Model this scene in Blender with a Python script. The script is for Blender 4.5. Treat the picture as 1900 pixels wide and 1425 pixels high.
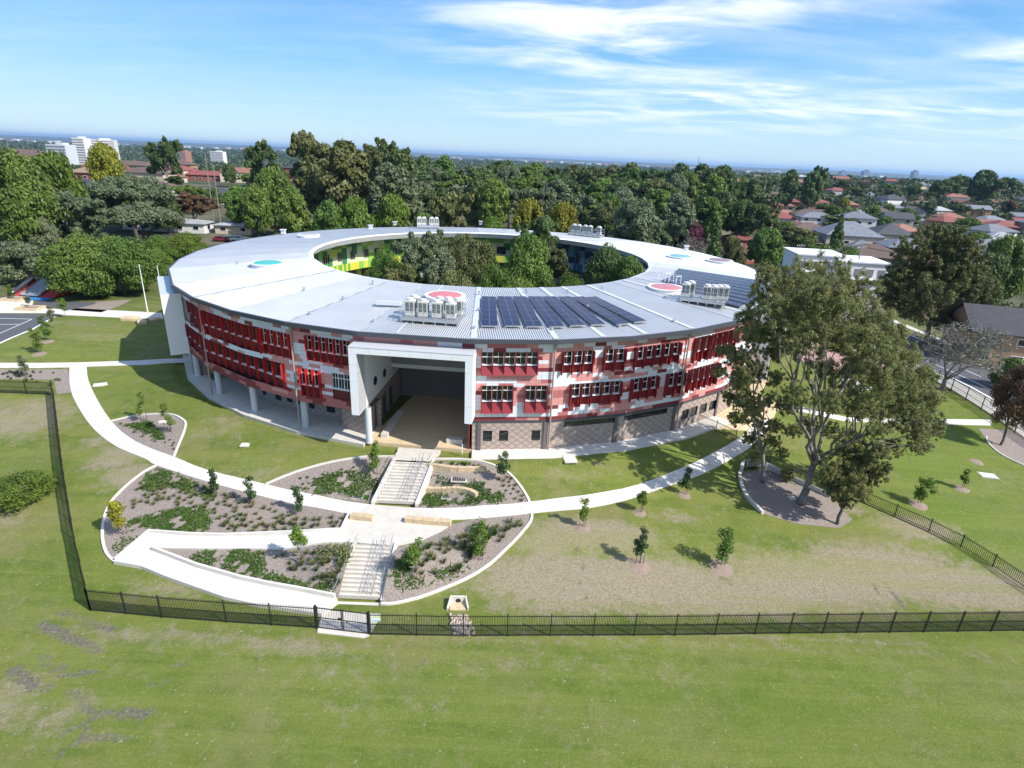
import bpy, math, random
import numpy as np
from mathutils import Matrix, Vector
from mathutils.geometry import delaunay_2d_cdt
R_=math.radians; PI=math.pi
for o in list(bpy.data.objects): bpy.data.objects.remove(o)
scene=bpy.context.scene; COL=scene.collection

# ------------------------------------------------------------------ camera
FPX=1100.0; PITCH=R_(21.0); ROLL=R_(2.46); CAMZ=28.0
cam=bpy.data.cameras.new('camera'); co=bpy.data.objects.new('camera',cam); COL.objects.link(co)
cam.sensor_width=36; cam.lens=FPX/1900*36; cam.clip_start=0.5; cam.clip_end=90000
co.matrix_world=Matrix.Translation((0,0,CAMZ))@Matrix.Rotation(PI/2-PITCH,4,'X')@Matrix.Rotation(ROLL,4,'Z')
scene.camera=co
# ------------------------------------------------------------------ sun
SUN_EL=R_(42); SUN_DIR=Vector((0.883*math.cos(SUN_EL),-0.469*math.cos(SUN_EL),math.sin(SUN_EL)))
sl=bpy.data.lights.new('sun','SUN'); sl.energy=4.6; sl.angle=R_(0.5); sl.color=(1,0.96,0.90)
so=bpy.data.objects.new('sun',sl); so.rotation_euler=SUN_DIR.to_track_quat('Z','Y').to_euler(); so.location=(60,-60,120); COL.objects.link(so)
# ------------------------------------------------------------------ world
w=bpy.data.worlds.new('World'); scene.world=w; w.use_nodes=True
nt=w.node_tree; N=nt.nodes; L=nt.links; N.clear()
def nd(t,**k):
    n=N.new(t)
    for a,b in k.items(): setattr(n,a,b)
    return n
out=nd('ShaderNodeOutputWorld'); bg=nd('ShaderNodeBackground'); bg.inputs['Strength'].default_value=0.115
sky=nd('ShaderNodeTexSky',sky_type='NISHITA',sun_disc=False,sun_elevation=SUN_EL,sun_rotation=math.atan2(0.883,-0.469))
sky.air_density=1.0; sky.dust_density=0.35; sky.ozone_density=2.2; sky.altitude=60
hsv=nd('ShaderNodeHueSaturation'); hsv.inputs['Saturation'].default_value=1.12; hsv.inputs['Value'].default_value=1.3
hsv.inputs['Hue'].default_value=0.49
L.new(sky.outputs[0],hsv.inputs['Color'])
tc=nd('ShaderNodeTexCoord'); sep=nd('ShaderNodeSeparateXYZ'); L.new(tc.outputs['Generated'],sep.inputs[0])
def m(op,a,b=None,c=None,clamp=False):
    n=nd('ShaderNodeMath',operation=op); n.use_clamp=clamp
    for i,v in enumerate((a,b,c)):
        if v is None: continue
        if isinstance(v,(int,float)): n.inputs[i].default_value=v
        else: L.new(v,n.inputs[i])
    return n.outputs[0]
X,Y,Z=sep.outputs
den=m('ADD',Z,0.10); px=m('DIVIDE',X,den); py=m('DIVIDE',Y,den)
comb=nd('ShaderNodeCombineXYZ'); L.new(px,comb.inputs[0]); L.new(py,comb.inputs[1])
def mapn(sc,loc=(0,0,0),rot=0):
    n=nd('ShaderNodeMapping'); n.inputs['Scale'].default_value=sc; n.inputs['Location'].default_value=loc; n.inputs['Rotation'].default_value=(0,0,rot)
    L.new(comb.outputs[0],n.inputs[0]); return n.outputs[0]
def noise(vec,s,d,r,dist=0.0):
    n=nd('ShaderNodeTexNoise'); n.inputs['Scale'].default_value=s; n.inputs['Detail'].default_value=d; n.inputs['Roughness'].default_value=r; n.inputs['Distortion'].default_value=dist
    L.new(vec,n.inputs['Vector']); return n.outputs['Fac']
def ramp(v,a,b):
    n=nd('ShaderNodeMapRange'); n.interpolation_type='SMOOTHSTEP'; n.inputs['From Min'].default_value=a; n.inputs['From Max'].default_value=b
    L.new(v,n.inputs['Value']); return n.outputs['Result']
wisp=ramp(noise(mapn((0.7,1.25,1),(3.1,0.4,0),R_(-22)),1.5,9,0.58,0.5),0.38,0.70)
soft=ramp(noise(mapn((0.8,1.3,1),(7.7,2.2,0),R_(-10)),0.55,5,0.5,0.3),0.30,0.58)
side=ramp(m('ADD',X,m('MULTIPLY',Z,0.9)),-0.22,0.42)
low=m('MULTIPLY',ramp(noise(mapn((0.25,1.1,1),(1.7,5.1,0),R_(-6)),1.0,7,0.6,0.4),0.38,0.80),0.50)
cl=m('MULTIPLY',m('MULTIPLY',wisp,soft),m('MULTIPLY_ADD',side,1.25,0.10))
cl=m('ADD',cl,m('MULTIPLY',low,m('MULTIPLY_ADD',side,0.6,0.35)),clamp=True)
cl=m('MULTIPLY',cl,ramp(Z,0.01,0.10),clamp=True)
cl=m('MULTIPLY',cl,0.85)
mix=nd('ShaderNodeMix',data_type='RGBA'); L.new(cl,mix.inputs['Factor']); mix.inputs['B'].default_value=(6.9,7.2,7.6,1)
grd=nd('ShaderNodeValToRGB'); grd.color_ramp.interpolation='B_SPLINE'
gz=m('MULTIPLY',Z,3.3,clamp=True); L.new(gz,grd.inputs[0])
el=grd.color_ramp.elements; el[0].position=0; el[0].color=(.44,.60,.72,1); el[1].position=1; el[1].color=(.030,.19,.56,1)
for ps_,cc in ((.15,(.34,.54,.71,1)),(.4,(.17,.42,.69,1)),(.7,(.065,.27,.63,1))): q_=el.new(ps_); q_.color=cc
vs=nd('ShaderNodeVectorMath',operation='SCALE'); vs.inputs['Scale'].default_value=8.2; L.new(grd.outputs[0],vs.inputs[0])
m0=nd('ShaderNodeMix',data_type='RGBA'); m0.inputs['Factor'].default_value=0.85; L.new(hsv.outputs[0],m0.inputs['A']); L.new(vs.outputs[0],m0.inputs['B'])
L.new(m0.outputs['Result'],mix.inputs['A'])
L.new(mix.outputs['Result'],bg.inputs['Color']); L.new(bg.outputs[0],out.inputs[0])
# ------------------------------------------------------------------ view
scene.view_settings.view_transform='Standard'; scene.view_settings.look='None'; scene.view_settings.gamma=1
scene.view_settings.exposure=0.56
scene.render.resolution_x=1024; scene.render.resolution_y=768
scene.render.engine='CYCLES'; scene.cycles.max_bounces=6; scene.cycles.volume_bounces=0; scene.cycles.transparent_max_bounces=8

# ================================================================== helpers
def tag(o,label=None,cat=None,group=None,kind=None):
    for k,v in (('label',label),('category',cat),('group',group),('kind',kind)):
        if v: o[k]=v
    return o
def empty(name,loc=(0,0,0),rz=0,label=None,cat=None,group=None,kind=None):
    o=bpy.data.objects.new(name,None); COL.objects.link(o); o.location=loc; o.rotation_euler=(0,0,rz); o.empty_display_size=0.2
    return tag(o,label,cat,group,kind)
class MB:
    def __init__(s): s.v=[];s.f=[];s.m=[];s.uv=[]
    def quad(s,pts,mi=0,uv=None):
        b=len(s.v); s.v+= [tuple(p) for p in pts]; s.f.append(tuple(range(b,b+len(pts)))); s.m.append(mi)
        s.uv+= (uv if uv else [(p[0],p[2]) for p in pts]); return s
    def box(s,c,d,rz=0,mi=0,rx=0):
        M=Matrix.Translation(c)@Matrix.Rotation(rz,4,'Z')@Matrix.Rotation(rx,4,'X')
        a,b,e=d[0]/2,d[1]/2,d[2]/2
        P=[M@Vector((x*a,y*b,z*e)) for x in(-1,1) for y in(-1,1) for z in(-1,1)]
        for q in ((0,1,3,2),(4,6,7,5),(0,4,5,1),(2,3,7,6),(0,2,6,4),(1,5,7,3)):
            s.quad([P[i] for i in q],mi)
        return s
    def bar(s,p,q,wd,h=None,mi=0):
        p,q=Vector(p),Vector(q); h=h or wd; d=q-p; l=d.length
        if l<1e-6: return s
        rot=d.to_track_quat('X','Z').to_matrix().to_4x4(); M=Matrix.Translation((p+q)/2)@rot
        P=[M@Vector((x*l/2,y*wd/2,z*h/2)) for x in(-1,1) for y in(-1,1) for z in(-1,1)]
        for qd in ((0,1,3,2),(4,6,7,5),(0,4,5,1),(2,3,7,6),(0,2,6,4),(1,5,7,3)): s.quad([P[i] for i in qd],mi)
        return s
    def tube(s,pts,rad,n=8,mi=0,cap=True):
        pts=[Vector(p) for p in pts]; rad=rad if isinstance(rad,(list,tuple)) else [rad]*len(pts)
        rings=[]
        for i,p in enumerate(pts):
            d=(pts[min(i+1,len(pts)-1)]-pts[max(i-1,0)]).normalized()
            u=d.orthogonal().normalized() if i==0 else (u-d*u.dot(d)).normalized()
            v=d.cross(u); b=len(s.v)
            s.v+=[tuple(p+(u*math.cos(2*PI*k/n)+v*math.sin(2*PI*k/n))*rad[i]) for k in range(n)]; rings.append(b)
        for a,b in zip(rings,rings[1:]):
            for k in range(n):
                s.f.append((a+k,a+(k+1)%n,b+(k+1)%n,b+k)); s.m.append(mi); s.uv+=[(k/n,0),((k+1)/n,0),((k+1)/n,1),(k/n,1)]
        if cap:
            s.f.append(tuple(rings[0]+k for k in range(n-1,-1,-1))); s.m.append(mi); s.uv+=[(0,0)]*n
            s.f.append(tuple(rings[-1]+k for k in range(n))); s.m.append(mi); s.uv+=[(0,0)]*n
        return s
    def prism(s,poly,z0,z1,mi=0,mtop=None):
        n=len(poly); a=sum(poly[i][0]*poly[(i+1)%n][1]-poly[(i+1)%n][0]*poly[i][1] for i in range(n))
        if a<0: poly=poly[::-1]
        s.quad([(x,y,z1) for x,y in poly],mi if mtop is None else mtop); s.quad([(x,y,z0) for x,y in poly[::-1]],mi)
        for i in range(n):
            p,q=poly[i],poly[(i+1)%n]; s.quad([(p[0],p[1],z0),(q[0],q[1],z0),(q[0],q[1],z1),(p[0],p[1],z1)],mi)
        return s
    def build(s,name,mats,parent=None,smooth=False,**t):
        me=bpy.data.meshes.new(name); me.from_pydata(s.v,[],s.f)
        mats=mats if isinstance(mats,(list,tuple)) else [mats]
        for x in mats: me.materials.append(x)
        me.polygons.foreach_set('material_index',s.m)
        u=me.uv_layers.new(name='UVMap'); u.data.foreach_set('uv',np.array(s.uv,dtype=np.float32).ravel())
        if smooth: me.polygons.foreach_set('use_smooth',[True]*len(s.f))
        me.update(); o=bpy.data.objects.new(name,me); COL.objects.link(o)
        if parent is not None: o.parent=parent
        return tag(o,**t)
def np_mesh(name,V,F,mats,mi=None,smooth=False,attr=None):
    me=bpy.data.meshes.new(name); V=np.asarray(V,np.float32); F=np.asarray(F,np.int32)
    me.vertices.add(len(V)); me.vertices.foreach_set('co',V.ravel())
    k=F.shape[1]; me.loops.add(F.size); me.loops.foreach_set('vertex_index',F.ravel())
    me.polygons.add(len(F)); me.polygons.foreach_set('loop_start',np.arange(0,F.size,k,dtype=np.int32))
    try: me.polygons.foreach_set('loop_total',np.full(len(F),k,np.int32))
    except Exception: pass
    for x in mats: me.materials.append(x)
    if mi is not None: me.polygons.foreach_set('material_index',np.asarray(mi,np.int32))
    if smooth: me.polygons.foreach_set('use_smooth',np.ones(len(F),bool))
    if attr is not None:
        a=me.color_attributes.new('zone','FLOAT_COLOR','POINT'); a.data.foreach_set('color',np.asarray(attr,np.float32).ravel())
    me.update(calc_edges=True); return me
def link(name,me,parent=None,**t):
    o=bpy.data.objects.new(name,me); COL.objects.link(o)
    if parent is not None: o.parent=parent
    return tag(o,**t)
def copy_tree(o,parent=None):
    c=o.copy(); COL.objects.link(c); c.parent=parent
    for ch in [x for x in ALLCH.get(o.name,[])]: copy_tree(ch,c)
    return c
ALLCH={}
def kids(o):  # register children for fast copies
    ALLCH[o.name]=[x for x in bpy.data.objects if x.parent==o]
    for x in ALLCH[o.name]: kids(x)

# ================================================================== materials
MATS={}
def mat(name,col,rough=0.7,metal=0.0,var=0.0,scale=6.0,bump=0.0,spec=0.5,var2=None,objvar=0.0,aniso=None):
    if name in MATS: return MATS[name]
    M=bpy.data.materials.new(name); M.use_nodes=True; t=M.node_tree; b=t.nodes['Principled BSDF']
    b.inputs['Base Color'].default_value=(*col,1); b.inputs['Roughness'].default_value=rough; b.inputs['Metallic'].default_value=metal
    b.inputs['Specular IOR Level'].default_value=spec
    if var or bump or objvar:
        g=t.nodes.new('ShaderNodeNewGeometry'); n=t.nodes.new('ShaderNodeTexNoise'); n.inputs['Scale'].default_value=scale; n.inputs['Detail'].default_value=6; n.inputs['Roughness'].default_value=0.65
        t.links.new(g.outputs['Position'],n.inputs['Vector'])
        mx=t.nodes.new('ShaderNodeMix'); mx.data_type='RGBA'
        c2=var2 or tuple(c*(1+var) for c in col); c1=tuple(c*(1-var) for c in col)
        mr=t.nodes.new('ShaderNodeMapRange'); mr.inputs['From Min'].default_value=0.3; mr.inputs['From Max'].default_value=0.7
        t.links.new(n.outputs['Fac'],mr.inputs['Value']); t.links.new(mr.outputs['Result'],mx.inputs['Factor'])
        mx.inputs['A'].default_value=(*c1,1); mx.inputs['B'].default_value=(*c2,1); src=mx.outputs['Result']
        if objvar:
            oi=t.nodes.new('ShaderNodeObjectInfo'); h=t.nodes.new('ShaderNodeHueSaturation'); mv=t.nodes.new('ShaderNodeMapRange')
            mv.inputs['To Min'].default_value=1-objvar; mv.inputs['To Max'].default_value=1+objvar
            t.links.new(oi.outputs['Random'],mv.inputs['Value']); t.links.new(mv.outputs['Result'],h.inputs['Value'])
            t.links.new(src,h.inputs['Color']); src=h.outputs['Color']
        t.links.new(src,b.inputs['Base Color'])
        if bump:
            bp=t.nodes.new('ShaderNodeBump'); bp.inputs['Strength'].default_value=bump; bp.inputs['Distance'].default_value=0.05
            t.links.new(n.outputs['Fac'],bp.inputs['Height']); t.links.new(bp.outputs['Normal'],b.inputs['Normal'])
    MATS[name]=M; return M
def leafmat(name,c1,c2,objvar=0.18,trans=0.25,scale=0.45):
    if name in MATS: return MATS[name]
    M=bpy.data.materials.new(name); M.use_nodes=True; t=M.node_tree; b=t.nodes['Principled BSDF']; o=t.nodes['Material Output']
    g=t.nodes.new('ShaderNodeNewGeometry'); n=t.nodes.new('ShaderNodeTexNoise'); n.inputs['Scale'].default_value=scale; n.inputs['Detail'].default_value=3
    t.links.new(g.outputs['Position'],n.inputs['Vector'])
    wn=t.nodes.new('ShaderNodeTexWhiteNoise'); wn.noise_dimensions='1D'; t.links.new(g.outputs['Random Per Island'],wn.inputs['W'])
    ad=t.nodes.new('ShaderNodeMath'); ad.operation='MULTIPLY_ADD'; ad.inputs[1].default_value=0.6; t.links.new(wn.outputs['Value'],ad.inputs[0])
    sb=t.nodes.new('ShaderNodeMapRange'); sb.inputs['From Min'].default_value=0.3; sb.inputs['From Max'].default_value=0.7; sb.inputs['To Max'].default_value=0.4
    t.links.new(n.outputs['Fac'],sb.inputs['Value']); t.links.new(sb.outputs['Result'],ad.inputs[2])
    mx=t.nodes.new('ShaderNodeMix'); mx.data_type='RGBA'; t.links.new(ad.outputs[0],mx.inputs['Factor'])
    mx.inputs['A'].default_value=(*c1,1); mx.inputs['B'].default_value=(*c2,1)
    oi=t.nodes.new('ShaderNodeObjectInfo'); h=t.nodes.new('ShaderNodeHueSaturation'); mv=t.nodes.new('ShaderNodeMapRange')
    mv.inputs['To Min'].default_value=1-objvar; mv.inputs['To Max'].default_value=1+objvar
    w2=t.nodes.new('ShaderNodeTexWhiteNoise'); w2.noise_dimensions='1D'; t.links.new(oi.outputs['Random'],w2.inputs['W'])
    mh=t.nodes.new('ShaderNodeMapRange'); mh.inputs['To Min'].default_value=0.5-objvar*0.09; mh.inputs['To Max'].default_value=0.5+objvar*0.09
    t.links.new(w2.outputs['Value'],mh.inputs['Value']); t.links.new(mh.outputs['Result'],h.inputs['Hue'])
    t.links.new(oi.outputs['Random'],mv.inputs['Value']); t.links.new(mv.outputs['Result'],h.inputs['Value']); t.links.new(mx.outputs['Result'],h.inputs['Color'])
    t.links.new(h.outputs['Color'],b.inputs['Base Color']); b.inputs['Roughness'].default_value=0.55; b.inputs['Specular IOR Level'].default_value=0.3
    if trans:
        tr=t.nodes.new('ShaderNodeBsdfTranslucent'); t.links.new(h.outputs['Color'],tr.inputs['Color']); ms=t.nodes.new('ShaderNodeMixShader'); ms.inputs[0].default_value=trans
        t.links.new(b.outputs[0],ms.inputs[1]); t.links.new(tr.outputs[0],ms.inputs[2]); t.links.new(ms.outputs[0],o.inputs['Surface'])
    MATS[name]=M
    if False:   # thin blades scatter light like the turf they stand in
        vm=t.nodes.new('ShaderNodeVectorMath'); vm.operation='MULTIPLY_ADD'; vm.inputs[1].default_value=(.35,.35,.35); vm.inputs[2].default_value=(0,0,.8); t.links.new(g.outputs['Normal'],vm.inputs[0]); vn_=t.nodes.new('ShaderNodeVectorMath'); vn_.operation='NORMALIZE'; t.links.new(vm.outputs[0],vn_.inputs[0]); t.links.new(vn_.outputs[0],b.inputs['Normal'])
    return M
concrete=mat('concrete',(0.54,0.50,0.44),0.85,var=0.11,scale=1.3)
concrete_b=mat('concrete pale',(0.60,0.565,0.51),0.85,var=0.09,scale=.8)
tan=mat('tan paving',(0.56,0.43,0.27),0.85,var=0.1,scale=1.2)
white=mat('white panel',(0.74,0.75,0.77),0.45,var=0.03,scale=0.8)
whitep=mat('white paint',(0.8,0.8,0.8),0.5)
darkm=mat('black powder coat',(0.016,0.014,0.016),0.45)
greyst=mat('galvanised steel',(0.42,0.44,0.46),0.4,metal=0.6)
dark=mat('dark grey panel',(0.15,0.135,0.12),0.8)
redp=mat('dark red panel and shaded fin',(0.22,0.012,0.02),0.5,var=0.12,scale=1.5)
redf=mat('bright red fin',(0.46,0.012,0.012),0.45)
cl_w=mat('cladding white',(0.68,0.70,0.74),0.6,var=0.03,scale=1.1)
cl_l=mat('cladding salmon',(0.60,0.27,0.25),0.65,var=0.06,scale=1.1)
cl_m=mat('cladding rose',(0.42,0.13,0.13),0.65,var=0.06,scale=1.1)
cl_d=mat('cladding maroon',(0.19,0.025,0.032),0.65,var=0.06,scale=1.1)
fasc=mat('dark fascia',(0.055,0.06,0.075),0.5)
glass=mat('window glass',(0.012,0.016,0.02),0.06,spec=0.8)
sand=mat('sandstone',(0.52,0.40,0.25),0.9,var=0.22,scale=3,bump=0.5)
mulch=mat('mulch',(0.18,0.14,0.115),0.95,var2=(0.37,0.31,0.27),var=0.25,scale=9,bump=1.0)
barkm=mat('bark',(0.10,0.085,0.07),0.9,var=0.35,scale=3,bump=0.6)
barkp=mat('pale bark',(0.30,0.27,0.24),0.85,var=0.35,scale=1.2,bump=0.5)
stakem=mat('stake timber',(0.16,0.09,0.06),0.9)
asphalt=mat('asphalt',(0.085,0.085,0.095),0.9,var=0.12,scale=2)
redbrick=mat('red brick',(0.30,0.07,0.045),0.9,var=0.15,scale=3)
tanbrick=mat('tan brick',(0.38,0.23,0.14),0.9,var=0.12,scale=3)

def brickmat():
    M=bpy.data.materials.new('patterned brick'); M.use_nodes=True; t=M.node_tree; b=t.nodes['Principled BSDF']; b.inputs['Roughness'].default_value=0.9
    uv=t.nodes.new('ShaderNodeUVMap'); br=t.nodes.new('ShaderNodeTexBrick'); t.links.new(uv.outputs[0],br.inputs['Vector'])
    br.inputs['Scale'].default_value=1.0; br.inputs['Brick Width'].default_value=0.24; br.inputs['Row Height'].default_value=0.086; br.inputs['Mortar Size'].default_value=0.008
    br.inputs['Color1'].default_value=(0.45,0.36,0.305,1); br.inputs['Color2'].default_value=(0.37,0.285,0.24,1); br.inputs['Mortar'].default_value=(0.34,0.29,0.26,1)
    sp=t.nodes.new('ShaderNodeSeparateXYZ'); t.links.new(uv.outputs[0],sp.inputs[0])
    def mm(op,a,c=None):
        n=t.nodes.new('ShaderNodeMath'); n.operation=op
        for i,v in enumerate((a,c)):
            if v is None: continue
            if isinstance(v,(int,float)): n.inputs[i].default_value=v
            else: t.links.new(v,n.inputs[i])
        return n.outputs[0]
    # diaper work: every few bricks a darker header, stepping diagonally
    row=mm('FLOOR',mm('DIVIDE',sp.outputs[1],0.086)); colm=mm('FLOOR',mm('DIVIDE',sp.outputs[0],0.12))
    a=mm('LESS_THAN',mm('FLOORED_MODULO',mm('ADD',colm,row),8),1.5)
    c=mm('LESS_THAN',mm('FLOORED_MODULO',mm('SUBTRACT',colm,row),8),1.5)
    d=mm('MAXIMUM',a,c)
    mx=t.nodes.new('ShaderNodeMix'); mx.data_type='RGBA'; t.links.new(mm('MULTIPLY',d,0.5),mx.inputs['Factor']); t.links.new(br.outputs['Color'],mx.inputs['A']); mx.inputs['B'].default_value=(0.16,0.115,0.105,1)
    t.links.new(mx.outputs['Result'],b.inputs['Base Color'])
    return M
brickp=brickmat()

def roofmat():
    # trapezoid ribs 0.26 m apart, running up the slope: the rib flanks turn the normal about the rib direction
    M=bpy.data.materials.new('corrugated roof sheet'); M.use_nodes=True; t=M.node_tree; b=t.nodes['Principled BSDF']
    b.inputs['Metallic'].default_value=0.75; b.inputs['Roughness'].default_value=0.62
    def nn(ty,**k):
        n=t.nodes.new(ty)
        for a,c in k.items(): setattr(n,a,c)
        return n
    def mt(op,a,c=None):
        n=nn('ShaderNodeMath',operation=op)
        for i,v in enumerate((a,c)):
            if v is None: continue
            if isinstance(v,(int,float)): n.inputs[i].default_value=v
            else: t.links.new(v,n.inputs[i])
        return n.outputs[0]
    uv=nn('ShaderNodeUVMap'); tg=nn('ShaderNodeTangent',direction_type='UV_MAP',uv_map='UVMap'); sp=nn('ShaderNodeSeparateXYZ'); t.links.new(uv.outputs[0],sp.inputs[0])
    ph=mt('FRACT',mt('DIVIDE',sp.outputs[0],0.22))
    sl=mt('MULTIPLY',mt('SINE',mt('MULTIPLY',ph,2*PI)),1.5)
    v1=nn('ShaderNodeVectorMath',operation='SCALE'); t.links.new(tg.outputs[0],v1.inputs[0]); t.links.new(sl,v1.inputs['Scale'])
    g=nn('ShaderNodeNewGeometry'); v2=nn('ShaderNodeVectorMath',operation='ADD'); t.links.new(g.outputs['True Normal'],v2.inputs[0]); t.links.new(v1.outputs[0],v2.inputs[1])
    v3=nn('ShaderNodeVectorMath',operation='NORMALIZE'); t.links.new(v2.outputs[0],v3.inputs[0]); t.links.new(v3.outputs[0],b.inputs['Normal'])
    n=nn('ShaderNodeTexNoise'); n.inputs['Scale'].default_value=0.25; n.inputs['Detail'].default_value=5; t.links.new(uv.outputs[0],n.inputs['Vector'])
    cr=nn('ShaderNodeMapRange'); cr.inputs['From Min'].default_value=0.3; cr.inputs['From Max'].default_value=0.7; t.links.new(n.outputs['Fac'],cr.inputs['Value'])
    mx=nn('ShaderNodeMix',data_type='RGBA'); t.links.new(cr.outputs[0],mx.inputs['Factor']); mx.inputs['A'].default_value=(0.61,0.61,0.61,1); mx.inputs['B'].default_value=(0.68,0.68,0.675,1)
    t.links.new(mx.outputs['Result'],b.inputs['Base Color'])
    return M
roofm=roofmat()
def tilemat(name,c):
    if name in MATS: return MATS[name]
    M=mat(name,c,0.75,var=0.22,scale=0.8,objvar=0.15); t=M.node_tree
    b=t.nodes['Principled BSDF']; uv=t.nodes.new('ShaderNodeUVMap'); wv=t.nodes.new('ShaderNodeTexWave'); wv.bands_direction='Y'; wv.inputs['Scale'].default_value=1.0; t.links.new(uv.outputs[0],wv.inputs[0])
    bp=t.nodes.new('ShaderNodeBump'); bp.inputs['Strength'].default_value=0.5; bp.inputs['Distance'].default_value=0.08; t.links.new(wv.outputs[1],bp.inputs['Height']); t.links.new(bp.outputs[0],b.inputs['Normal'])
    return M

# ================================================================== terrain
CX,CY=-5.6,98.6
def sm(a,b,x): t=np.clip((x-a)/(b-a),0,1); return t*t*(3-2*t)
def yf(x): return 32.7+0.0015*(x+5)**2
def hgt(x,y):
    x=np.asarray(x,float); y=np.asarray(y,float)
    r=np.hypot(x-CX,y-CY); df=np.maximum(0,y-yf(np.clip(x,-45,55))); db=np.maximum(0,r-47.3)
    s=df/(df+db+1e-9)
    base=np.interp(s,[0,.08,.18,.36,.55,.72,.86,1],[-3.8,-3.75,-3.6,-2.75,-2.1,-1.75,-.85,0])
    base=base*(1-sm(58,84,y))
    d=np.hypot(x,y); az=np.degrees(np.arctan2(x,y))
    rt=sm(8,24,az); lf=1-sm(-16,-2,az)
    left=np.interp(d,[0,140,200,270,350,430,600,900,1500,3000,9000],[0,0,3.5,7,9,8,-4,-14,-24,-30,-30])
    mid =np.interp(d,[0,150,220,300,380,500,700,1000,1500,3000,9000],[0,0,3,6,6.5,6,-2,-12,-24,-30,-30])
    right=np.interp(d,[0,120,200,300,430,560,700,820,1100,1600,3000,9000],[0,-.5,1.5,2.5,4,9,15,15,-4,-20,-30,-30])
    reg=left*lf+right*rt+mid*np.clip(1-lf-rt,0,1)
    far=sm(9000,16000,d)*(34+9*np.sin(az*.5+1)+5*np.sin(az*1.9)+3*np.sin(az*4.1))
    z=base+reg+far
    k=1-sm(4.6,8.2,np.hypot((x+10)/1.15,y-43.3)); return z*(1-k)+(PLZ-.02)*k
PLZ=-1.95
def h1(x,y): return float(hgt(x,y))
CS,SN=math.cos(ROLL),math.sin(ROLL)
def ray(px,py):
    x=px-950; y=py-712.5; xr=CS*x+SN*y; yr=-SN*x+CS*y
    return np.array([xr/FPX, math.cos(PITCH)-(yr/FPX)*math.sin(PITCH), -math.sin(PITCH)-(yr/FPX)*math.cos(PITCH)])
def atz(px,py,z): d=ray(px,py); t=(z-CAMZ)/d[2]; return (d[0]*t,d[1]*t)
def gp(px,py):   # photo pixel -> point on the ground
    d=ray(px,py); z=-1.5
    for _ in range(25):
        t=(z-CAMZ)/d[2]; z=0.5*z+0.5*h1(d[0]*t,d[1]*t)
    return (d[0]*t,d[1]*t,z)
def g2(px,py): return gp(px,py)[:2]
def atD(px,py,D):  # point on the pixel's ray at ground distance D
    d=ray(px,py); t=D/math.hypot(d[0],d[1]); return (d[0]*t,d[1]*t,CAMZ+d[2]*t)

PLZ=-1.95
plaza_px=[(649,955),(690,936),(700,938),(770,943),(838.6,965),(837,975),(816,988),(780,1004),(735,1014),(666,1008),(633,987)]
plaza=[atz(a,b,PLZ) for a,b in plaza_px]
def in_poly(px_,py_,poly):
    c=np.zeros(np.shape(px_),bool); n=len(poly)
    for i in range(n):
        x1,y1=poly[i][:2]; x2,y2=poly[(i+1)%n][:2]
        k=((y1>py_)!=(y2>py_))&(px_<(x2-x1)*(py_-y1)/(y2-y1+1e-12)+x1); c^=k
    return c
def segd(x,y,a,b):
    ax,ay=a[:2]; bx,by=b[:2]; t=np.clip(((x-ax)*(bx-ax)+(y-ay)*(by-ay))/((bx-ax)**2+(by-ay)**2),0,1)
    return np.hypot(x-ax-t*(bx-ax),y-ay-t*(by-ay))
def carve(x,y,z):
    # flatten under the plaza and dig out under both flights of stairs
    st=(np.abs(x+9.75)<2.0)&(y>46)&(y<51.2); z=np.where(st,np.minimum(z,PLZ-.25+(y-46.3)*.33),z)
    st=(np.abs(x+10.85)<1.9)&(y>35.6)&(y<40.2); z=np.where(st,np.minimum(z,-3.95+np.maximum(0,y-36)*.38),z)
    r=np.hypot(x-CX,y-CY); z=np.where(r<46.4,-.3,z)
    return z
def axis(lo,hi,st,far,g=1.13):
    a=list(np.arange(lo,hi+1e-6,st)); s=st; x=hi
    while x<far: s*=g; x+=s; a.append(x)
    s=st; x=lo; b=[]
    while x>-far: s*=g; x-=s; b.append(x)
    return np.array(b[::-1]+a)
xs=axis(-46,48,.4,42000,1.11); 
ysn=list(np.arange(6,60,.4)); s=.4; y=60
while y<42000: s*=1.04 if s<6 else 1.1; y+=s; ysn.append(y)
ys=np.array([-400,-150,-60,-25,-8,0,4]+ysn)
GX,GY=np.meshgrid(xs,ys); GZ=carve(GX,GY,hgt(GX,GY))
nx,ny=len(xs),len(ys); idx=np.arange(nx*ny).reshape(ny,nx)
F=np.stack([idx[:-1,:-1],idx[:-1,1:],idx[1:,1:],idx[1:,:-1]],-1).reshape(-1,4)
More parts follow.
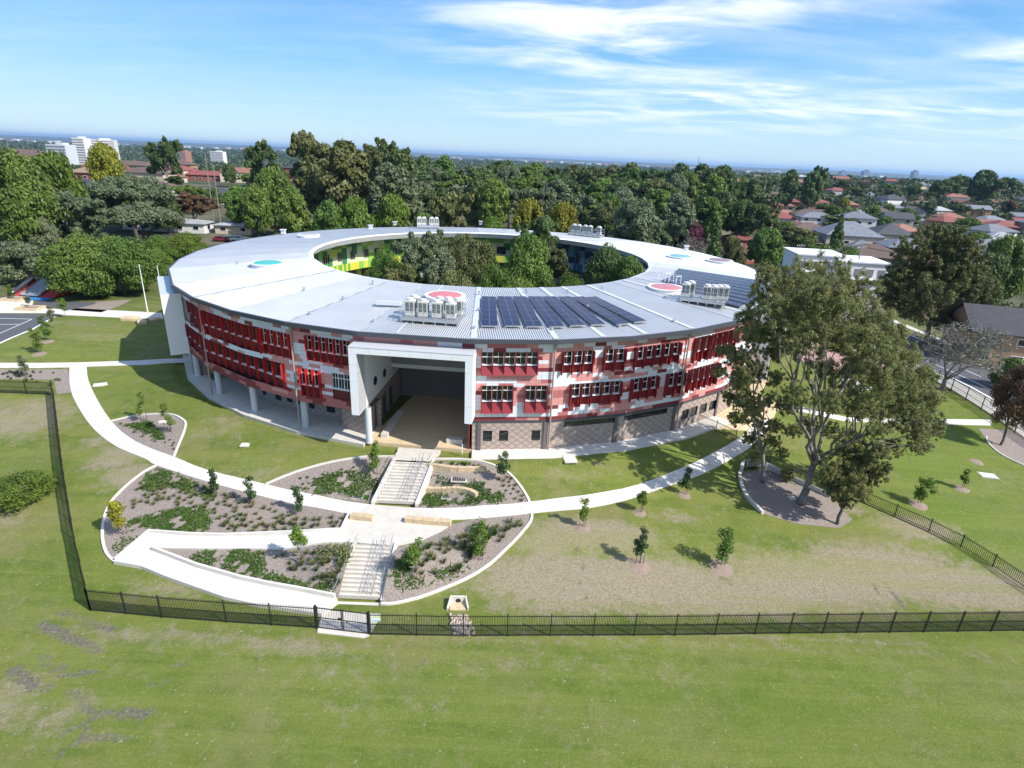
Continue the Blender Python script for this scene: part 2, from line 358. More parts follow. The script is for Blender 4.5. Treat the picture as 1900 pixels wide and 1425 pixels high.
# zones: R dry straw, G bare dark soil, B lush green / A urban canopy floor
rng=np.random.default_rng(5)
def blobs(lst):
    z=np.zeros(GX.shape)
    for px,py,rx,ry,st in lst:
        c=gp(px,py); z=np.maximum(z,1.0*st*np.exp(-(((GX-c[0])/rx)**2+((GY-c[1])/ry)**2)))
    return z
dry=blobs([(1060,1080,8,3.2,1),(1200,1080,8,3,1),(1350,1110,8,2.2,.9),(1500,1080,9,3,1),(1650,1060,8,3.5,1),(1800,1090,8,3,1),(1700,980,4,2,.9),(1100,990,6,2,1),(1020,1010,3,2,.8),(1260,960,3,1.2,.5),
  (215,850,3,3,.75),(245,880,3,2.5,.8),(180,820,2,2,.6),(300,640,9,2.5,.25),(200,625,8,3,.35),(150,600,10,2,.4),(400,800,4,2,.45),(470,880,5,1.6,.4),(420,780,3,1.5,.5),(40,780,7,5,.7),(60,760,5,4,.6),(330,1090,4,1.2,.5),
  (800,1150,5,.8,.3),(560,1200,7,1.2,.5),(330,1180,8,1.2,.45),(640,1250,5,1.2,.35),(1060,880,4,1,.4),(1130,865,3,1,.3),(100,1330,3,2,.45),(20,960,2,3,.5),(0,1310,2,3,.6),(1200,1190,30,.5,.35),(340,1180,12,.5,.5),(1630,880,2,1,.4),(1850,900,5,2,.3),(1560,940,3,1.4,.6),
  (700,1300,6,2,.25),(1050,1230,14,1.2,.22),(900,1185,14,.5,.4),(1500,1185,14,.4,.4)])
lush=blobs([(650,1230,4,1,.5),(50,880,4,4,.6),(250,1290,4,2,.5),(130,1040,2,3,.5),(1780,960,8,5,.9),(1700,860,8,6,.9),(1850,820,8,6,.9),(1300,850,10,4,.6),(1400,1000,6,2.5,.4),(860,1150,6,.7,.4),(1200,1160,14,.6,.5),(1600,1165,14,.5,.4),(700,790,6,3,.5),(450,750,10,4,.35),(190,720,6,3,.4),(150,1100,3,1.4,.5),(800,1330,14,5,.35),(1400,1330,14,5,.5),(1700,1300,10,5,.45)])
soil=np.zeros(GX.shape)
segs=[((112,1135),(205,1170),.45),((78,1160),(185,1208),.5),((75,1215),(120,1255),.4),((120,1255),(185,1250),.2),((25,1245),(60,1275),.55),((60,1275),(90,1278),.3),((140,1285),(175,1318),.5),((185,1322),(270,1325),.5),((165,1335),(150,1370),.25),((160,1370),(240,1368),.35),((150,1370),(108,1402),.3),((185,1250),(110,1232),.15),((135,1350),(108,1366),.25),((275,1268),(310,1266),.25),((340,1150+85),(330,1232),.25),
 ((1068,1015),(1082,1050),.12),((1082,1050),(1076,1085),.12),((1076,1085),(1088,1112),.1),((1640,1080),(1680,1128),.16),((1610,1072),(1640,1110),.1)]
for a,b,wd in segs:
    a,b=gp(*a),gp(*b); dd=segd(GX,GY,a,b); soil=np.maximum(soil,(.98+.2*np.sin(GX*1.3+GY*2.1))*np.exp(-(dd/(wd*.92))**2))
d_=np.hypot(GX,GY); rr=np.hypot(GX-CX,GY-CY)
urb=sm(100,175,d_)*1.0; urb=np.where(GY<60,sm(90,130,d_),urb); urb=np.maximum(urb,1-sm(29,31,rr))
att=np.stack([dry,soil,lush,urb],-1).reshape(-1,4)
GM=bpy.data.materials.new('grass ground'); GM.use_nodes=True; t=GM.node_tree; b=t.nodes['Principled BSDF']; b.inputs['Roughness'].default_value=0.95; b.inputs['Specular IOR Level'].default_value=0.15
def tn(ty,**k):
    n=t.nodes.new(ty)
    for a,c in k.items(): setattr(n,a,c)
    return n
geo=tn('ShaderNodeNewGeometry'); at_=tn('ShaderNodeAttribute'); at_.attribute_name='zone'; sc=tn('ShaderNodeSeparateColor'); t.links.new(at_.outputs['Color'],sc.inputs[0])
def gn(scale,det=6,ro=.6,stretch=None,dist=0):
    n=tn('ShaderNodeTexNoise'); n.inputs['Scale'].default_value=scale; n.inputs['Detail'].default_value=det; n.inputs['Roughness'].default_value=ro; n.inputs['Distortion'].default_value=dist
    if stretch:
        mp=tn('ShaderNodeMapping'); mp.inputs['Scale'].default_value=stretch[:3]; mp.inputs['Rotation'].default_value=(0,0,stretch[3]); t.links.new(geo.outputs['Position'],mp.inputs[0]); t.links.new(mp.outputs[0],n.inputs['Vector'])
    else: t.links.new(geo.outputs['Position'],n.inputs['Vector'])
    return n.outputs['Fac']
def gm(op,a,c,d=None,cl=False):
    n=tn('ShaderNodeMath',operation=op); n.use_clamp=cl
    for i,v in enumerate((a,c,d)):
        if v is None: continue
        if isinstance(v,(int,float)): n.inputs[i].default_value=v
        else: t.links.new(v,n.inputs[i])
    return n.outputs[0]
def gr(v,a,c,lo=0,hi=1):
    n=tn('ShaderNodeMapRange'); n.interpolation_type='SMOOTHSTEP'
    for k,x in (('From Min',a),('From Max',c),('To Min',lo),('To Max',hi)): n.inputs[k].default_value=x
    t.links.new(v,n.inputs['Value']); return n.outputs[0]
def gx(f,a,c):
    n=tn('ShaderNodeMix',data_type='RGBA')
    if isinstance(f,float): n.inputs['Factor'].default_value=f
    else: t.links.new(f,n.inputs['Factor'])
    for k,v in (('A',a),('B',c)):
        if isinstance(v,tuple): n.inputs[k].default_value=(*v,1)
        else: t.links.new(v,n.inputs[k])
    return n.outputs['Result']
big=gn(.12,5,.6); med=gn(.7,6,.65); fine=gn(5,6,.75); vfine=gn(16,4,.8)
c=gx(gr(med,.35,.65),(0.104,0.152,0.022),(0.162,0.192,0.038))
c=gx(gr(gn(.25,6,.6,(.35,1.6,1,R_(4))),.42,.62,0,.55),c,(0.205,0.215,0.050))
c=gx(gr(big,.48,.70,0,.6),c,(0.235,0.20,0.095)); c=gx(gr(gn(.45,8,.75),.50,.68,0,.55),c,(0.26,0.225,0.12)); c=gx(gr(gn(.3,6,.7,(1,1,1,0),1.5),.56,.7,0,.45),c,(0.085,0.125,0.016))
c=gx(gm('MULTIPLY',sc.outputs[2],gr(med,.3,.6,.35,1)),c,(0.115,0.18,0.022))
dm=gm('MULTIPLY',sc.outputs[0],1.3); dmix=gr(gm('ADD',dm,gm('MULTIPLY',gm('SUBTRACT',gn(.9,9,.8),.5),2.3)),.15,.95)
c=gx(dmix,c,gx(gr(fine,.35,.65),(0.25,0.205,0.135),(0.36,0.30,0.215)))
sm_=gr(gm('ADD',sc.outputs[1],gm('MULTIPLY',gm('SUBTRACT',gn(3.0,7,.8),.5),2.8)),.30,.9)
c=gx(gm('MULTIPLY',sm_,.85),c,gx(gr(fine,.35,.6),(0.09,0.075,0.07),(0.20,0.17,0.16)))
c=gx(gr(gn(.5,3,.6,(.07,1.5,1,R_(3))),.50,.58,0,.28),c,(0.22,0.245,0.055))
c=gx(gr(vfine,.42,.72,0,.55),c,(0.055,0.075,0.016)); c=gx(gr(fine,.50,.74,0,.55),c,(0.30,0.29,0.12)); c=gx(gr(gn(2.0,6,.8),.55,.72,0,.35),c,(0.075,0.11,0.016))
c=gx(gr(gn(3.3,2,.5),.70,.74,0,.6),c,(0.34,0.33,0.22))
vor=tn('ShaderNodeTexVoronoi'); vor.inputs['Scale'].default_value=.012; t.links.new(geo.outputs['Position'],vor.inputs['Vector'])
urbc=gx(gr(gn(.05,6,.7),.4,.62),(0.035,0.05,0.02),(0.13,0.12,0.08))
far1=gr(gn(.03,7,.8),.60,.66); urbc=gx(gm('MULTIPLY',far1,.5),urbc,(0.45,0.36,0.31))
c=gx(at_.outputs['Alpha'],c,urbc)
t.links.new(c,b.inputs['Base Color'])
bp=tn('ShaderNodeBump'); bp.inputs['Strength'].default_value=0.8; bp.inputs['Distance'].default_value=0.07; t.links.new(gm('ADD',fine,vfine),bp.inputs['Height']); t.links.new(bp.outputs[0],b.inputs['Normal'])
gme=np_mesh('ground',np.stack([GX,GY,GZ],-1).reshape(-1,3),F,[GM],smooth=True,attr=att)
link('ground',gme,kind='structure',label='green and straw dry lawn, playing field and suburban land',)

def inset_pts(poly,step):
    xs_=[p[0] for p in poly]; ys_=[p[1] for p in poly]
    gx_,gy_=np.meshgrid(np.arange(min(xs_)+step/2,max(xs_),step),np.arange(min(ys_)+step/2,max(ys_),step))
    k=in_poly(gx_,gy_,poly)
    d=np.full(gx_.shape,1e9)
    for i in range(len(poly)): d=np.minimum(d,segd(gx_,gy_,poly[i],poly[(i+1)%len(poly)]))
    k&=d>step*.3
    return list(zip(gx_[k],gy_[k]))
def densify(poly,st,closed=True):
    o=[]; n=len(poly)
    for i in range(n if closed else n-1):
        a,b_=poly[i],poly[(i+1)%n]; l=math.dist(a[:2],b_[:2]); k=max(1,int(l/st))
        o+=[tuple(a[j]+(b_[j]-a[j])*q/k for j in range(2)) for q in range(k)]
    if not closed: o.append(tuple(poly[-1][:2]))
    return o
def smooth_line(p,n=3):
    q=[tuple(x[:2]) for x in p]; out_=[]
    for i in range(len(q)-1):
        p0=q[max(i-1,0)];p1=q[i];p2=q[i+1];p3=q[min(i+2,len(q)-1)]
        for k in range(n):
            s=k/n; out_.append(tuple(.5*(2*p1[j]+(-p0[j]+p2[j])*s+(2*p0[j]-5*p1[j]+4*p2[j]-p3[j])*s*s+(-p0[j]+3*p1[j]-3*p2[j]+p3[j])*s**3) for j in range(2)))
    return out_+[q[-1]]
def drape(name,poly,mt,off=.05,step=.6,zf=None,thick=.12,**tg):
    poly=densify(poly,step); ins=inset_pts(poly,step); n=len(poly)
    v,e,f,_,_,_=delaunay_2d_cdt([Vector(p) for p in poly+ins],[(i,(i+1)%n) for i in range(n)],[],1,1e-4)
    zf=zf or h1
    V=[(p.x,p.y,zf(p.x,p.y)+off) for p in v]; mb=MB()
    mb.v=V; mb.f=[tuple(q) for q in f]; mb.m=[0]*len(f); mb.uv=[(V[i][0],V[i][1]) for q in f for i in q]
    # make faces point up
    for i,q in enumerate(mb.f):
        a,b_,c_=[Vector(V[k]) for k in q[:3]]
        if (b_-a).cross(c_-a).z<0: mb.f[i]=q[::-1]
    if thick:
        for i in range(n):
            p,q=poly[i],poly[(i+1)%n]; zp,zq=zf(*p)+off,zf(*q)+off
            mb.quad([(p[0],p[1],zp-thick),(q[0],q[1],zq-thick),(q[0],q[1],zq),(p[0],p[1],zp)])
    return mb.build(name,mt,**tg)
def ribbon_wall(mb,line,wd,top,bot,closed=False,zf=None,mi=0):
    # wall or kerb along a line, top/bot above ground
    zf=zf or h1; n=len(line); Lf=[];Rt=[]
    for i in range(n):
        a=line[(i-1)%n if closed else max(i-1,0)]; b_=line[(i+1)%n if closed else min(i+1,n-1)]
        dx,dy=b_[0]-a[0],b_[1]-a[1]; l=math.hypot(dx,dy) or 1; nx_,ny_=-dy/l*wd/2,dx/l*wd/2; x,y=line[i][:2]
        tz=top[i] if isinstance(top,list) else zf(x,y)+top; bz=bot[i] if isinstance(bot,list) else zf(x,y)+bot
        Lf.append((x+nx_,y+ny_,bz,tz)); Rt.append((x-nx_,y-ny_,bz,tz))
    for i in range(n if closed else n-1):
        j=(i+1)%n; a,b_,c_,d=Lf[i],Lf[j],Rt[i],Rt[j]
        mb.quad([(a[0],a[1],a[3]),(c_[0],c_[1],c_[3]),(d[0],d[1],d[3]),(b_[0],b_[1],b_[3])],mi)
        mb.quad([(a[0],a[1],a[2]),(a[0],a[1],a[3]),(b_[0],b_[1],b_[3]),(b_[0],b_[1],b_[2])],mi)
        mb.quad([(c_[0],c_[1],c_[2]),(d[0],d[1],d[2]),(d[0],d[1],d[3]),(c_[0],c_[1],c_[3])],mi)
    if not closed:
        for i in (0,n-1):
            a,c_=Lf[i],Rt[i]; mb.quad([(a[0],a[1],a[2]),(c_[0],c_[1],c_[2]),(c_[0],c_[1],c_[3]),(a[0],a[1],a[3])],mi)
    return mb
# ================================================================== paths, plaza, beds
up=[(161,680.5),(164,705),(179,739),(206,781),(238,810.5),(278,831.6),(324,848.4),(385,872.6),(493,899),(569.5,916),(690,937),(770,943),(824.6,943.5),(881,940),(937,936.7),(982,932),(1049,923.5),(1100,917),(1184,900),(1274.7,865),(1333,836),(1362,819),(1385,803),(1398,782),(1404,757)]
lo=[(129,682),(129,707),(134.7,734.7),(151.6,766.3),(168,789.5),(189.5,810.5),(221,831.6),(271.6,852.6),(290.5,864),(382.6,893.7),(469.5,917.4),(540.5,934.5),(601,945),(651,954.4),(755,962),(838.6,965),(881,963),(937,958.6),(987,953),(1049,947),(1093,943),(1160,929),(1226.7,906.7),(1306.7,878.7),(1376,841),(1398,824),(1419,800),(1432,775),(1437,757)]
pp=smooth_line([g2(*p) for p in up])+smooth_line([g2(*p) for p in lo])[::-1]
drape('path',pp,concrete_b,.06,kind='structure',label='long curved pale concrete path around the front of the building')
drape('path',[g2(*p) for p in [(-30,673.7),(147,673),(252.6,669.5),(352,665),(352,671.6),(273.7,677),(161,680.6),(128,682),(-30,683)]],concrete_b,.055,kind='structure',label='straight concrete path to the left entrance')
drape('path',[g2(*p) for p in [(-40,556),(62,558),(60,568),(300,581),(303,592),(210,589),(105,584),(98,581),(-40,581)]],concrete_b,.05,step=1.2,kind='structure',label='concrete path beside the ball court')
drape('tan apron',[g2(*p) for p in [(1330,797),(1372,782),(1398,742),(1420,737),(1437,745),(1442,760),(1436,775),(1404,783),(1385,800)]],tan,.075,kind='structure',label='tan paving at the right entrance')
bpy.data.objects['tan apron'].name='pavement'
drape('path',[g2(*p) for p in [(1440,752),(1470,752),(1568,774),(1679,777),(1840,779),(1838,790),(1679,785),(1565,782),(1466,760),(1440,761)]],concrete_b,.05,kind='structure',label='straight concrete path across the right lawn to the street gate')
plz=drape('plaza',plaza,concrete,.06,zf=lambda x,y:PLZ,thick=.4,kind='structure',label='cream concrete plaza between the two flights of stairs')
ul=smooth_line([g2(*p) for p in up],6); ll=smooth_line([g2(*p) for p in lo],6)
def arcpts(l,n):
    d_a=np.concatenate([[0],np.cumsum([math.dist(a,b_) for a,b_ in zip(l,l[1:])])]); q=np.linspace(0,d_a[-1],n); return list(zip(np.interp(q,d_a,[p[0] for p in l]),np.interp(q,d_a,[p[1] for p in l])))
mb=MB()
for a,b_ in list(zip(arcpts(ul,42),arcpts(ll,42)))[1:-1]:
    a=np.array(a); b_=np.array(b_); b_=a+(b_-a)*min(1,3.0/np.linalg.norm(b_-a)); ribbon_wall(mb,densify([tuple(a),tuple(b_)],.8,False),.03,.072,.0)
mb.build('path_joint',mat('joint grey',(.38,.36,.32),.9),kind='structure',label='sawn joints across the curved path')
def zramp(x,y):  # falls from the plaza round the hairpin to the pad at the foot of the stairs
    return h1(x,y)
def zr2(x,y):
    return h1(x,y)
ramp1=[g2(*p) for p in [(276,990),(351,995.8),(417,997.6),(548,992)]]+[atz(633,987,PLZ),atz(664,1008,PLZ)]+[g2(*p) for p in [(569.5,1014.7),(469.5,1020),(390.5,1020.5),(293,1018.7),(284,1022.6),(364,1054),(443,1076.6),(496,1088.4),(561.6,1100),(624.7,1112),(628,1120),(601,1142),(548,1133),(482.6,1124),(417,1109.5),(311.6,1072.6),(264,1053),(215.5,1043.7)]]
drape('ramp',ramp1,concrete_b,.16,zf=zr2,thick=.3,kind='structure',label='white concrete switchback ramp')
pad=[(-13.3,35.55),(-8.7,35.6)]+[g2(*p) for p in [(697,1160),(686,1180)]]+[(-9.6,32.1),(-12.9,32.4)]+[g2(*p) for p in [(590,1165),(598,1141)]]
drape('pad',pad,concrete,.07,zf=lambda x,y:-3.80,kind='structure',label='concrete pad inside the front gate').name='pavement'
topl=[(-8.2,53.6),(-11.6,53.7)]+[atz(742,852,0),atz(798,852,0)]
topl=[(-6.9,53.4),(-11.2,53.6),(-11.2,50.9),(-7.3,50.9)]
drape('pavement',topl,concrete,.04,zf=lambda x,y:0,thick=.5,kind='structure',label='landing slab at the top of the upper stairs')
# beds
def bed(name,kerb,rest,lab,zf=None):
    k=smooth_line([g2(*p) for p in kerb]); r=[g2(*p) for p in rest]
    drape('garden_bed',k+r,mulch,.025,zf=zf,thick=0,kind='structure',label=lab)
    mb=MB(); ribbon_wall(mb,k,.22,.13,-.15)
    return mb.build('garden_edging',concrete_b,label='white concrete edging kerb '+name,cat='edging',group='garden bed edgings')
bedA=[(206,782),(252.6,771.6),(294.7,768.8),(322,770.5),(339,779),(345,787),(341,804),(330.5,829.5),(323,848)]
bed('round the small bed at the upper left of the path',bedA,[(278,832),(238,810.5)],'small mulched garden bed left of the path')
bedB=[(290,864.5),(267,876.6),(232.6,904),(206,933),(193,964.7),(190.5,999),(198.4,1028),(214,1043.7)]
bed('on the outer curve of the big left bed',bedB,[(276,990),(351,995.8),(417,997.6),(548,992),(632.6,987),(650,956),(601,945),(540.5,934.5),(469.5,917.4),(382.6,893.7)],'large mulched garden bed above the ramp')
drape('garden_bed',[g2(*p) for p in [(293,1018.7),(390.5,1020.5),(469.5,1020),(569.5,1014.7),(661,1009),(626,1112),(561.6,1100),(496,1088.4),(443,1076.6),(364,1054),(284,1022.6)]],mulch,.03,thick=0,kind='structure',label='mulched garden bed inside the hairpin of the ramp')
bedD=[(493,899),(548,876.6),(614,858),(674.7,848.4),(699.7,848),(731,848)]
bed('on the bed left of the upper stairs',bedD,[(698,935),(680,934),(569.5,916)],'mulched garden bed left of the upper stairs')
bedE=[(794,852.5),(852.7,852.5),(894.8,857),(937,873.5),(962,898),(979,924),(982,932)]
bed('on the bed right of the upper stairs',bedE,[(937,936.7),(881,940),(770,943),(771,932)],'mulched garden bed right of the upper stairs')
bedF=[(987,953),(984.6,968.4),(962,996.5),(931,1027),(909,1047),(866.7,1073.7),(796.5,1103),(734.8,1120),(706.7,1121)]
bed('on the outer curve of the lower right bed',bedF,[(735,1016),(780,1005),(816,988),(838,973),(881,963)],'mulched garden bed below the right part of the path')
drape('garden_bed',[g2(*p) for p in [(-30,685),(126,685),(129,707),(134,728),(106,732),(100,705),(-30,703)]],mulch,.025,thick=0,kind='structure',label='mulched strip behind the left fence')
tb=[(1384,876),(1430,868),(1481,899.6),(1540,924.6),(1581.7,964.4),(1558,980.6),(1481,973),(1416.6,954),(1384,921.7),(1372,879)]
drape('garden_bed',[g2(*p) for p in tb],mulch,.03,thick=0,kind='structure',label='mulch under the tall gum trees')
drape('garden_bed',[g2(*p) for p in [(1905,868),(1860,845),(1832,820),(1815,795),(1905,800)]],mulch,.03,kind='structure',label='mulch bed by the street fence')
mb=MB(); ribbon_wall(mb,smooth_line([g2(*p) for p in [(1910,868),(1862,846),(1835,824),(1830,810)]]),.15,.1,-.1)
mb.build('garden_edging',concrete_b,label='thin concrete edging curving round the mulch by the street fence',cat='edging',group='garden bed edgings')
# mulch rings under saplings come with the saplings
# ball court
drape('ball_court',[g2(*p) for p in [(-60,581),(98,583.5),(103,586),(60,611),(0,636),(-60,662)]],asphalt,.04,step=2,kind='structure',label='dark grey asphalt ball court')
mb=MB()
for ln,wd in (([(104,586.5),(60,611.5),(0,637),(-60,663)],.3),([(-40,590),(59,592.5)],.1),([(59,593),(0,619),(-40,638)],.1),([(-40,603),(35,602)],.1)):
    l=densify([g2(*p) for p in ln],2,False); ribbon_wall(mb,l,wd,.055,.03)
mb.build('court_marking',whitep,kind='structure',label='white lines and edge strip of the ball court')
drape('ball_court',[g2(*p) for p in [(62,566),(75,558),(180,562),(172,566),(128,576),(70,570)]],asphalt,.06,step=2,kind='structure',label='small asphalt pad below the slides')
drape('garden_bed',[g2(*p) for p in [(130,576),(180,560),(245,556),(228,566),(188,580)]],mulch,.05,step=2,thick=0,kind='structure',label='mulch under the left shade trees')
# street on the right
def strip(name,a,b_,wd,off,mt,lab,step=3):
    (x0,y0),(x1,y1)=a,b_; l=math.hypot(x1-x0,y1-y0); nx_,ny_=-(y1-y0)/l*wd/2,(x1-x0)/l*wd/2
    return drape(name,[(x0+nx_,y0+ny_),(x1+nx_,y1+ny_),(x1-nx_,y1-ny_),(x0-nx_,y0-ny_)],mt,off,step=step,kind='structure',label=lab)
sA=g2(1765,712); sB=g2(1880,782)
sd=Vector((sB[0]-sA[0],sB[1]-sA[1])).normalized(); sn=Vector((-sd.y,sd.x)); 
if sn.x<0: sn=-sn
def sp(al,ac): return (sA[0]+sd.x*al+sn.x*ac, sA[1]+sd.y*al+sn.y*ac)
strip('pavement',sp(-70,-.2),sp(40,-.2),3.2,.10,concrete_b,'wide white footpath between the street and the school fence')
strip('road',sp(-70,6.9),sp(40,6.9),10.4,.05,asphalt,'asphalt street right of the school')
strip('pavement',sp(-70,15.4),sp(40,15.4),1.4,.08,concrete,'far footpath of the street')
mb=MB()
for ac,wd in ((1.95,.35),(12.0,.3),(4.2,.12)):
    ribbon_wall(mb,densify([sp(-60,ac),sp(38,ac)],3,False),wd,.09,.0)
for k in range(-20,12):
    if k%2==0: ribbon_wall(mb,densify([sp(k*3,7.2),sp(k*3+3,7.2)],1.5,False),.14,.09,.0)
mb.build('road_marking',whitep,kind='structure',label='kerb edges and painted lane lines of the street')
# back asphalt and streets in suburb
strip('road',(-5,158),(60,150),6,.06,asphalt,'access road behind the building',)
strip('road',(-50,150),(-28,155),12,.05,asphalt,'car park behind the building on the left')
strip('road',(95,250),(190,215),7,.1,asphalt,'suburban street between house rows')
strip('road',(60,330),(250,330),7,.1,asphalt,'suburban street farther back')

# ================================================================== stairs
def stairs(lab,xt0,xt1,yt,zt,xb0,xb1,yb,zb,n):
    root=empty('staircase',((xb0+xb1)/2,yb,zb),0,lab,'stairs')
    def P(u,v,z): # u 0..1 across, v 0 top..1 bottom ; local
        x=(xt0+(xt1-xt0)*u)*(1-v)+(xb0+(xb1-xb0)*u)*v; y=yt+(yb-yt)*v
        return (x-root.location.x,y-root.location.y,z-root.location.z)
    mb=MB(); nos=MB()
    for i in range(n):
        v0=i/n; v1=(i+1)/n; z=zt-(zt-zb)*(i+1)/(n+0); z=zt-(zt-zb)*(i)/(n-0)
        z=zt-(zt-zb)*(i+1)/(n+1)
        for u0,u1 in ((0.0,1.0),):
            a,b_,c_,d=P(u0,v0,z),P(u1,v0,z),P(u1,v1,z),P(u0,v1,z)
            mb.quad([a,d,c_,b_]); zl=z-(zt-zb)/(n+1)
            mb.quad([d,(d[0],d[1],zb-root.location.z-.1),(c_[0],c_[1],zb-root.location.z-.1),c_])
        q0,q1=P(.02,v1,z+.006),P(.98,v1,z+.006)
        nos.quad([(q0[0],q0[1]+.07,q0[2]),(q0[0],q0[1]+.01,q0[2]),(q1[0],q1[1]+.01,q1[2]),(q1[0],q1[1]+.07,q1[2])])
    a,b_=P(0,0,zt),P(1,0,zt); mb.quad([a,(a[0],a[1],a[2]-.2),(b_[0],b_[1],b_[2]-.2),b_])
    mb.build('steps',concrete,root); nos.build('nosing',mat('nosing strip',(0.22,0.2,0.18),.8),root)
    for u,s in ((0,-1),(1,1)):
        w_=MB(); a=P(u,0,zt+.12); c_=P(u,1,zb+.25); e=.14*s
        pts=[(a[0],a[1]+.2),(c_[0],c_[1]-.15)]
        for q0,q1 in (((a[0],a[1]+.3,a[2]),(a[0],a[1],a[2])),((a[0],a[1],a[2]),(c_[0],c_[1],c_[2])),((c_[0],c_[1],c_[2]),(c_[0],c_[1]-.35,c_[2]))):
            for ee,ff in ((0,e*2),):
                A=[(q0[0],q0[1],q0[2]),(q0[0]+e*2,q0[1],q0[2]),(q1[0]+e*2,q1[1],q1[2]),(q1[0],q1[1],q1[2])]
                w_.quad(A); 
                for xo in (0,e*2): w_.quad([(q0[0]+xo,q0[1],q0[2]),(q1[0]+xo,q1[1],q1[2]),(q1[0]+xo,q1[1],-.5),(q0[0]+xo,q0[1],-.5)])
        w_.quad([(c_[0],c_[1]-.35,c_[2]),(c_[0]+e*2,c_[1]-.35,c_[2]),(c_[0]+e*2,c_[1]-.35,-.5),(c_[0],c_[1]-.35,-.5)])
        w_.build('side_wall',concrete_b,root)
    for u,nm in ((.05,'handrail'),(.70,'handrail'),(.97,'handrail')):
        w_=MB(); k=6
        for off in (0,.3) if u==.70 else (0,):
            top=[P(u,-.04,zt+.95)]; 
            for i in range(k+1):
                q=P(u,.06+.88*i/k,zt-(zt-zb)*(.06+.88*i/k)); top.append((q[0]+off,q[1],q[2]+.95))
                w_.bar((q[0]+off,q[1],q[2]-.1),(q[0]+off,q[1],q[2]+.95),.03)
            top.append(P(u,1.04,zb+.9))
            top=[(p[0]+(off if j in(0,len(top)-1) else 0),p[1],p[2]) for j,p in enumerate(top)]
            w_.tube(top,.024,6)
        w_.build(nm,greyst,root)
    return root
stairs('upper concrete stairs from the building entrance down to the plaza',-11.0,-7.45,50.9,.04,-12.0,-8.3,46.4,PLZ+.06,13)
stairs('lower concrete stairs from the plaza down to the front gate',-12.1,-9.0,40.1,PLZ+.06,-12.9,-9.2,36.0,-3.74,12)
# low walls along the ramp
def wall_thing(name,line,wd,top,bot,mt,lab,cat,zf=None,group=None,smoothn=0):
    l=smooth_line(line,smoothn) if smoothn else line
    mb=MB(); ribbon_wall(mb,l,wd,top,bot,zf=zf); return mb.build(name,mt,label=lab,cat=cat,group=group)
G=lambda L_: [g2(*p) for p in L_]
wall_thing('ramp_kerb',G([(214,1043.7),(276,990),(351,995.8),(417,997.6),(548,992)])+[atz(633,987,PLZ),atz(649,955,PLZ)],.18,.42,-.2,concrete_b,'low white wall on the upper side of the ramp','low wall',zf=zr2)
wall_thing('ramp_kerb',G([(284,1023),(364,1054),(443,1076.6),(496,1088.4),(561.6,1100),(622,1112)]),.2,.5,-.2,concrete_b,'low white wall between the lower ramp and its planting','low wall',zf=zr2)
wall_thing('ramp_kerb',G([(213,1045),(264,1054),(311.6,1073.6),(417,1111),(482.6,1126),(548,1135),(598,1143)]),.2,.3,-.35,concrete_b,'low white kerb on the outer edge of the lower ramp','low wall',zf=zr2)
# sandstone benches and blocks
def sandwall(pts,wd,z0,z1,lab,n):
    mb=MB(); l=densify(pts,math.dist(pts[0],pts[-1])/n,False)
    for i in range(len(l)-1):
        a,b_=l[i],l[i+1]; c_=((a[0]+b_[0])/2,(a[1]+b_[1])/2,(z0+z1)/2); mb.box(c_,(math.dist(a,b_)-.02,wd,z1-z0+random.uniform(-.02,.02)),math.atan2(b_[1]-a[1],b_[0]-a[0]))
    return mb.build('sandstone_bench',sand,label=lab,cat='bench')
random.seed(3)
sandwall([atz(651,962,PLZ),atz(692,966,PLZ)],.55,PLZ,PLZ+.48,'short sandstone block bench at the left end of the plaza',3)
sandwall([atz(752,968,PLZ),atz(836,975,PLZ)],.55,PLZ,PLZ+.48,'long sandstone block bench on the right side of the plaza',5)
def stonewall(px_,lab,hh=.45,wd=.4):
    l=densify(smooth_line(G(px_),3),.9,False); mb=MB()
    for i in range(len(l)-1):
        a,b_=l[i],l[i+1]; z=h1(*a); mb.box(((a[0]+b_[0])/2,(a[1]+b_[1])/2,z+hh/2-.1),(math.dist(a,b_)-.02,wd,hh+.2+random.uniform(-.03,.03)),math.atan2(b_[1]-a[1],b_[0]-a[0]))
    return mb.build('sandstone_wall',sand,label=lab,cat='retaining wall')
stonewall([(796,867),(812,869),(850,874),(902,873)],'upper sandstone terrace wall in the bed right of the stairs')
stonewall([(785,911),(820,912),(848,911),(870,915),(885,923)],'lower curved sandstone terrace wall in the bed right of the stairs')
# white retaining wall under gums
l=smooth_line(G([(1374,878),(1379,868),(1395,864),(1425,869),(1481,896),(1540,924)]),3); n=len(l)
mb=MB(); ribbon_wall(mb,l,.3,[h1(*p)+.95-.6*i/n for i,p in enumerate(l)],[h1(*p)-.3 for p in l]); mb.build('retaining_wall',concrete,label='white concrete retaining wall curving behind the tall gum trees',cat='retaining wall')
l=smooth_line(G([(1374,879),(1372,885),(1384,921.7),(1415,954)]),3)
mb=MB(); ribbon_wall(mb,l,.3,.32,-.3); mb.build('retaining_wall',greyst if False else concrete,label='low concrete wall bordering the gum tree mulch on the left',cat='retaining wall')
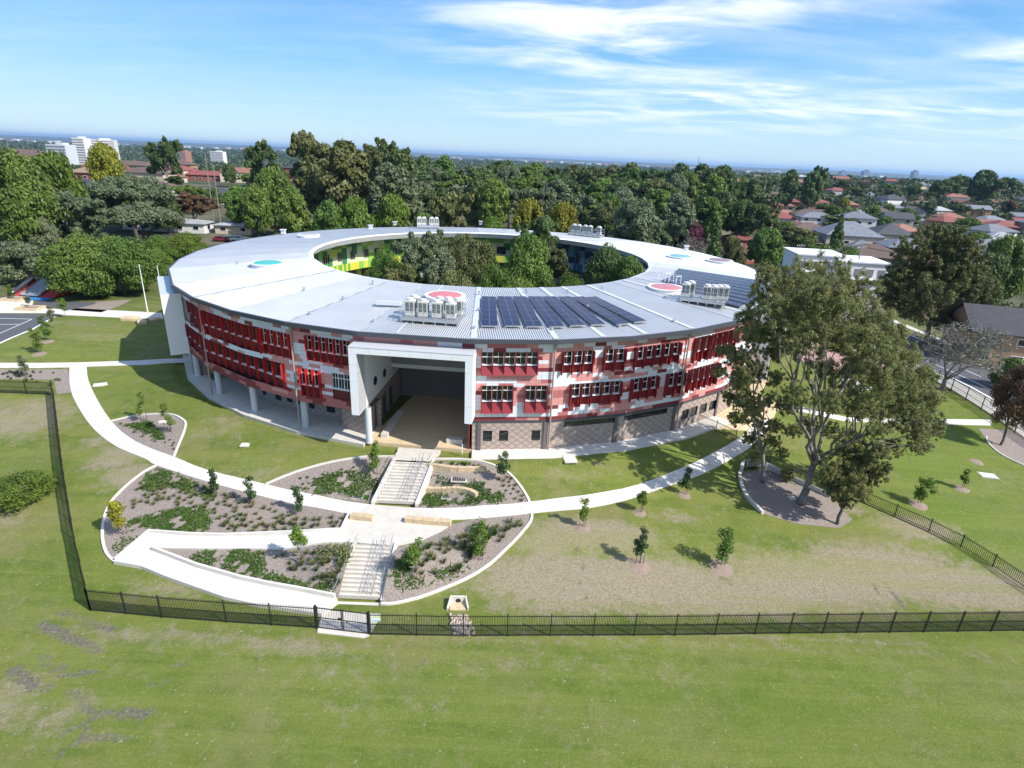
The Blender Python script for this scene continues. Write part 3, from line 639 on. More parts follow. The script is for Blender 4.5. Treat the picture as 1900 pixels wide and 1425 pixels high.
# pits, lids
def lid(px_,py_,wd,ln,rz,lab,grate=False):
    x,y,z=gp(px_,py_); r=empty('storm_drain' if grate else 'access_cover',(x,y,z),rz,lab,'drain' if grate else 'cover')
    MB().box((0,0,.03),(wd,ln,.1)).build('frame',concrete,r)
    mb=MB()
    if grate:
        for k in range(8): mb.box((-wd*.4+k*wd*.8/7,0,.09),(.05,ln*.8,.03))
        MB().box((0,0,.085),(wd*.82,ln*.82,.012)).build('pit',darkm,r)
        mb.build('grate',greyst,r)
    else: mb.box((0,0,.09),(wd*.85,ln*.85,.03)).build('cover_plate',concrete_b,r)
lid(187,714,1.6,1.1,.5,'pale square cover in the grass right of the left path')
lid(455,826,.9,.8,.1,'small pale square cover in the lawn left of the stairs')
lid(1057,852,1.3,1.6,.15,'pale rectangular cover in the lawn below the brick wall')
lid(1833,883,1.7,1.2,-.2,'grey cover in the right lawn near the street')
lid(1469,925,.7,.6,.3,'small pale cover in the mulch beside the thick gum trunk')
lid(852,889,1.5,1.2,0,'large square grated drain between the sandstone terrace walls',True)
lid(828,923,.9,.7,0,'small grated drain below the lower sandstone terrace wall',True)
lid(664,923,1.0,.7,0,'small grated drain in the bed left of the upper stairs',True)
lid(303,783,.9,.6,.3,'small pale cover in the small bed at the upper left',False)
# boulders
def boulder(px_,py_,sz,lab):
    x,y,z=gp(px_,py_); random.seed(int(px_)); mb=MB(); 
    me=bpy.data.meshes.new('boulder'); import bmesh; bm=bmesh.new(); bmesh.ops.create_icosphere(bm,subdivisions=3,radius=1)
    for v in bm.verts:
        q=v.co.copy(); k=max(abs(q.x),abs(q.y),abs(q.z)); q/=k**.75
        nz=math.sin(q.x*3+px_)*math.cos(q.y*2.3+py_)*.08; v.co=Vector((q.x*sz[0],q.y*sz[1],q.z*sz[2]*(1+nz)))*(1+nz)
    bm.to_mesh(me); bm.free(); me.materials.append(sand); o=link('boulder',me,label=lab,cat='boulder',group='sandstone boulders on the left lawn'); o.location=(x,y,z+sz[2]*.5); o.rotation_euler=(0,0,px_)
boulder(242,594,(1.4,.7,.4),'leftmost and sunlit sandstone boulder on the left lawn')
boulder(263,600,(1.4,.7,.4),'sandstone boulder half in the shade, middle of the three on the left lawn')
boulder(287,595,(.9,.6,.35),'shaded sandstone boulder closest to the left entrance box')
# culvert headwall and rocks
x,y,z=gp(850,1122); r=empty('drain_headwall',(x,y,z),.05,'white concrete drain outlet behind the front fence','drain outlet')
mb=MB(); mb.box((-.05,.25,.28),(1.05,.14,.62)); mb.build('back_wall',concrete_b,r)
for s in (-1,1):
    mb=MB(); mb.quad([(s*.5,.3,-.1),(s*.72,-.55,-.1),(s*.72,-.55,.22),(s*.5,.3,.6)]); mb.quad([(s*.6,.3,-.1),(s*.82,-.55,-.1),(s*.82,-.55,.22),(s*.6,.3,.6)]); mb.quad([(s*.5,.3,.6),(s*.72,-.55,.22),(s*.82,-.55,.22),(s*.6,.3,.6)]); mb.quad([(s*.72,-.55,-.1),(s*.82,-.55,-.1),(s*.82,-.55,.22),(s*.72,-.55,.22)])
    mb.build('wing_wall',concrete_b,r)
MB().tube([(0,.175,.22),(0,.17,.22)],.2,14).build('pipe_mouth',darkm,r)
MB().box((0,-.15,.0),(1.2,.9,.12)).build('apron',sand,r)
import bmesh
rockv=[];rockf=[]
bm=bmesh.new(); bmesh.ops.create_icosphere(bm,subdivisions=1,radius=1); bv=np.array([v.co[:] for v in bm.verts]); bf=np.array([[v.index for v in f.verts] for f in bm.faces]); bm.free()
rng=np.random.default_rng(8)
c0=gp(850,1142); c1=gp(862,1180); V=[];Fq=[]
for k in range(170):
    u=rng.random(); s=rng.uniform(.08,.17); off=rng.normal(0,.38)
    x=c0[0]*(1-u)+c1[0]*u+np.clip(off,-.75,.75); y=c0[1]*(1-u)+c1[1]*u
    vv=bv*(s*rng.uniform(.7,1.3,3))*(1+rng.normal(0,.1,(len(bv),1)))+[x,y,h1(x,y)+.05]; Fq.append(bf+len(V)*len(bv)); V.append(vv)
V=np.concatenate(V); Fq=np.concatenate(Fq)
link('drain_rocks',np_mesh('drain_rocks',V,Fq,[mat('river rock',(0.42,0.35,0.28),.85,var=.35,scale=4)],smooth=False),label='tan rocks spilling from the drain outlet through the fence',kind='stuff')

# ================================================================== THE RING BUILDING
def pol(phi,r): a=R_(phi); return (CX+r*math.sin(a),CY-r*math.cos(a))
fv=[-51.7,-41.7,-31.7,-21.7,-11.7,2.3,12.3,22.3,32.3,42.3,52.3,66.3]
k=23; fv=fv+[66.3+(294.3-66.3)*i/k for i in range(1,k+1)]    # 294.3 == -65.7
fv=[-65.7]+fv   # last vertex 294.3 wraps to -65.7
def facet(phi):
    while phi<-65.7-1e-6: phi+=360
    while phi>294.3+1e-6: phi-=360
    for a,b_ in zip(fv,fv[1:]):
        if a-1e-6<=phi<=b_+1e-6: return a,b_
def fp(phi,R):   # point at angle phi on the faceted ring of corner radius R
    a,b_=facet(phi); p=Vector(pol(a,R)); q=Vector(pol(b_,R)); d=Vector((math.sin(R_(phi)),-math.cos(R_(phi)))); e=q-p; c_=Vector((CX,CY))
    # c + d t = p + e s
    den=d.x*(-e.y)+d.y*e.x; rx,ry=p.x-c_.x,p.y-c_.y; t_=(rx*(-e.y)+ry*e.x)/den
    return (CX+d.x*t_,CY+d.y*t_)
RW=44.9
bld=empty('school_building',(CX,CY,0),0,'huge ring shaped three storey school with red and white clad walls and pale metal roof','building')
def loc(p): return (p[0]-CX,p[1]-CY,p[2])
class LB(MB):   # mesh in world coords, stored relative to the building
    def build(s,name,mats,parent=None,**k):
        s.v=[loc(p) for p in s.v]; return MB.build(s,name,mats,parent or bld,**k)
ZE,ZI=11.9,13.0; RO,RI=45.75,27.3
def zroof(r): return ZE+(ZI-ZE)*(RO-r)/(RO-RI)
# roof: facets, sheets parallel inside a facet
mb=LB(); gut=LB(); ifa=LB(); sof=LB(); strip_=LB()
for a,b_ in zip(fv,fv[1:]):
    m_=(a+b_)/2; d=Vector((math.cos(R_(m_)),math.sin(R_(m_)))); inw=Vector((-math.sin(R_(m_)),math.cos(R_(m_))))
    P=[Vector(pol(a,RO)),Vector(pol(b_,RO)),Vector(pol(b_,RI)),Vector(pol(a,RI))]
    zz=[ZE,ZE,ZI,ZI]; base=a*3.7
    mb.quad([(p.x,p.y,z) for p,z in zip(P,zz)],0,[(base+p.dot(d),p.dot(inw)) for p in P])
    gut.quad([(P[0].x,P[0].y,ZE-.38),(P[1].x,P[1].y,ZE-.38),(P[1].x,P[1].y,ZE+.03),(P[0].x,P[0].y,ZE+.03)])
    q0,q1=pol(a,RW-.1),pol(b_,RW-.1); gut.quad([(P[0].x,P[0].y,ZE-.38),(q0[0],q0[1],ZE-.38),(q1[0],q1[1],ZE-.38),(P[1].x,P[1].y,ZE-.38)])
    g0,g1=pol(a,RO-.25),pol(b_,RO-.25); gut.quad([(P[0].x,P[0].y,ZE+.03),(P[1].x,P[1].y,ZE+.03),(g1[0],g1[1],ZE+.035),(g0[0],g0[1],ZE+.035)])
    i0,i1=pol(a,RI+.001),pol(b_,RI+.001); j0,j1=pol(a,RI-.6),pol(b_,RI-.6); k0,k1=pol(a,RI+3),pol(b_,RI+3)
    ifa.quad([(i0[0],i0[1],ZI),(i1[0],i1[1],ZI),(j1[0],j1[1],ZI-.15),(j0[0],j0[1],ZI-.15)]); ifa.quad([(j0[0],j0[1],ZI-.15),(j1[0],j1[1],ZI-.15),(i1[0],i1[1],ZI-1.05),(i0[0],i0[1],ZI-1.05)])
    sof.quad([(i0[0],i0[1],ZI-1.05),(i1[0],i1[1],ZI-1.05),(k1[0],k1[1],ZI-1.05),(k0[0],k0[1],ZI-1.05)])
    # flat flashing strips at facet joints
rf=mb.build('roof',roofm); gut.build('gutter',fasc); ifa.build('inner_fascia',white); sof.build('inner_soffit',white)
flash=mat('roof flashing',(0.66,0.67,0.69),.4,metal=.3)
for a in [-7.0,12.3,18.5,32.3,2.3,24.5,42.3,47,54,62,66.3,-21.7,-41.7,100,140,180,220,260]:
    mb=LB(); wd=.28 if a in(2.3,12.3,18.5,24.5,32.3,47,54) else .1
    n_=Vector((math.cos(R_(a)),math.sin(R_(a))))*wd; p=Vector(pol(a,RO-.35)) if a not in(-7.0,) else Vector(pol(a,RO-.35)); q=Vector(pol(a,RI+.1))
    if a in fv: pass
    else: p=Vector(fp(a,RO-.35)); q=Vector(fp(a,RI+.1))
    z0,z1=zroof(RO-.35)+.06,ZI+.06
    mb.quad([(p.x-n_.x,p.y-n_.y,z0),(p.x+n_.x,p.y+n_.y,z0),(q.x+n_.x,q.y+n_.y,z1),(q.x-n_.x,q.y-n_.y,z1)])
    mb.build('roof_flashing',flash)
# ---- facade cladding with holes
def cyl(px_,py_,R=RW-.2):
    d=ray(px_,py_); c0=np.array([CX,CY]); dd=d[:2]; A=dd@dd; B=-(dd@c0); Cc=c0@c0-R*R; D_=max(B*B-A*Cc,0)
    t=(-B-math.sqrt(D_))/A; x,y,z=d[0]*t,d[1]*t,CAMZ+d[2]*t
    return math.degrees(math.atan2(x-CX,CY-y)),z
# (px x0, px x1, px y mid, z0, z1, bays, style)
U=(8.25,10.45); Lw=(4.25,7.0)
wins=[(893,997,670,*U,5,'hood'),(1041,1098,672,*U,3,'fin'),(1118,1155,668,*U,2,'fin'),(1175,1255,658,*U,5,'fin'),(1284,1310,650,7.9,10.6,2,'fin'),(1318,1357,640,7.9,10.6,4,'fin'),
 (893,951,738,*Lw,3,'hood'),(973,1013,738,*Lw,2,'hood'),(1056,1147,731,4.7,7.0,5,'fin'),(1167,1215,720,4.7,7.0,3,'fin'),(1232,1261,717,4.5,7.0,2,'fin'),(1273,1324,705,4.5,7.0,5,'fin'),
 (329,372.5,585,7.5,10.4,5,'lfin'),(385,482,608,7.6,10.4,8,'lfin'),(490,541,633,7.8,10.4,4,'lfin'),(572,650,646,8.0,10.6,6,'lfin'),
 (349,381,636,4.2,7.0,4,'lfin'),(386,528,676,4.2,7.0,10,'lfin'),(562,596,705,4.0,7.0,3,'lfin'),(617,650,712,4.2,7.0,3,'lplain')]
W=[]
for x0,x1,ym,z0,z1,nb,stl in wins:
    a=cyl(x0,ym)[0]; b_=cyl(x1,ym)[0]; W.append([a,b_,z0,z1,nb,stl])
# far side, out of sight of this view: regular windows
for a in np.arange(75,290,7.0):
    for zz in (U,Lw): W.append([a,a+4.5,*zz,4,'fin'])
# cladding grid
rngc=np.random.default_rng(21)
ROW=.40; NR=20; Z0=3.25; Z1=11.52
tabA=rngc.random((400,60)); 
def vn(x,y):
    xi,yi=int(math.floor(x)),int(math.floor(y)); fx,fy=x-xi,y-yi; g=lambda i,j: tabA[i%400,j%60]
    fx=fx*fx*(3-2*fx); return (g(xi,yi)*(1-fx)+g(xi+1,yi)*fx)*(1-fy)+(g(xi,yi+1)*(1-fx)+g(xi+1,yi+1)*fx)*fy
def clad_col(i,j,low):
    i2=(i+(j%2)*1)//2
    v=vn(i2*.55+7,j*.75)+.62*(tabA[(i2*7+j*3)%400,(j*5+i2)%60]-.5)
    if low: return 2 if v>.62 else 3 if v>.4 else 1 if v>.33 else 3
    v2=vn(i2*.5+80,j*.7+20)+.3*(tabA[(i2*3+j*11)%400,(i2+j)%60]-.5)
    if v>.545: return 0
    return 1 if v2>.44 else 2 if v2>.33 else 3
for M_ in (cl_w,cl_l,cl_m,cl_d):
    t=M_.node_tree; b=t.nodes['Principled BSDF']; src=b.inputs['Base Color'].links[0].from_socket
    uv=t.nodes.new('ShaderNodeUVMap'); sp_=t.nodes.new('ShaderNodeSeparateXYZ'); t.links.new(uv.outputs[0],sp_.inputs[0]); o_=[]
    for ax,wd in ((0,.035),(1,.05)):
        n=t.nodes.new('ShaderNodeMath'); n.operation='LESS_THAN'; n.inputs[1].default_value=wd; t.links.new(sp_.outputs[ax],n.inputs[0]); o_.append(n.outputs[0])
    mxx=t.nodes.new('ShaderNodeMath'); mxx.operation='MAXIMUM'; t.links.new(o_[0],mxx.inputs[0]); t.links.new(o_[1],mxx.inputs[1])
    mc=t.nodes.new('ShaderNodeMix'); mc.data_type='RGBA'; mc.inputs['B'].default_value=(.07,.05,.05,1); ml=t.nodes.new('ShaderNodeMath'); ml.operation='MULTIPLY'; ml.inputs[1].default_value=.65
    t.links.new(mxx.outputs[0],ml.inputs[0]); t.links.new(ml.outputs[0],mc.inputs['Factor']); t.links.new(src,mc.inputs['A']); t.links.new(mc.outputs['Result'],b.inputs['Base Color'])
PORT=[(-11.7,2.3),(-65.7,-51.7),(52.3,66.3)]
cells=[LB()]
cb=cells[0]; ds=.6/44.9*180/PI
phis=set()
a=-65.7
while a<294.3: phis.add(round(a,4)); a+=ds
for f_ in fv: phis.add(round(f_,4))
for w_ in W:
    for q in w_[:2]: phis.add(round(q,4))
phis=sorted(phis); zs=sorted(set([round(Z0+ROW*i,3) for i in range(21)]+[Z1]+[round(w_[k],3) for w_ in W for k in (2,3)])); zs=[z for z in zs if Z0<=z<=Z1]
for p0,p1 in zip(phis,phis[1:]):
    if p1-p0<1e-3: continue
    pm=(p0+p1)/2; A_,B_=fp(p0+1e-4,RW),fp(p1-1e-4,RW); inport=[q for q in PORT if q[0]<pm<q[1]]
    i=int((pm+70)/ds)
    for z0,z1 in zip(zs,zs[1:]):
        zm=(z0+z1)/2
        if inport and zm<10.3 and inport[0][0]+.1<pm: continue
        if any(w_[0]<pm<w_[1] and w_[2]<zm<w_[3] for w_ in W): continue
        if z1-z0<.004: continue
        j=int((zm-Z0)/ROW); low=(pm<-10 and zm<4.6) or zm<3.65
        cb.quad([(A_[0],A_[1],z0),(B_[0],B_[1],z0),(B_[0],B_[1],z1),(A_[0],A_[1],z1)],clad_col(i,j,low),[(0,0),(1,0),(1,1),(0,1)])
cb.build('cladding',[cl_w,cl_l,cl_m,cl_d])
# soffit of overhanging storeys + brick ground floor
RB=41.2
brick=LB(); sof=LB(); slab=LB()
bwins=[(896,913,791,816),(926,943,791,816),(986,1002,792,816),(1264,1276,757,779),(1281,1293,753,774),(1298,1310,747,768),(1315,1327,742,762)]
bands=[(1047,1140,764,781),(1158,1237,753,771)]
BW=[]
for x0,x1,y0,y1 in bwins:
    a,_=cyl(x0,(y0+y1)/2,44.7); b_,_=cyl(x1,(y0+y1)/2,44.7); BW.append((a,b_,1.0,2.15,RW))
for x0,x1,y0,y1 in bands:
    a,_=cyl(x0,(y0+y1)/2,44.7); b_,_=cyl(x1,(y0+y1)/2,44.7); BW.append((a,b_,2.35,2.95,RW))
for px0,px1,py0,py1 in [(444,452,699,712),(484,491,712,730),(510,520,720,739),(530,540,724,744),(549,559,728,748),(571,582,735,756),(605,620,741,764)]:
    a,z=cyl(px0,(py0+py1)/2,RB); b_,_=cyl(px1,(py0+py1)/2,RB); BW.append((a,b_,max(.1,z-.75),z+.75,RB))
def brickwall(a0,a1,R,z0,z1):
    ph=sorted(set([a0,a1]+[f_ for f_ in fv if a0<f_<a1]+[q for w_ in BW if w_[4]==R for q in w_[:2] if a0<q<a1]+list(np.arange(a0,a1,2.5))))
    zz=sorted(set([z0,z1]+[q for w_ in BW if w_[4]==R for q in w_[2:4] if z0<q<z1]))
    for p0,p1 in zip(ph,ph[1:]):
        if p1-p0<1e-3: continue
        A_,B_=fp(p0+1e-4,R),fp(p1-1e-4,R); pm=(p0+p1)/2
        for q0,q1 in zip(zz,zz[1:]):
            if any(w_[4]==R and w_[0]<pm<w_[1] and w_[2]<(q0+q1)/2<w_[3] for w_ in BW): continue
            u0,u1=p0*R*PI/180,p1*R*PI/180
            brick.quad([(A_[0],A_[1],q0),(B_[0],B_[1],q0),(B_[0],B_[1],q1),(A_[0],A_[1],q1)],0,[(u0,q0),(u1,q0),(u1,q1),(u0,q1)])
brickwall(2.3,52.3,RW,-.6,Z0); brickwall(66.3,290,RW,-.6,Z0); brickwall(-69,-11.7,RB,-.2,Z0)
for a in (2.3,):
    p,q=pol(a,RW),pol(a,32); brick.quad([(q[0],q[1],-.2),(p[0],p[1],-.2),(p[0],p[1],Z0),(q[0],q[1],Z0)],0,[(0,0),(12.9,0),(12.9,3.4),(0,3.4)])
brick.build('brick_wall',brickp)
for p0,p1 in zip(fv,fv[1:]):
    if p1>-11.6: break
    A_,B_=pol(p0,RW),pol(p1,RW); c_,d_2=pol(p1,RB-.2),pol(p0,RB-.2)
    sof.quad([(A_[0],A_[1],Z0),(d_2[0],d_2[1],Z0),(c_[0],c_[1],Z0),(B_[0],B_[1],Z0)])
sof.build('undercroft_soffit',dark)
# white band between brick and cladding
bd=LB()
for p0,p1 in zip(fv,fv[1:]):
    if p0<2.2 or p0>66.2 or (52<p0<66): continue
    A_,B_=pol(p0,RW+.05),pol(p1,RW+.05); bd.quad([(A_[0],A_[1],Z0-.22),(B_[0],B_[1],Z0-.22),(B_[0],B_[1],Z0+.02),(A_[0],A_[1],Z0+.02)]); a2,b2=pol(p0,RW-.01),pol(p1,RW-.01); bd.quad([(A_[0],A_[1],Z0+.02),(B_[0],B_[1],Z0+.02),(b2[0],b2[1],Z0+.02),(a2[0],a2[1],Z0+.02)])
bd.build('base_flashing',fasc)
# ground slab and aprons
def ringslab(name,a0,a1,r0,r1,z,mt,lab):
    ph=[a0]+[f_ for f_ in fv if a0<f_<a1]+[a1]; poly=[pol(a,r1) if a in fv else fp(a,r1) for a in ph]+[(pol(a,r0) if a in fv else fp(a,r0)) for a in ph[::-1]]
    mb=MB(); mb.prism(poly,z-.8,z); return mb.build(name,mt,kind='structure',label=lab)
ringslab('pavement',-64,-11.7,RB-.3,RW+.75,.05,concrete,'paving under the left undercroft')
ringslab('pavement',2.35,42,RW-.3,RW+2.1,.045,concrete_b,'white concrete apron along the right brick wall')
ringslab('pavement',-11.7,2.3,30,RW+.1,.06,tan,'tan floor of the entry passage')
ringslab('pavement',42,66,RW-.3,RW+1.4,.05,tan,'tan paving beside the right entrance')
# windows
def win(w_,R,inset=.14,parent=None):
    a,b_,z0,z1,nb,stl=w_; p=Vector(fp(a+.01,R)); q=Vector(fp(b_-.01,R)); d=(q-p); l=d.length; d/=l; nrm=Vector((d.y,-d.x))   # outward
    if nrm.dot(p-Vector((CX,CY)))<0: nrm=-nrm
    o=empty('window',(p.x-CX,p.y-CY,z0)); o.parent=bld
    def Q(u,v,z): v2=p+d*u+nrm*v; return (v2.x-p.x,v2.y-p.y,z-z0)
    fr=MB(); rv=MB(); gl=MB(); ps=MB()
    # reveal
    H=z1
    for A_,B_ in (((0,z0),(l,z0)),((l,z0),(l,z1)),((l,z1),(0,z1)),((0,z1),(0,z0))):
        rv.quad([Q(A_[0],0,A_[1]),Q(B_[0],0,B_[1]),Q(B_[0],-inset-.05,B_[1]),Q(A_[0],-inset-.05,A_[1])])
    zs_=z0+(z1-z0)*(.42 if stl!='slot' else 0)
    gl.quad([Q(0,-inset,zs_),Q(l,-inset,zs_),Q(l,-inset,z1),Q(0,-inset,z1)])
    if stl=='slot':
        gl.build('glass',glass,o)
        for u in np.linspace(0,l,nb+1): fr.bar(Q(u,-inset+.03,z0),Q(u,-inset+.03,z1),.05,.05)
        for zz in (z0+.03,z1-.03): fr.bar(Q(0,-inset+.03,zz),Q(l,-inset+.03,zz),.05,.05)
        fr.build('frame',fasc,o); return o
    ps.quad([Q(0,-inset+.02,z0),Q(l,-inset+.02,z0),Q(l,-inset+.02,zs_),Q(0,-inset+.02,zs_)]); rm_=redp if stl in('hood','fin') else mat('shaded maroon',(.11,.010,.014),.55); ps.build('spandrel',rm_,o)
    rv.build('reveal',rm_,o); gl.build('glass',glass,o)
    bw=l/nb
    for k in range(nb+1): fr.bar(Q(k*bw,-inset+.05,zs_),Q(k*bw,-inset+.05,z1),.07,.07)
    for zz in (z1-.5,): fr.bar(Q(0,-inset+.05,zz),Q(l,-inset+.05,zz),.06,.06)
    for k in range(nb): fr.bar(Q(k*bw+bw*.5,-inset+.04,zs_),Q(k*bw+bw*.5,-inset+.04,z1),.035,.035)
    fr.build('frame',whitep if (a+b_)/2>-33 else fasc,o)
    sl_=MB(); sl_.bar(Q(0,-inset+.16,zs_+.02),Q(l,-inset+.16,zs_+.02),.3,.09); sl_.build('sill',whitep if (a+b_)/2>-33 else cl_w,o)
    for k in range(nb+(0 if stl=='lplain' else 1)):
        f_=MB(); u=k*bw; dep={'hood':.5,'lfin':.46}.get(stl,.62)
        if stl=='lplain' : continue
        zb=z0-(.0 if stl!='fin' else .12); zm_=z0+(z1-z0)*.42
        t_=.028
        for (za,zb2,dd) in ((zm_,z1+.05,dep),(zb,zm_,dep*(.6 if stl!='hood' else .95))):
            c8=[Q(u-t_,0,za),Q(u+t_,0,za),Q(u+t_,dd,za),Q(u-t_,dd,za)]; c9=[(x,y,z+zb2-za) for x,y,z in c8]
            f_.quad(c8[::-1]); f_.quad(c9)
            for i in range(4): j=(i+1)%4; f_.quad([c8[i],c8[j],c9[j],c9[i]])
        f_.build('fin',redf if stl=='lfin' and (a+b_)/2>-36 else redp,o)  # far left fins take the darker red: their shade is put into the colour
    if stl=='hood':
        f_=MB(); f_.quad([Q(0,.02,zs_-.05),Q(l,.02,zs_-.05),Q(l,.5,z0),Q(0,.5,z0)]); f_.build('splayed_panel',redp,o)
    return o
for w_ in W:
    if w_[1]-w_[0]>.2: win(w_,RW)
for a,b_,z0,z1,R in BW: win([a,b_,z0,z1,1 if z1-z0>1 else 6,'slot'],R,.12)
# downpipes and columns
for a in (-41.7,-21.7,12.3,32.3,-65.0,80,110,150,200,250):
    p=pol(a,RW+.22); mb=LB(); mb.tube([(p[0],p[1],11.5),(p[0],p[1],3.4 if a<0 else 3.4),(p[0],p[1],.1)],.09,8); mb.tube([(p[0],p[1],11.45),(p[0],p[1],11.1)],.17,8); mb.build('downpipe',mat('pipe paint',(0.33,0.27,0.24),.5))
for a,r in ((-51.5,44.4),(-41.7,44.2),(-31.7,44.2),(-21.7,44.2),(-61.5,44.2)):
    p=pol(a,r); mb=LB(); mb.tube([(p[0],p[1],0),(p[0],p[1],Z0)],.36,20,cap=False); mb.build('column',mat('column paint',(0.52,0.55,0.58),.6,var=.05),smooth=True)
for a in (2.3,12.3,22.3,32.3,42.3):
    p=pol(a+.9 if a==2.3 else a-.5,RW+.06); mb=LB(); mb.box((p[0],p[1],1.5),(.35,.12,3.1),R_(a)); mb.build('pilaster',mat('grey pilaster',(.13,.11,.11),.8))
# ---- portals
def portal(a0,a1,front=False,z_b=3.9,dep=2.15):
    p=Vector(pol(a0,RW)); q=Vector(pol(a1,RW)); d=(q-p); l=d.length; d/=l; n_=Vector((d.y,-d.x))
    if n_.dot(p-Vector((CX,CY)))<0: n_=-n_
    o=empty('entrance_portal',(p.x-CX,p.y-CY,0)); o.parent=bld
    def Q(u,v,z): s=d*u+n_*v; return (s.x,s.y,z)
    def bx(mb,u0,u1,v0,v1,z0,z1):
        c8=[Q(u0,v0,z0),Q(u1,v0,z0),Q(u1,v1,z0),Q(u0,v1,z0)]; c9=[(x,y,z+z1-z0) for x,y,z in c8]
        mb.quad(c8[::-1]); mb.quad(c9)
        for i in range(4): j=(i+1)%4; mb.quad([c8[i],c8[j],c9[j],c9[i]])
        return mb
    ZT=10.82; e=.02
    bx(MB(),-.55,l+e+.28,.0,dep,ZT-.62,ZT).build('lintel',white,o)
    bx(MB(),-.55,.2,.0,dep,z_b,ZT-.63).build('left_leg',white,o)
    bx(MB(),l-.42,l+.28,.0,dep,z_b,ZT-.63).build('right_leg',white,o)
    bx(MB(),-.58,l+.32,-.02,dep+.03,ZT,ZT+.05).build('capping',flash,o)
    # panel joints on frame
    j=MB()
    for k in range(1,6): u=-.55+k*(l+.85)/6; bx(j,u-.008,u+.008,dep,dep+.004,ZT-.6,ZT)
    for k in range(1,4):
        z=z_b+k*(ZT-z_b)/4; bx(j,-.55,.2,dep,dep+.004,z-.008,z+.008); bx(j,l-.42,l+.28,dep,dep+.004,z-.008,z+.008)
    j.build('panel_joint',mat('panel joint grey',(.35,.36,.38),.8),o)
    D=-13.2
    il=MB(); il.quad([Q(.2,dep-.01,z_b),Q(.2,dep-.01,ZT-.63),Q(.2,D,ZT-.63),Q(.2,D,z_b)]); il.quad([Q(-.1,0,z_b),Q(.2,0,z_b),Q(.2,D,z_b),Q(-.1,D,z_b)]); 
    for k in range(1,4): pass
    il.build('inner_wall',white,o)
    ir=MB(); ir.quad([Q(l-.42,0,z_b),Q(l-.42,D,z_b),Q(l-.42,D,ZT-.6),Q(l-.42,0,ZT-.6)]); ir.build('inner_wall',white,o)
    lw=MB(); lw.quad([Q(-.1,-1.2,-.1),Q(-.1,D,-.1),Q(-.1,D,z_b),Q(-.1,-1.2,z_b)],0,[(0,0),(14,0),(14,3.9),(0,3.9)]); lw.quad([Q(-.1,-1.2,-.1),Q(-3.6,-2.9,-.1),Q(-3.6,-2.9,z_b),Q(-.1,-1.2,z_b)],0,[(0,0),(3.9,0),(3.9,3.9),(0,3.9)])
    lw.quad([Q(l-.3,0,-.1),Q(l-.3,D,-.1),Q(l-.3,D,z_b),Q(l-.3,0,z_b)],0,[(0,0),(14,0),(14,3.9),(0,3.9)])
    lw.build('passage_brick_wall',brickp,o)
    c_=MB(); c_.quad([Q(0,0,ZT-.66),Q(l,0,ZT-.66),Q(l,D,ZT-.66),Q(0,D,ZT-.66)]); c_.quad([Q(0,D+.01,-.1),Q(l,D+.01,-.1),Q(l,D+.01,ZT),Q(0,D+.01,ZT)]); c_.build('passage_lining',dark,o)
    # bridge across the passage
    b2=MB(); bx(b2,.22,l-.44,-11.0,-8.8,5.1,5.55); b2.build('bridge_slab',mat('bridge grey',(.6,.6,.58),.7),o)
    b2=MB(); bx(b2,.22,l-.44,-8.9,-8.85,5.55,ZT-.68); b2.build('bridge_screen',mat('screen grey',(.17,.17,.175),.4),o)
    b2=MB(); bx(b2,.22,l-.44,-8.8,-8.72,6.6,6.68); bx(b2,.22,l-.44,-8.8,-8.72,7.7,7.76); b2.build('bridge_rail',greyst,o)
    if front:
        for pxx,pyy,r in ((696,706,.5),(713,692,.5),(729.5,678,.34),(737.5,676,.52)):
            rd=ray(pxx,pyy); o0=p+d*.2; den=d.x*rd[0]+d.y*rd[1]; tt=(d.x*o0.x+d.y*o0.y)/den; X_=Vector((rd[0]*tt,rd[1]*tt)); z=CAMZ+rd[2]*tt; v=(X_-p).dot(n_)
            mb=MB(); c0=Q(.2,v,z); ax=Vector((d.x,d.y,0))
            mb.tube([Vector(c0)-ax*.02,Vector(c0)+ax*.06],r,24); ph=mb.build('porthole_window',darkm,o)
            mb=MB(); mb.tube([Vector(c0)+ax*.055,Vector(c0)+ax*.075],r*.78,24); mb.build('glass',glass,ph)
        for v0,v1 in ((-3.2,-4.6),(-6,-7.2),(-8.5,-9.7)):
            mb=MB(); mb.quad([Q(-.07,v0,.06),Q(-.07,v1,.06),Q(-.07,v1,2.6),Q(-.07,v0,2.6)]); mb.build('passage_door',fasc,o)
        mb=MB(); bx(mb,1.2,1.9,-7.5,-1.0,.06,.5); mb.build('passage_seat',concrete,o)
        mb=MB(); bx(mb,l-2.8,l-1.1,-1.6,-.9,.06,.55); mb.build('passage_seat',concrete,o)
        mb=MB(); bx(mb,.0,.55,.55,1.1,0,.0001); 
        mb=MB(); c0=Q(.35,.15,0); mb.tube([(c0[0],c0[1],0),(c0[0],c0[1],z_b+.05)],.34,22,cap=False); mb.build('column',mat('column paint',(0.52,0.55,0.58),.6),o,smooth=True)
        mb=MB(); bx(mb,l-.36,l-.28,-.9,-.05,.06,3.2); mb.build('red_door',redf,o)
        mb=MB(); c0=Q(l-.8,1.0,0); mb.bar((c0[0],c0[1],0),(c0[0],c0[1],1.1),.09); mb.build('bollard',white,o)
    else:
        for k in range(4):
            mb=MB(); u=1+k*2.6; mb.quad([Q(u,D+.04,.2),Q(u+1.6,D+.04,.2),Q(u+1.6,D+.04,2.6),Q(u,D+.04,2.6)]); mb.build('window',glass,o)
    return o
portal(-11.7,2.3,True); portal(-65.7,-51.7,z_b=3.2); portal(52.3,66.3,z_b=3.2)
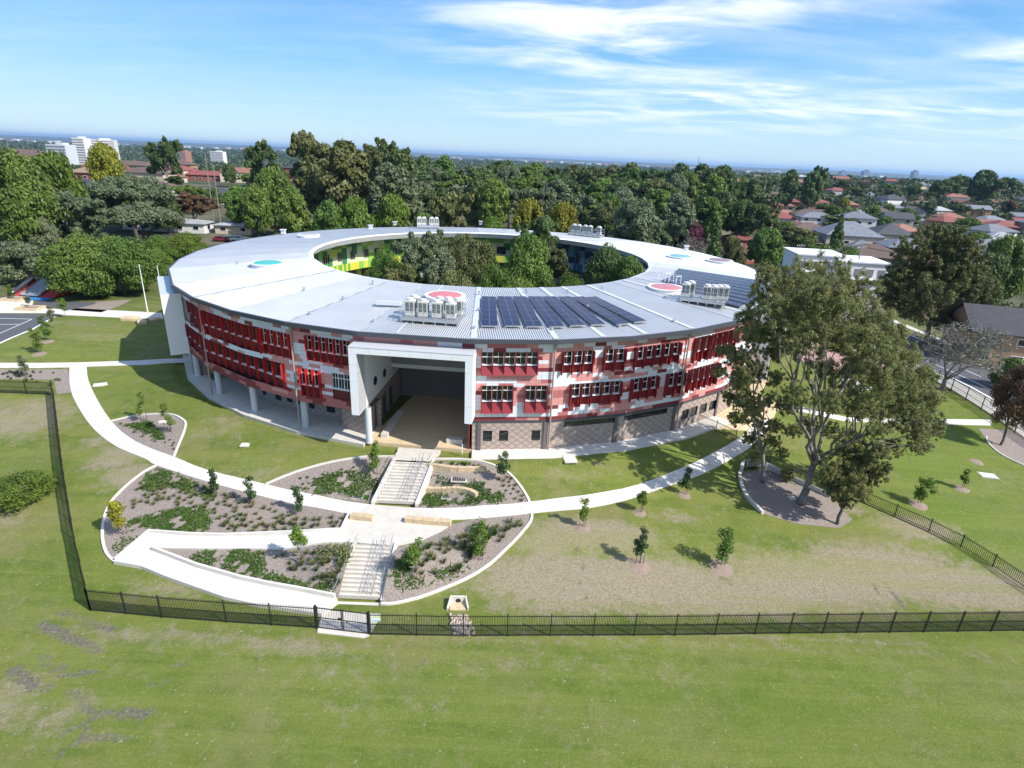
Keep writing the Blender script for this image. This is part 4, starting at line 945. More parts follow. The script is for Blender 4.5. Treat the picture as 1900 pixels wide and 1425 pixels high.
# ---- courtyard walls and balconies
g_=[(.10,.32,.06),(.20,.42,.05),(.42,.50,.10),(.03,.16,.06),(.50,.60,.36),(.55,.50,.05)]
b3=[(.03,.10,.26),(.06,.22,.42),(.02,.05,.13),(.15,.32,.45),(.04,.16,.36),(.28,.40,.50)]
mg=[mat('green panel %d'%i,c,.6) for i,c in enumerate(g_)]; mbm=[mat('blue panel %d'%i,c,.6) for i,c in enumerate(b3)]
RY=31.2
# ring segments for courtyard using polar steps
cw={'green':LB(),'blue':LB()}; par={'green':LB(),'blue':LB()}; floors=LB()
st=2.4; rg=np.random.default_rng(4)
a=0
while a<360:
    key='green' if 165<a<300 else 'blue'; A_,B_=pol(a,RY),pol(a+st,RY)
    for j in range(8):
        z0=0+j*1.5; z1=min(z0+1.5,11.96); 
        if z0>=z1: continue
        r=rg.random(); mi=(4 if r<.35 else 2 if r<.5 else 0 if r<.7 else 1 if r<.8 else 3) if key=='green' else int(r*6)%6
        cw[key].quad([(B_[0],B_[1],z0),(A_[0],A_[1],z0),(A_[0],A_[1],z1),(B_[0],B_[1],z1)],mi)
    for zl in (3.6,7.2):
        r0,r1=RY,28.2; p=[pol(a,r0),pol(a+st,r0),pol(a+st,r1),pol(a,r1)]
        floors.quad([(x,y,zl) for x,y in p]); floors.quad([(x,y,zl-.3) for x,y in p[::-1]]); 
        p0,p1=pol(a,28.15),pol(a+st/2,28.15); p2=pol(a+st,28.15)
        for s,(A2,B2) in enumerate(((p0,p1),(p1,p2))):
            r=rg.random(); mi=(5 if r<.45 else 1 if r<.7 else 2 if r<.85 else 0) if key=='green' else int(r*6)%6
            par[key].quad([(B2[0],B2[1],zl-.32),(A2[0],A2[1],zl-.32),(A2[0],A2[1],zl+1.05),(B2[0],B2[1],zl+1.05)],mi)
    a+=st
cw['green'].build('courtyard_wall',mg); cw['blue'].build('courtyard_wall',mbm); par['green'].build('balcony_parapet',mg); par['blue'].build('balcony_parapet',mbm)
floors.build('balcony_floor',concrete)
for a in np.arange(100,268,6.2):
    for zl in (.1,3.65,7.25):
        p=Vector(pol(a,RY-.05)); q=Vector(pol(a+rg.choice([2.0,3.6]),RY-.05)); mb=LB(); mb.quad([(q.x,q.y,zl+.9),(p.x,p.y,zl+.9),(p.x,p.y,zl+2.5),(q.x,q.y,zl+2.5)]); wq=mb.build('courtyard_window',glass)
        mb=LB()
        for s in np.linspace(0,1,4): e=p.lerp(q,s)*.9985+Vector((CX,CY))*.0015; mb.bar((e.x,e.y,zl+.9),(e.x,e.y,zl+2.5),.08)
        f_=mb.build('frame',mat('window grey frame',(.3,.3,.32),.5),wq)
# ---- skylights and vents
def skylight(px_,py_,c,lab,R=2.0):
    x,y=atz(px_,py_,12.9); r=math.hypot(x-CX,y-CY); z=zroof(r); x,y=atz(px_,py_,z+.3)
    mb=LB(); mb.tube([(x,y,z-.3),(x,y,z+.28)],R,36); mb.tube([(x,y,z+.281),(x,y,z+.36)],R*1.05,36); s=mb.build('skylight',whitep,label=lab)
    mb=LB(); mb.tube([(x,y,z+.3),(x,y,z+.42),(x,y,z+.5)],[R*.92,R*.8,R*.3],32); mb.build('glazing',mat(lab,c,.3),s)
skylight(497,488,(.08,.42,.36),'round skylight with turquoise top',2.2); skylight(826,548,(.62,.16,.15),'round skylight with bright red top behind the air conditioners',2.2); skylight(1236,533,(.50,.17,.18),'round skylight with dull red top',2.3)
skylight(573,436,(.45,.48,.48),'round skylight with pale grey top',1.9); skylight(1262,475.5,(.15,.38,.55),'round skylight with light blue top',2.2); skylight(1335,483,(.25,.15,.17),'round skylight with brownish top',2.2)
def vent(px_,py_,big=False):
    x,y=atz(px_,py_,12.4); z=zroof(math.hypot(x-CX,y-CY)); x,y=atz(px_,py_,z)
    mb=LB()
    if big: mb.box((x,y,z+.35),(.7,.7,.7)); mb.box((x,y,z+.8),(1.0,1.0,.18))
    else: mb.tube([(x,y,z-.1),(x,y,z+.25),(x,y,z+.26),(x,y,z+.36)],[.1,.1,.19,.16],10)
    mb.build('roof_vent',greyst if not big else flash)
for q in [(692,526,0),(441,490,0),(526,434,1),(688,425,1),(733,418,1),(892,417,1),(1273,464,1),(782,513,0),(694,599,0),(880,612,0),(888,578,0),(889,546,0),(1024,615,0),(1149,609,0),(1053,543,0),(1118,537,0),(1090,572,0),(565,539,0),(575,585,0),(637,556,0),(977,542,0),(1236,554,0),(1250,599,0)]: vent(*q)

# ================================================================== rooftop plant
def ac_unit(name='air_conditioner'):
    r=empty(name,(0,0,0),0,'x','air conditioner','rooftop air conditioning units')
    mb=MB(); mb.box((0,0,.85),(.95,.78,1.5)); mb.build('casing',mat('ivory enamel',(.60,.585,.55),.5),r)
    mb=MB()
    for s in (-1,1): mb.box((s*.22,-.395,.98),(.36,.02,.9)); mb.box((0,s*.0+.395,.98),(.8,.02,.9))
    mb.box((.48,0,.98),(.02,.6,.9)); mb.box((-.48,0,.98),(.02,.6,.9)); mb.build('grille',mat('coil grey',(.12,.14,.14),.6),r)
    mb=MB(); mb.tube([(0,0,1.6),(0,0,1.78)],.33,16); mb.build('fan_cowl',mat('cowl white',(.66,.66,.64),.5),r)
    mb=MB(); mb.box((0,0,.05),(.9,.75,.1)); mb.build('foot',greyst,r)
    return r
def platform(px0,px1,depth,lab,units,wd=None):
    a=atz(*px0,12.7); b_=atz(*px1,12.7); 
    a=Vector(a); b_=Vector(b_); d=(b_-a); l=d.length; an=math.atan2(d.y,d.x); r=math.hypot(a.x-CX,a.y-CY)
    z=zroof(min(r,math.hypot(b_.x-CX,b_.y-CY)))+.25
    o=empty('plant_platform',(a.x,a.y,z),an,lab,'rooftop platform')
    MB().box((l/2,depth/2,.25),(l,depth,.06)).build('deck',greyst,o)
    mb=MB()
    for x in np.linspace(.1,l-.1,6): mb.bar((x,0,.0),(x,depth,.0),.12,.22); 
    for x in np.linspace(.1,l-.1,6):
        for y in (.1,depth-.1): mb.bar((x,y,-.25),(x,y,.2),.12)
    mb.bar((0,0,.12),(l,0,.12),.1,.2); mb.bar((0,depth,.12),(l,depth,.12),.1,.2); mb.build('support_frame',greyst,o)
    mb=MB()
    for h_ in (.8,1.3):
        for p,q in (((0,0),(l,0)),((l,0),(l,depth)),((l,depth),(0,depth)),((0,depth),(0,0))): mb.bar((*p,h_),(*q,h_),.045)
    for x in np.linspace(0,l,6):
        for y in (0,depth): mb.bar((x,y,.25),(x,y,1.3),.045)
    mb.build('guard_rail',greyst,o)
    M=Matrix.Translation(o.location)@Matrix.Rotation(an,4,'Z'); res=[]
    for (u,v,lb) in units:
        if not ALLCH.get(ACP.name): kids(ACP)
        c_=ACP if not ACP.get('used') else copy_tree(ACP)
        ACP['used']=1
        c_.location=M@Vector((u*l,v*depth,.29)); c_.rotation_euler=(0,0,an); c_['label']=lb
        if 'used' in c_.keys() and c_ is not ACP: del c_['used']
    return o
ACP=ac_unit(); bpy.context.view_layer.update(); kids(ACP)
pl='the platform above the front entrance'
platform((743,588),(850,596),3.4,'galvanised platform with rails holding eight units, above the front entrance',[(.13,.28,'front row unit at the left end of '+pl),(.36,.28,'second unit from the left in the front row of '+pl),(.60,.28,'third unit from the left in the front row of '+pl),(.84,.28,'front row unit at the right end of '+pl),(.13,.72,'back row unit at the left end of '+pl),(.58,.74,'back row unit left of the middle on '+pl),(.74,.74,'back row unit right of the middle on '+pl),(.90,.74,'back row unit at the right end of '+pl)])
pl='the right hand platform near the red skylight'
platform((1262,556),(1345,566),3.2,'galvanised platform beside the dull red skylight on the right of the roof',[(.08,.35,'front unit alone at the left end of '+pl),(.16,.72,'rear unit at the left end of '+pl),(.56,.35,'first of the four clustered units on '+pl),(.70,.4,'second of the four clustered units on '+pl),(.82,.55,'third of the four clustered units on '+pl),(.94,.6,'last unit at the right end of '+pl)])
pl='the far left platform at the back of the roof'
platform((774,420),(815,421),3.0,'platform with white units at the back of the roof, left of centre',[(.1,.5,'leftmost unit on '+pl),(.32,.5,'second unit from the left on '+pl),(.66,.5,'third unit from the left on '+pl),(.88,.5,'rightmost unit on '+pl)])
pl='the far right platform at the back of the roof'
platform((1054,432),(1112,438),3.0,'platform with white units at the back of the roof, right of centre',[(.1,.5,'leftmost unit on '+pl),(.26,.5,'second unit from the left on '+pl),(.46,.5,'third unit from the left on '+pl),(.62,.5,'fourth unit from the left on '+pl),(.9,.5,'rightmost unit on '+pl)])
# duct beside the first platform and ladder frames
x,y=atz(722,562,12.8); mb=MB(); mb.box((0,0,.3),(2.6,.8,.35)); o=mb.build('roof_duct',flash,label='flat metal duct on the roof left of the front platform',cat='duct'); o.location=(x,y,zroof(math.hypot(x-CX,y-CY))+.1)
for px_,py_,lb in ((1238,522,'taller white access frame behind the dull red skylight'),(1258,527,'lower white access frame right of the dull red skylight')):
    x,y=atz(px_,py_,13); z=zroof(math.hypot(x-CX,y-CY)); mb=MB()
    for s in (-.5,.5): mb.bar((s,0,0),(s,0,1.4),.06); mb.bar((s,1.2,0),(s,1.2,1.4),.06); mb.bar((s,0,1.4),(s,1.2,1.4),.06); mb.bar((s,0,.8),(s,1.2,.8),.05)
    mb.bar((-.5,0,1.4),(.5,0,1.4),.06); o=mb.build('roof_ladder',whitep,label=lb,cat='access frame'); o.location=(x,y,z); o.rotation_euler=(0,0,.7)
# solar arrays
PVM=bpy.data.materials.new('photovoltaic panel'); PVM.use_nodes=True; t=PVM.node_tree; b=t.nodes['Principled BSDF']; b.inputs['Roughness'].default_value=.16; b.inputs['Specular IOR Level'].default_value=.25
uv=t.nodes.new('ShaderNodeUVMap'); br=t.nodes.new('ShaderNodeTexBrick'); br.offset=0; br.inputs['Scale'].default_value=1; br.inputs['Brick Width'].default_value=1/6; br.inputs['Row Height'].default_value=1/10; br.inputs['Mortar Size'].default_value=.006
br.inputs['Color1'].default_value=(.008,.012,.05,1); br.inputs['Color2'].default_value=(.01,.016,.062,1); br.inputs['Mortar'].default_value=(.028,.032,.055,1); t.links.new(uv.outputs[0],br.inputs['Vector']); t.links.new(br.outputs['Color'],b.inputs['Base Color'])
frm=mat('panel frame',(.13,.135,.165),.4)
def pvpanel(pw,ph):
    mb=MB(); mb.box((0,0,0),(pw-.01,ph-.01,.05),0,1); a,c_=pw/2-.035,ph/2-.035
    mb.quad([(-a,-c_,.028),(a,-c_,.028),(a,c_,.028),(-a,c_,.028)],0,[(0,0),(1,0),(1,1),(0,1)])
    return mb.build('panel',[PVM,frm])
pv0=pvpanel(.80,1.65); pv0.name='panel'; pvmesh=pv0.data; bpy.data.objects.remove(pv0)
def solar_row(b0,t0,lab,grp,nacross=2,pw=.80,plen=1.65,lift=.3,ncount=None):
    b0=Vector(b0); t0=Vector(t0); d=(t0-b0); l=(Vector((d.x,d.y))).length; an=math.atan2(d.y,d.x); n_=ncount or max(1,round(l/plen)); 
    zb=zroof(math.hypot(b0.x-CX,b0.y-CY))+lift; zt_=zroof(math.hypot(t0.x-CX,t0.y-CY))+lift; o=empty('solar_array',(b0.x,b0.y,zb),0,lab,'solar panels',grp)
    o.rotation_euler=(math.atan2(zt_-zb,l),0,an-PI/2)
    for i in range(n_):
        for k in range(nacross):
            p=bpy.data.objects.new('panel',pvmesh); COL.objects.link(p); p.parent=o; p.location=((k-(nacross-1)/2)*pw,(i+.5)*l/n_,0); p.scale=(1,l/n_/plen,1)
    mb=MB()
    for i in range(0,n_+1,2): mb.box((0,i*l/n_,-.08),(nacross*pw,.05,.08)); mb.box((-.4*nacross,i*l/n_,-.2),(.05,.05,.25)); mb.box((.4*nacross,i*l/n_,-.2),(.05,.05,.25))
    mb.build('mounting_rail',greyst,o)
bx_=[860+v/3.958 for v in (192,365,522,685,840,990,1172,1300)]; by_=[606,606,607,607,605,603.5,602,598]
tx_=[860+v/3.958 for v in (187,300,411,521,627,737,837,932)]
ordn=['leftmost','second from left','third from left','fourth from left','fifth from left','sixth from left','seventh from left','rightmost']
for k in range(8):
    solar_row(atz(bx_[k],by_[k],12.3),atz(tx_[k],547,13.2),'%s dark blue solar panel row of the eight over the front right wall'%ordn[k],'solar panel rows on the front roof')
for k in range(9):
    a=49.5+k*3.1; a2=a
    r0,r1=43.3,31.0+(1.5 if k<2 else 0)
    c0=Vector(pol(a,r0)); c1=Vector(pol(a,r1))
    solar_row(c0,c1,'solar row %s of the far right array by the right rim'%['nearest the camera','second from the camera','third from the camera','fourth from the camera','fifth and middle','fourth from the back','third from the back','second from the back','farthest back'][k],'solar panel rows on the right roof')

# ================================================================== fences
def fence(lab,line,hh=1.8,post=2.45,posts=None,name='metal_fence',step=.115,group=None,spear=.06):
    """line: list of world xy; posts evenly set; parts are each post and each picket panel"""
    l=densify(line,post,False) if posts is None else posts
    x0,y0=l[0][:2]; z0=h1(x0,y0); root=empty(name,(x0,y0,z0),0,lab,'fence',group)
    G_=[(x-x0,y-y0,h1(x,y)-z0) for x,y in [p[:2] for p in l]]
    for i,p in enumerate(G_):
        mb=MB(); mb.box((p[0],p[1],p[2]+hh/2),(.075,.075,hh+.1)); mb.box((p[0],p[1],p[2]+hh+.06),(.09,.09,.03)); mb.build('post',darkm,root)
        if i+1<len(G_):
            q=G_[i+1]; L_=math.dist(p[:2],q[:2]); mb=MB()
            for h_ in (.14,hh*.5 if hh>1.5 else .14,hh-.14): mb.bar((p[0],p[1],p[2]+h_),(q[0],q[1],q[2]+h_),.035,.045)
            k=int(L_/step)
            for j in range(1,k):
                s=j/k; c_=[p[a]+(q[a]-p[a])*s for a in range(3)]; mb.box((c_[0],c_[1],c_[2]+hh/2+spear/2),(.027,.027,hh-.08+spear))
            mb.build('picket_panel',darkm,root)
    return root
def frontpt(x): return (x,yf(x))
cor=g2(168,1133)
gL=g2(588,1166); gR=g2(686,1178)
fence('black picket fence along the front, left of the gate',[cor,g2(300,1146),g2(420,1155),gL],1.9)
fr=[gR,g2(860,1181),g2(1100,1180),g2(1400,1177),g2(1650,1174),g2(1900,1171),g2(2050,1170)]
fence('long black picket fence along the front, right of the gate',fr,1.9)
lf=[cor,g2(138,1000),g2(118,880),g2(108,800),g2(100,733)]
fence('black picket fence climbing the left edge of the garden',lf,1.9)
fence('black picket fence running left from the top corner of the left fence',[g2(100,733),g2(50,731),g2(0,729),g2(-60,727)],1.7)
root=empty('gate',(gL[0],gL[1],h1(*gL)),math.atan2(gR[1]-gL[1],gR[0]-gL[0]),'black double picket gate at the foot of the lower stairs','gate')
gl_=math.dist(gL,gR)
for x in (0,gl_):
    MB().box((x,0,1.0),(.13,.13,2.1)).build('gate_post',darkm,root)
for a,b_ in ((.1,gl_/2-.02),(gl_/2+.02,gl_-.1)):
    mb=MB()
    for z in (.12,1.0,1.85): mb.bar((a,0,z),(b_,0,z),.05)
    mb.bar((a+.03,0,.1),(a+.03,0,1.98),.06); mb.bar((b_-.03,0,.1),(b_-.03,0,1.98),.06)
    k=int((b_-a)/.115)
    for j in range(1,k): mb.box((a+(b_-a)*j/k,0,1.03),(.02,.02,1.85))
    lf_=mb.build('gate_leaf',darkm,root)
MB().box((gl_/2-.15,-.05,1.15),(.3,.05,.14)).build('latch',darkm,root)
# sign on the fence
p0=Vector(g2(688,1178)); p1=Vector(g2(706,1179)); dd=(Vector(fr[1])-p0).normalized(); an=math.atan2(dd.y,dd.x)
sg=empty('sign',(p0.x+dd.x*.12,p0.y+dd.y*.12-.05,h1(*p0)),an,'small white sign with lime top strip on the fence right of the gate','sign')
MB().box((.32,-.02,1.48),(.62,.02,.38)).build('board',whitep,sg); MB().box((.32,-.032,1.63),(.62,.004,.07)).build('top_strip',mat('lime strip',(.45,.62,.08),.5),sg)
MB().box((.32,-.032,1.38),(.62,.004,.12)).build('lower_strip',mat('sky strip',(.35,.55,.72),.5),sg)
rfl=G([(1605,933),(1660,957),(1723,985),(1782,1014.5),(1841,1051),(1905,1094),(1990,1150)])
fence('black rail fence running down the right side of the front lawn',rfl,1.25,2.9,step=.14,spear=0)
wl=[(1382,905),(1388,880),(1440,884),(1485,905),(1541,932)]
fence('black rail fence along the top of the curved retaining wall',G([(1381,872),(1425,868),(1482,894),(1546,925),(1605,933)]),1.5,2.9,step=.14,spear=0)
fence('short black fence from the brick wall across the lawn to the path',G([(1292.6,784),(1328,800),(1364,817)]),1.25,2.6,step=.14,spear=0)
fence('black fence across the right lawn along the back of the path',G([(1440,748),(1500,762),(1560,768),(1640,772),(1700,775)]),1.2,2.7,step=.14,spear=0)
sf=[sp(-46,-2.3),sp(-8.5,-2.3)]
fence('black picket fence beside the street, before the street gate',sf,1.9,2.6)
fence('black picket fence beside the street, beyond the street gate',[sp(-5.5,-2.3),sp(22,-2.3)],1.9,2.6)
a=sp(-8.3,-2.3); root=empty('gate',(*a,h1(*a)),math.atan2(sd.y,sd.x),'black double gate in the fence beside the street','gate')
for x in (0,2.6): MB().box((x,0,1.0),(.14,.14,2.3)).build('gate_post',darkm,root)
for x0,x1 in ((.1,1.28),(1.32,2.5)):
    mb=MB()
    for z in (.12,1.0,1.9): mb.bar((x0,0,z),(x1,0,z),.05)
    for j in range(10): mb.box((x0+(x1-x0)*(j+.5)/10,0,1.03),(.02,.02,1.9))
    mb.build('gate_leaf',darkm,root)
for al,lb in ((-7.0,'small black sign plate on the street gate'),(-2.5,'larger black sign plate on the street fence right of the gate')):
    a=sp(al,-2.42); o=MB().box((0,0,1.35),(1.1 if al>-5 else .6,.03,.8 if al>-5 else .5)).build('sign',mat('sign black',(.01,.01,.012),.5),label=lb,cat='sign'); o.location=(*a,h1(*a)); o.rotation_euler=(0,0,math.atan2(sd.y,sd.x))

# ================================================================== vegetation
lf_green=leafmat('leaves mid green',(.058,.112,.018),(.175,.255,.045))
lf_dark=leafmat('leaves dark green',(.044,.082,.024),(.125,.18,.050))
lf_olive=leafmat('leaves olive',(.072,.090,.028),(.185,.195,.065))
lf_grey=leafmat('leaves grey green',(.080,.108,.052),(.19,.225,.115))
lf_bright=leafmat('leaves bright green',(.055,.110,.012),(.150,.220,.030))
lf_yellow=leafmat('leaves yellow green',(.12,.14,.010),(.27,.25,.025))
lf_brown=leafmat('leaves russet',(.085,.055,.028),(.20,.12,.055))
lf_purple=leafmat('leaves purple',(.050,.012,.025),(.13,.03,.06))
lf_gum=leafmat('leaves gum olive',(.145,.16,.055),(.33,.33,.135),objvar=.06,scale=.8,trans=.5)
lf_young=leafmat('leaves young',(.060,.115,.015),(.16,.24,.035),objvar=.2)
lf_youngd=leafmat('leaves young dark',(.030,.065,.02),(.075,.12,.035),objvar=.2)
lf_acid=leafmat('leaves acid',(.20,.22,.010),(.36,.34,.02),objvar=.1)
lf_cover=leafmat('groundcover leaves',(.035,.085,.010),(.095,.17,.022),objvar=0)
lf_tuft=leafmat('tuft blades',(.085,.115,.030),(.19,.20,.07),objvar=.25)
def leaves(C,S,n,size,rng,flat=.75,up=.35,pw=.40):
    """C centres (k,3), S radii (k,3): n leaf quads scattered in the clumps"""
    k=len(C); w_=(S[:,0]*S[:,1]); w_=w_/w_.sum(); ii=rng.choice(k,n,p=w_)
    d=rng.normal(0,1,(n,3)); d/=np.linalg.norm(d,axis=1)[:,None]; r=rng.random(n)**pw*(1 if pw<.5 else 1.25)
    P=C[ii]+d*r[:,None]*S[ii]*np.array([1,1,flat])
    nr=d*.9+rng.normal(0,.55,(n,3))+[0,0,up]; nr/=np.linalg.norm(nr,axis=1)[:,None]
    a=np.cross(nr,rng.normal(0,1,(n,3))); a/=np.linalg.norm(a,axis=1)[:,None]; b_=np.cross(nr,a)
    s=size*rng.uniform(.6,1.35,(n,1)); a=a*s*.62; b_=b_*s
    V=np.stack([P-b_,P+a*.8-b_*.1,P+b_,P-a*.8-b_*.1],1).reshape(-1,3)
    return V,np.arange(n*4).reshape(n,4)
def wood(name,segs,mt,parent=None,n=6):
    mb=MB()
    for pts,r in segs: mb.tube(pts,r,n,cap=True)
    return mb.build(name,mt,parent,smooth=True)
def jit(a,b_,rng,k=4,amp=.06):
    a,b_=np.array(a,float),np.array(b_,float); L_=np.linalg.norm(b_-a); P=[a+(b_-a)*i/k for i in range(k+1)]
    for i in range(1,k): P[i]=P[i]+rng.normal(0,amp*L_,3)*[1,1,.5]
    return P
def crown_shape(kind,rng):
    """unit tree (height 1, trunk base at origin): clump centres, radii, trunk fraction, radius"""
    C=[];S=[]
    if kind=='round':
        for i in range(60):
            t=rng.uniform(-.75,1); a=rng.uniform(0,2*PI); rr=math.sqrt(max(0,1-t*t))*rng.uniform(.62,.95)
            C.append((math.cos(a)*rr*.42,math.sin(a)*rr*.42,.58+t*.36)); S.append(rng.uniform(.09,.15))
    elif kind=='gum':
        for j in range(13):
            a=rng.uniform(0,2*PI); rr=.30*math.sqrt(rng.random()); zz=rng.uniform(.42,.90)*(1-.25*rr); c0=np.array([math.cos(a)*rr,math.sin(a)*rr,zz])
            for i in range(10): C.append(tuple(c0+rng.normal(0,.07,3)*[1.2,1.2,.8])); S.append(rng.uniform(.025,.065))
    elif kind=='tall':
        for i in range(80):
            t=rng.random(); a=rng.uniform(0,2*PI); rr=(.30*math.sin(PI*min(1,.12+t*.86))**.7)*rng.uniform(.5,1.05)
            C.append((math.cos(a)*rr,math.sin(a)*rr,.20+t*.76)); S.append(rng.uniform(.05,.10))
    elif kind=='spread':
        for i in range(70):
            a=rng.uniform(0,2*PI); rr=.56*math.sqrt(rng.random()); zz=.66+.26*math.sqrt(max(0,1-(rr/.6)**2))*rng.uniform(.2,1)
            C.append((math.cos(a)*rr,math.sin(a)*rr,zz-.10*rr)); S.append(rng.uniform(.07,.13))
    elif kind=='cone':
        for i in range(90):
            t=rng.random()**1.3; a=rng.uniform(0,2*PI); rr=.20*(1-t)**.8*rng.uniform(.7,1.05)
            C.append((math.cos(a)*rr,math.sin(a)*rr,.06+t*.92)); S.append(.045+.05*(1-t))
    elif kind=='bush':
        for i in range(45):
            t=rng.uniform(-.3,1); a=rng.uniform(0,2*PI); rr=math.sqrt(max(0,1-t*t))*rng.uniform(.5,1)
            C.append((math.cos(a)*rr*.55,math.sin(a)*rr*.55,.35+t*.5)); S.append(rng.uniform(.12,.2))
    return np.array(C),np.repeat(np.array(S)[:,None],3,1)
PROTO={}
def proto(kind,var,lm,height,nleaf,size):
    key=(kind,var,lm.name,int(size*100))
    if key in PROTO: return PROTO[key]
    rng=np.random.default_rng(abs(hash((kind,var)))%9999 if False else sum(map(ord,kind))*7+var*31)
    C,S=crown_shape(kind,rng); C=C*height; S=S*height
    C[:,:2]*=[1+.12*math.sin(var*2),1-.12*math.sin(var*2)]
    V,F_=leaves(C,S*1.12,nleaf,size,rng,pw=.48)
    # ragged outer sprays
    V2,F2=leaves(C,S*1.35,nleaf//6,size*.8,rng); V=np.concatenate([V,V2]); F_=np.concatenate([F_,F2+nleaf*4])
    me=np_mesh('crown',V,F_,[lm])
    mb=MB(); zt_=C[:,2].min(); top=np.array([0,0,height*.62]); tr=jit((0,0,-.5),top,rng,5,.02); r0=height*.022+.06
    mb.tube(tr,[r0*(1-.6*i/5) for i in range(6)],7)
    for i in rng.choice(len(C),9,replace=False):
        s=tr[rng.integers(2,5)]; mb.tube(jit(s,C[i],rng,3,.05),[r0*.4,r0*.3,r0*.2,r0*.08],5)
    tme=mb.build('trunk',barkp if kind in('gum',) else barkm).data; bpy.data.objects.remove(bpy.data.objects[-1] if False else [o for o in bpy.data.objects if o.data==tme][0])
    PROTO[key]=(me,tme,height); return PROTO[key]
def put_tree(x,y,top_h,wid,kind,lm,lab,grp=None,z=None,name=None,cat='tree',H=12,nleaf=12000,size=.40,var=None,rzz=None):
    v_=var if var is not None else int(abs(x*3.7+y*1.3))%3
    me,tme,h0=proto(kind,v_,lm,H,nleaf,size)
    base_w={'round':1.1,'gum':.80,'tall':.66,'spread':1.3,'cone':.46,'bush':1.35}[kind]*H
    z=h1(x,y) if z is None else z; r=empty(name or {'cone':'conifer_tree','gum':'gum_tree','bush':'shrub'}.get(kind,'tree'),(x,y,z-.1),(x*7.3+y*3.1)%6.28 if rzz is None else rzz,lab,cat,grp)
    wid=max(wid,top_h*{'cone':.28,'tall':.42,'gum':.5}.get(kind,.62)); sxy=wid/base_w; sz=top_h/(H*(1.0 if kind!='bush' else 1.0)); r.scale=(sxy,sxy,sz)
    o=bpy.data.objects.new('crown',me); COL.objects.link(o); o.parent=r
    o=bpy.data.objects.new('trunk',tme); COL.objects.link(o); o.parent=r
    return r
def tree_px(px_,ytop,wpx,D,kind,lm,lab,grp=None,**k):
    x,y,zt_=atD(px_,ytop,D); zg=h1(x,y); d=ray(px_,ytop); depth=D/math.hypot(d[0],d[1])
    wid=wpx/FPX*depth; hh=max(2.5,zt_-zg)
    return put_tree(x,y,hh,wid,kind,lm,lab,grp,**k)

# ---- saplings with stakes
def sapling(px_,py_,hgt_,lm,lab,wd=1.0,stakes=2,n=420,seed=1,shape=0):
    hgt_*=1.12; wd*=1.22
    x,y,z=gp(px_,py_); rng=np.random.default_rng(seed); r=empty('young_tree',(x,y,z),0,lab,'young tree')
    C=[];S=[]
    for i in range(9):
        t=rng.uniform(.35,1) if shape==0 else .3+.7*i/8; C.append((rng.normal(0,.16*wd),rng.normal(0,.16*wd),hgt_*t*.95)); S.append((.40*wd*(1.15-t*.5),)*3)
    V,F_=leaves(np.array(C),np.array(S),int(n*2.2),.105,rng,.9); link('crown',np_mesh('crown',V,F_,[lm]),r)
    wood('trunk',[(jit((0,0,-.1),(0.05,0,hgt_*.8),rng,3,.02),[.035,.03,.025,.012])]+[(jit((0,0,hgt_*.4),c_,rng,2,.05),[.015,.01,.006]) for c_ in C[:5]],barkp,r,5)
    for k in range(stakes):
        s=-.32+.64*k/max(1,stakes-1) if stakes>1 else .2; MB().box((s,.05*k,.55),(.045,.045,1.3)).build('stake',stakem,r)
    if stakes: MB().bar((-.32,0,1.0),(.32,.05,1.0),.03,.06).build('tie',mat('tie webbing',(.35,.34,.3),.8),r)
    return r
mulchring=mat('mulch ring soil',(0.26,0.195,0.15),.95,var=.25,scale=8,bump=.8)
def ring_mulch(px_,py_,R,lab):
    x,y,z=gp(px_,py_); mb=MB(); n=22; rg2=np.random.default_rng(int(px_)); rs=R*(1+rg2.normal(0,.07,n)); P=[(x+rs[i]*math.cos(2*PI*i/n),y+rs[i]*math.sin(2*PI*i/n)) for i in range(n)]
    for i in range(n):
        a,b_=P[i],P[(i+1)%n]; a2=((a[0]+x*2)/3,(a[1]+y*2)/3); b2=((b_[0]+x*2)/3,(b_[1]+y*2)/3)
        mb.quad([(*a,h1(*a)+.0),(*b_,h1(*b_)+.0),(*b2,h1(*b2)+.10),(*a2,h1(*a2)+.10)]); mb.quad([(*a2,h1(*a2)+.10),(*b2,h1(*b2)+.10),(x,y,z+.08)])
    mb.build('mulch_ring',mulchring,kind='structure',label=lab)
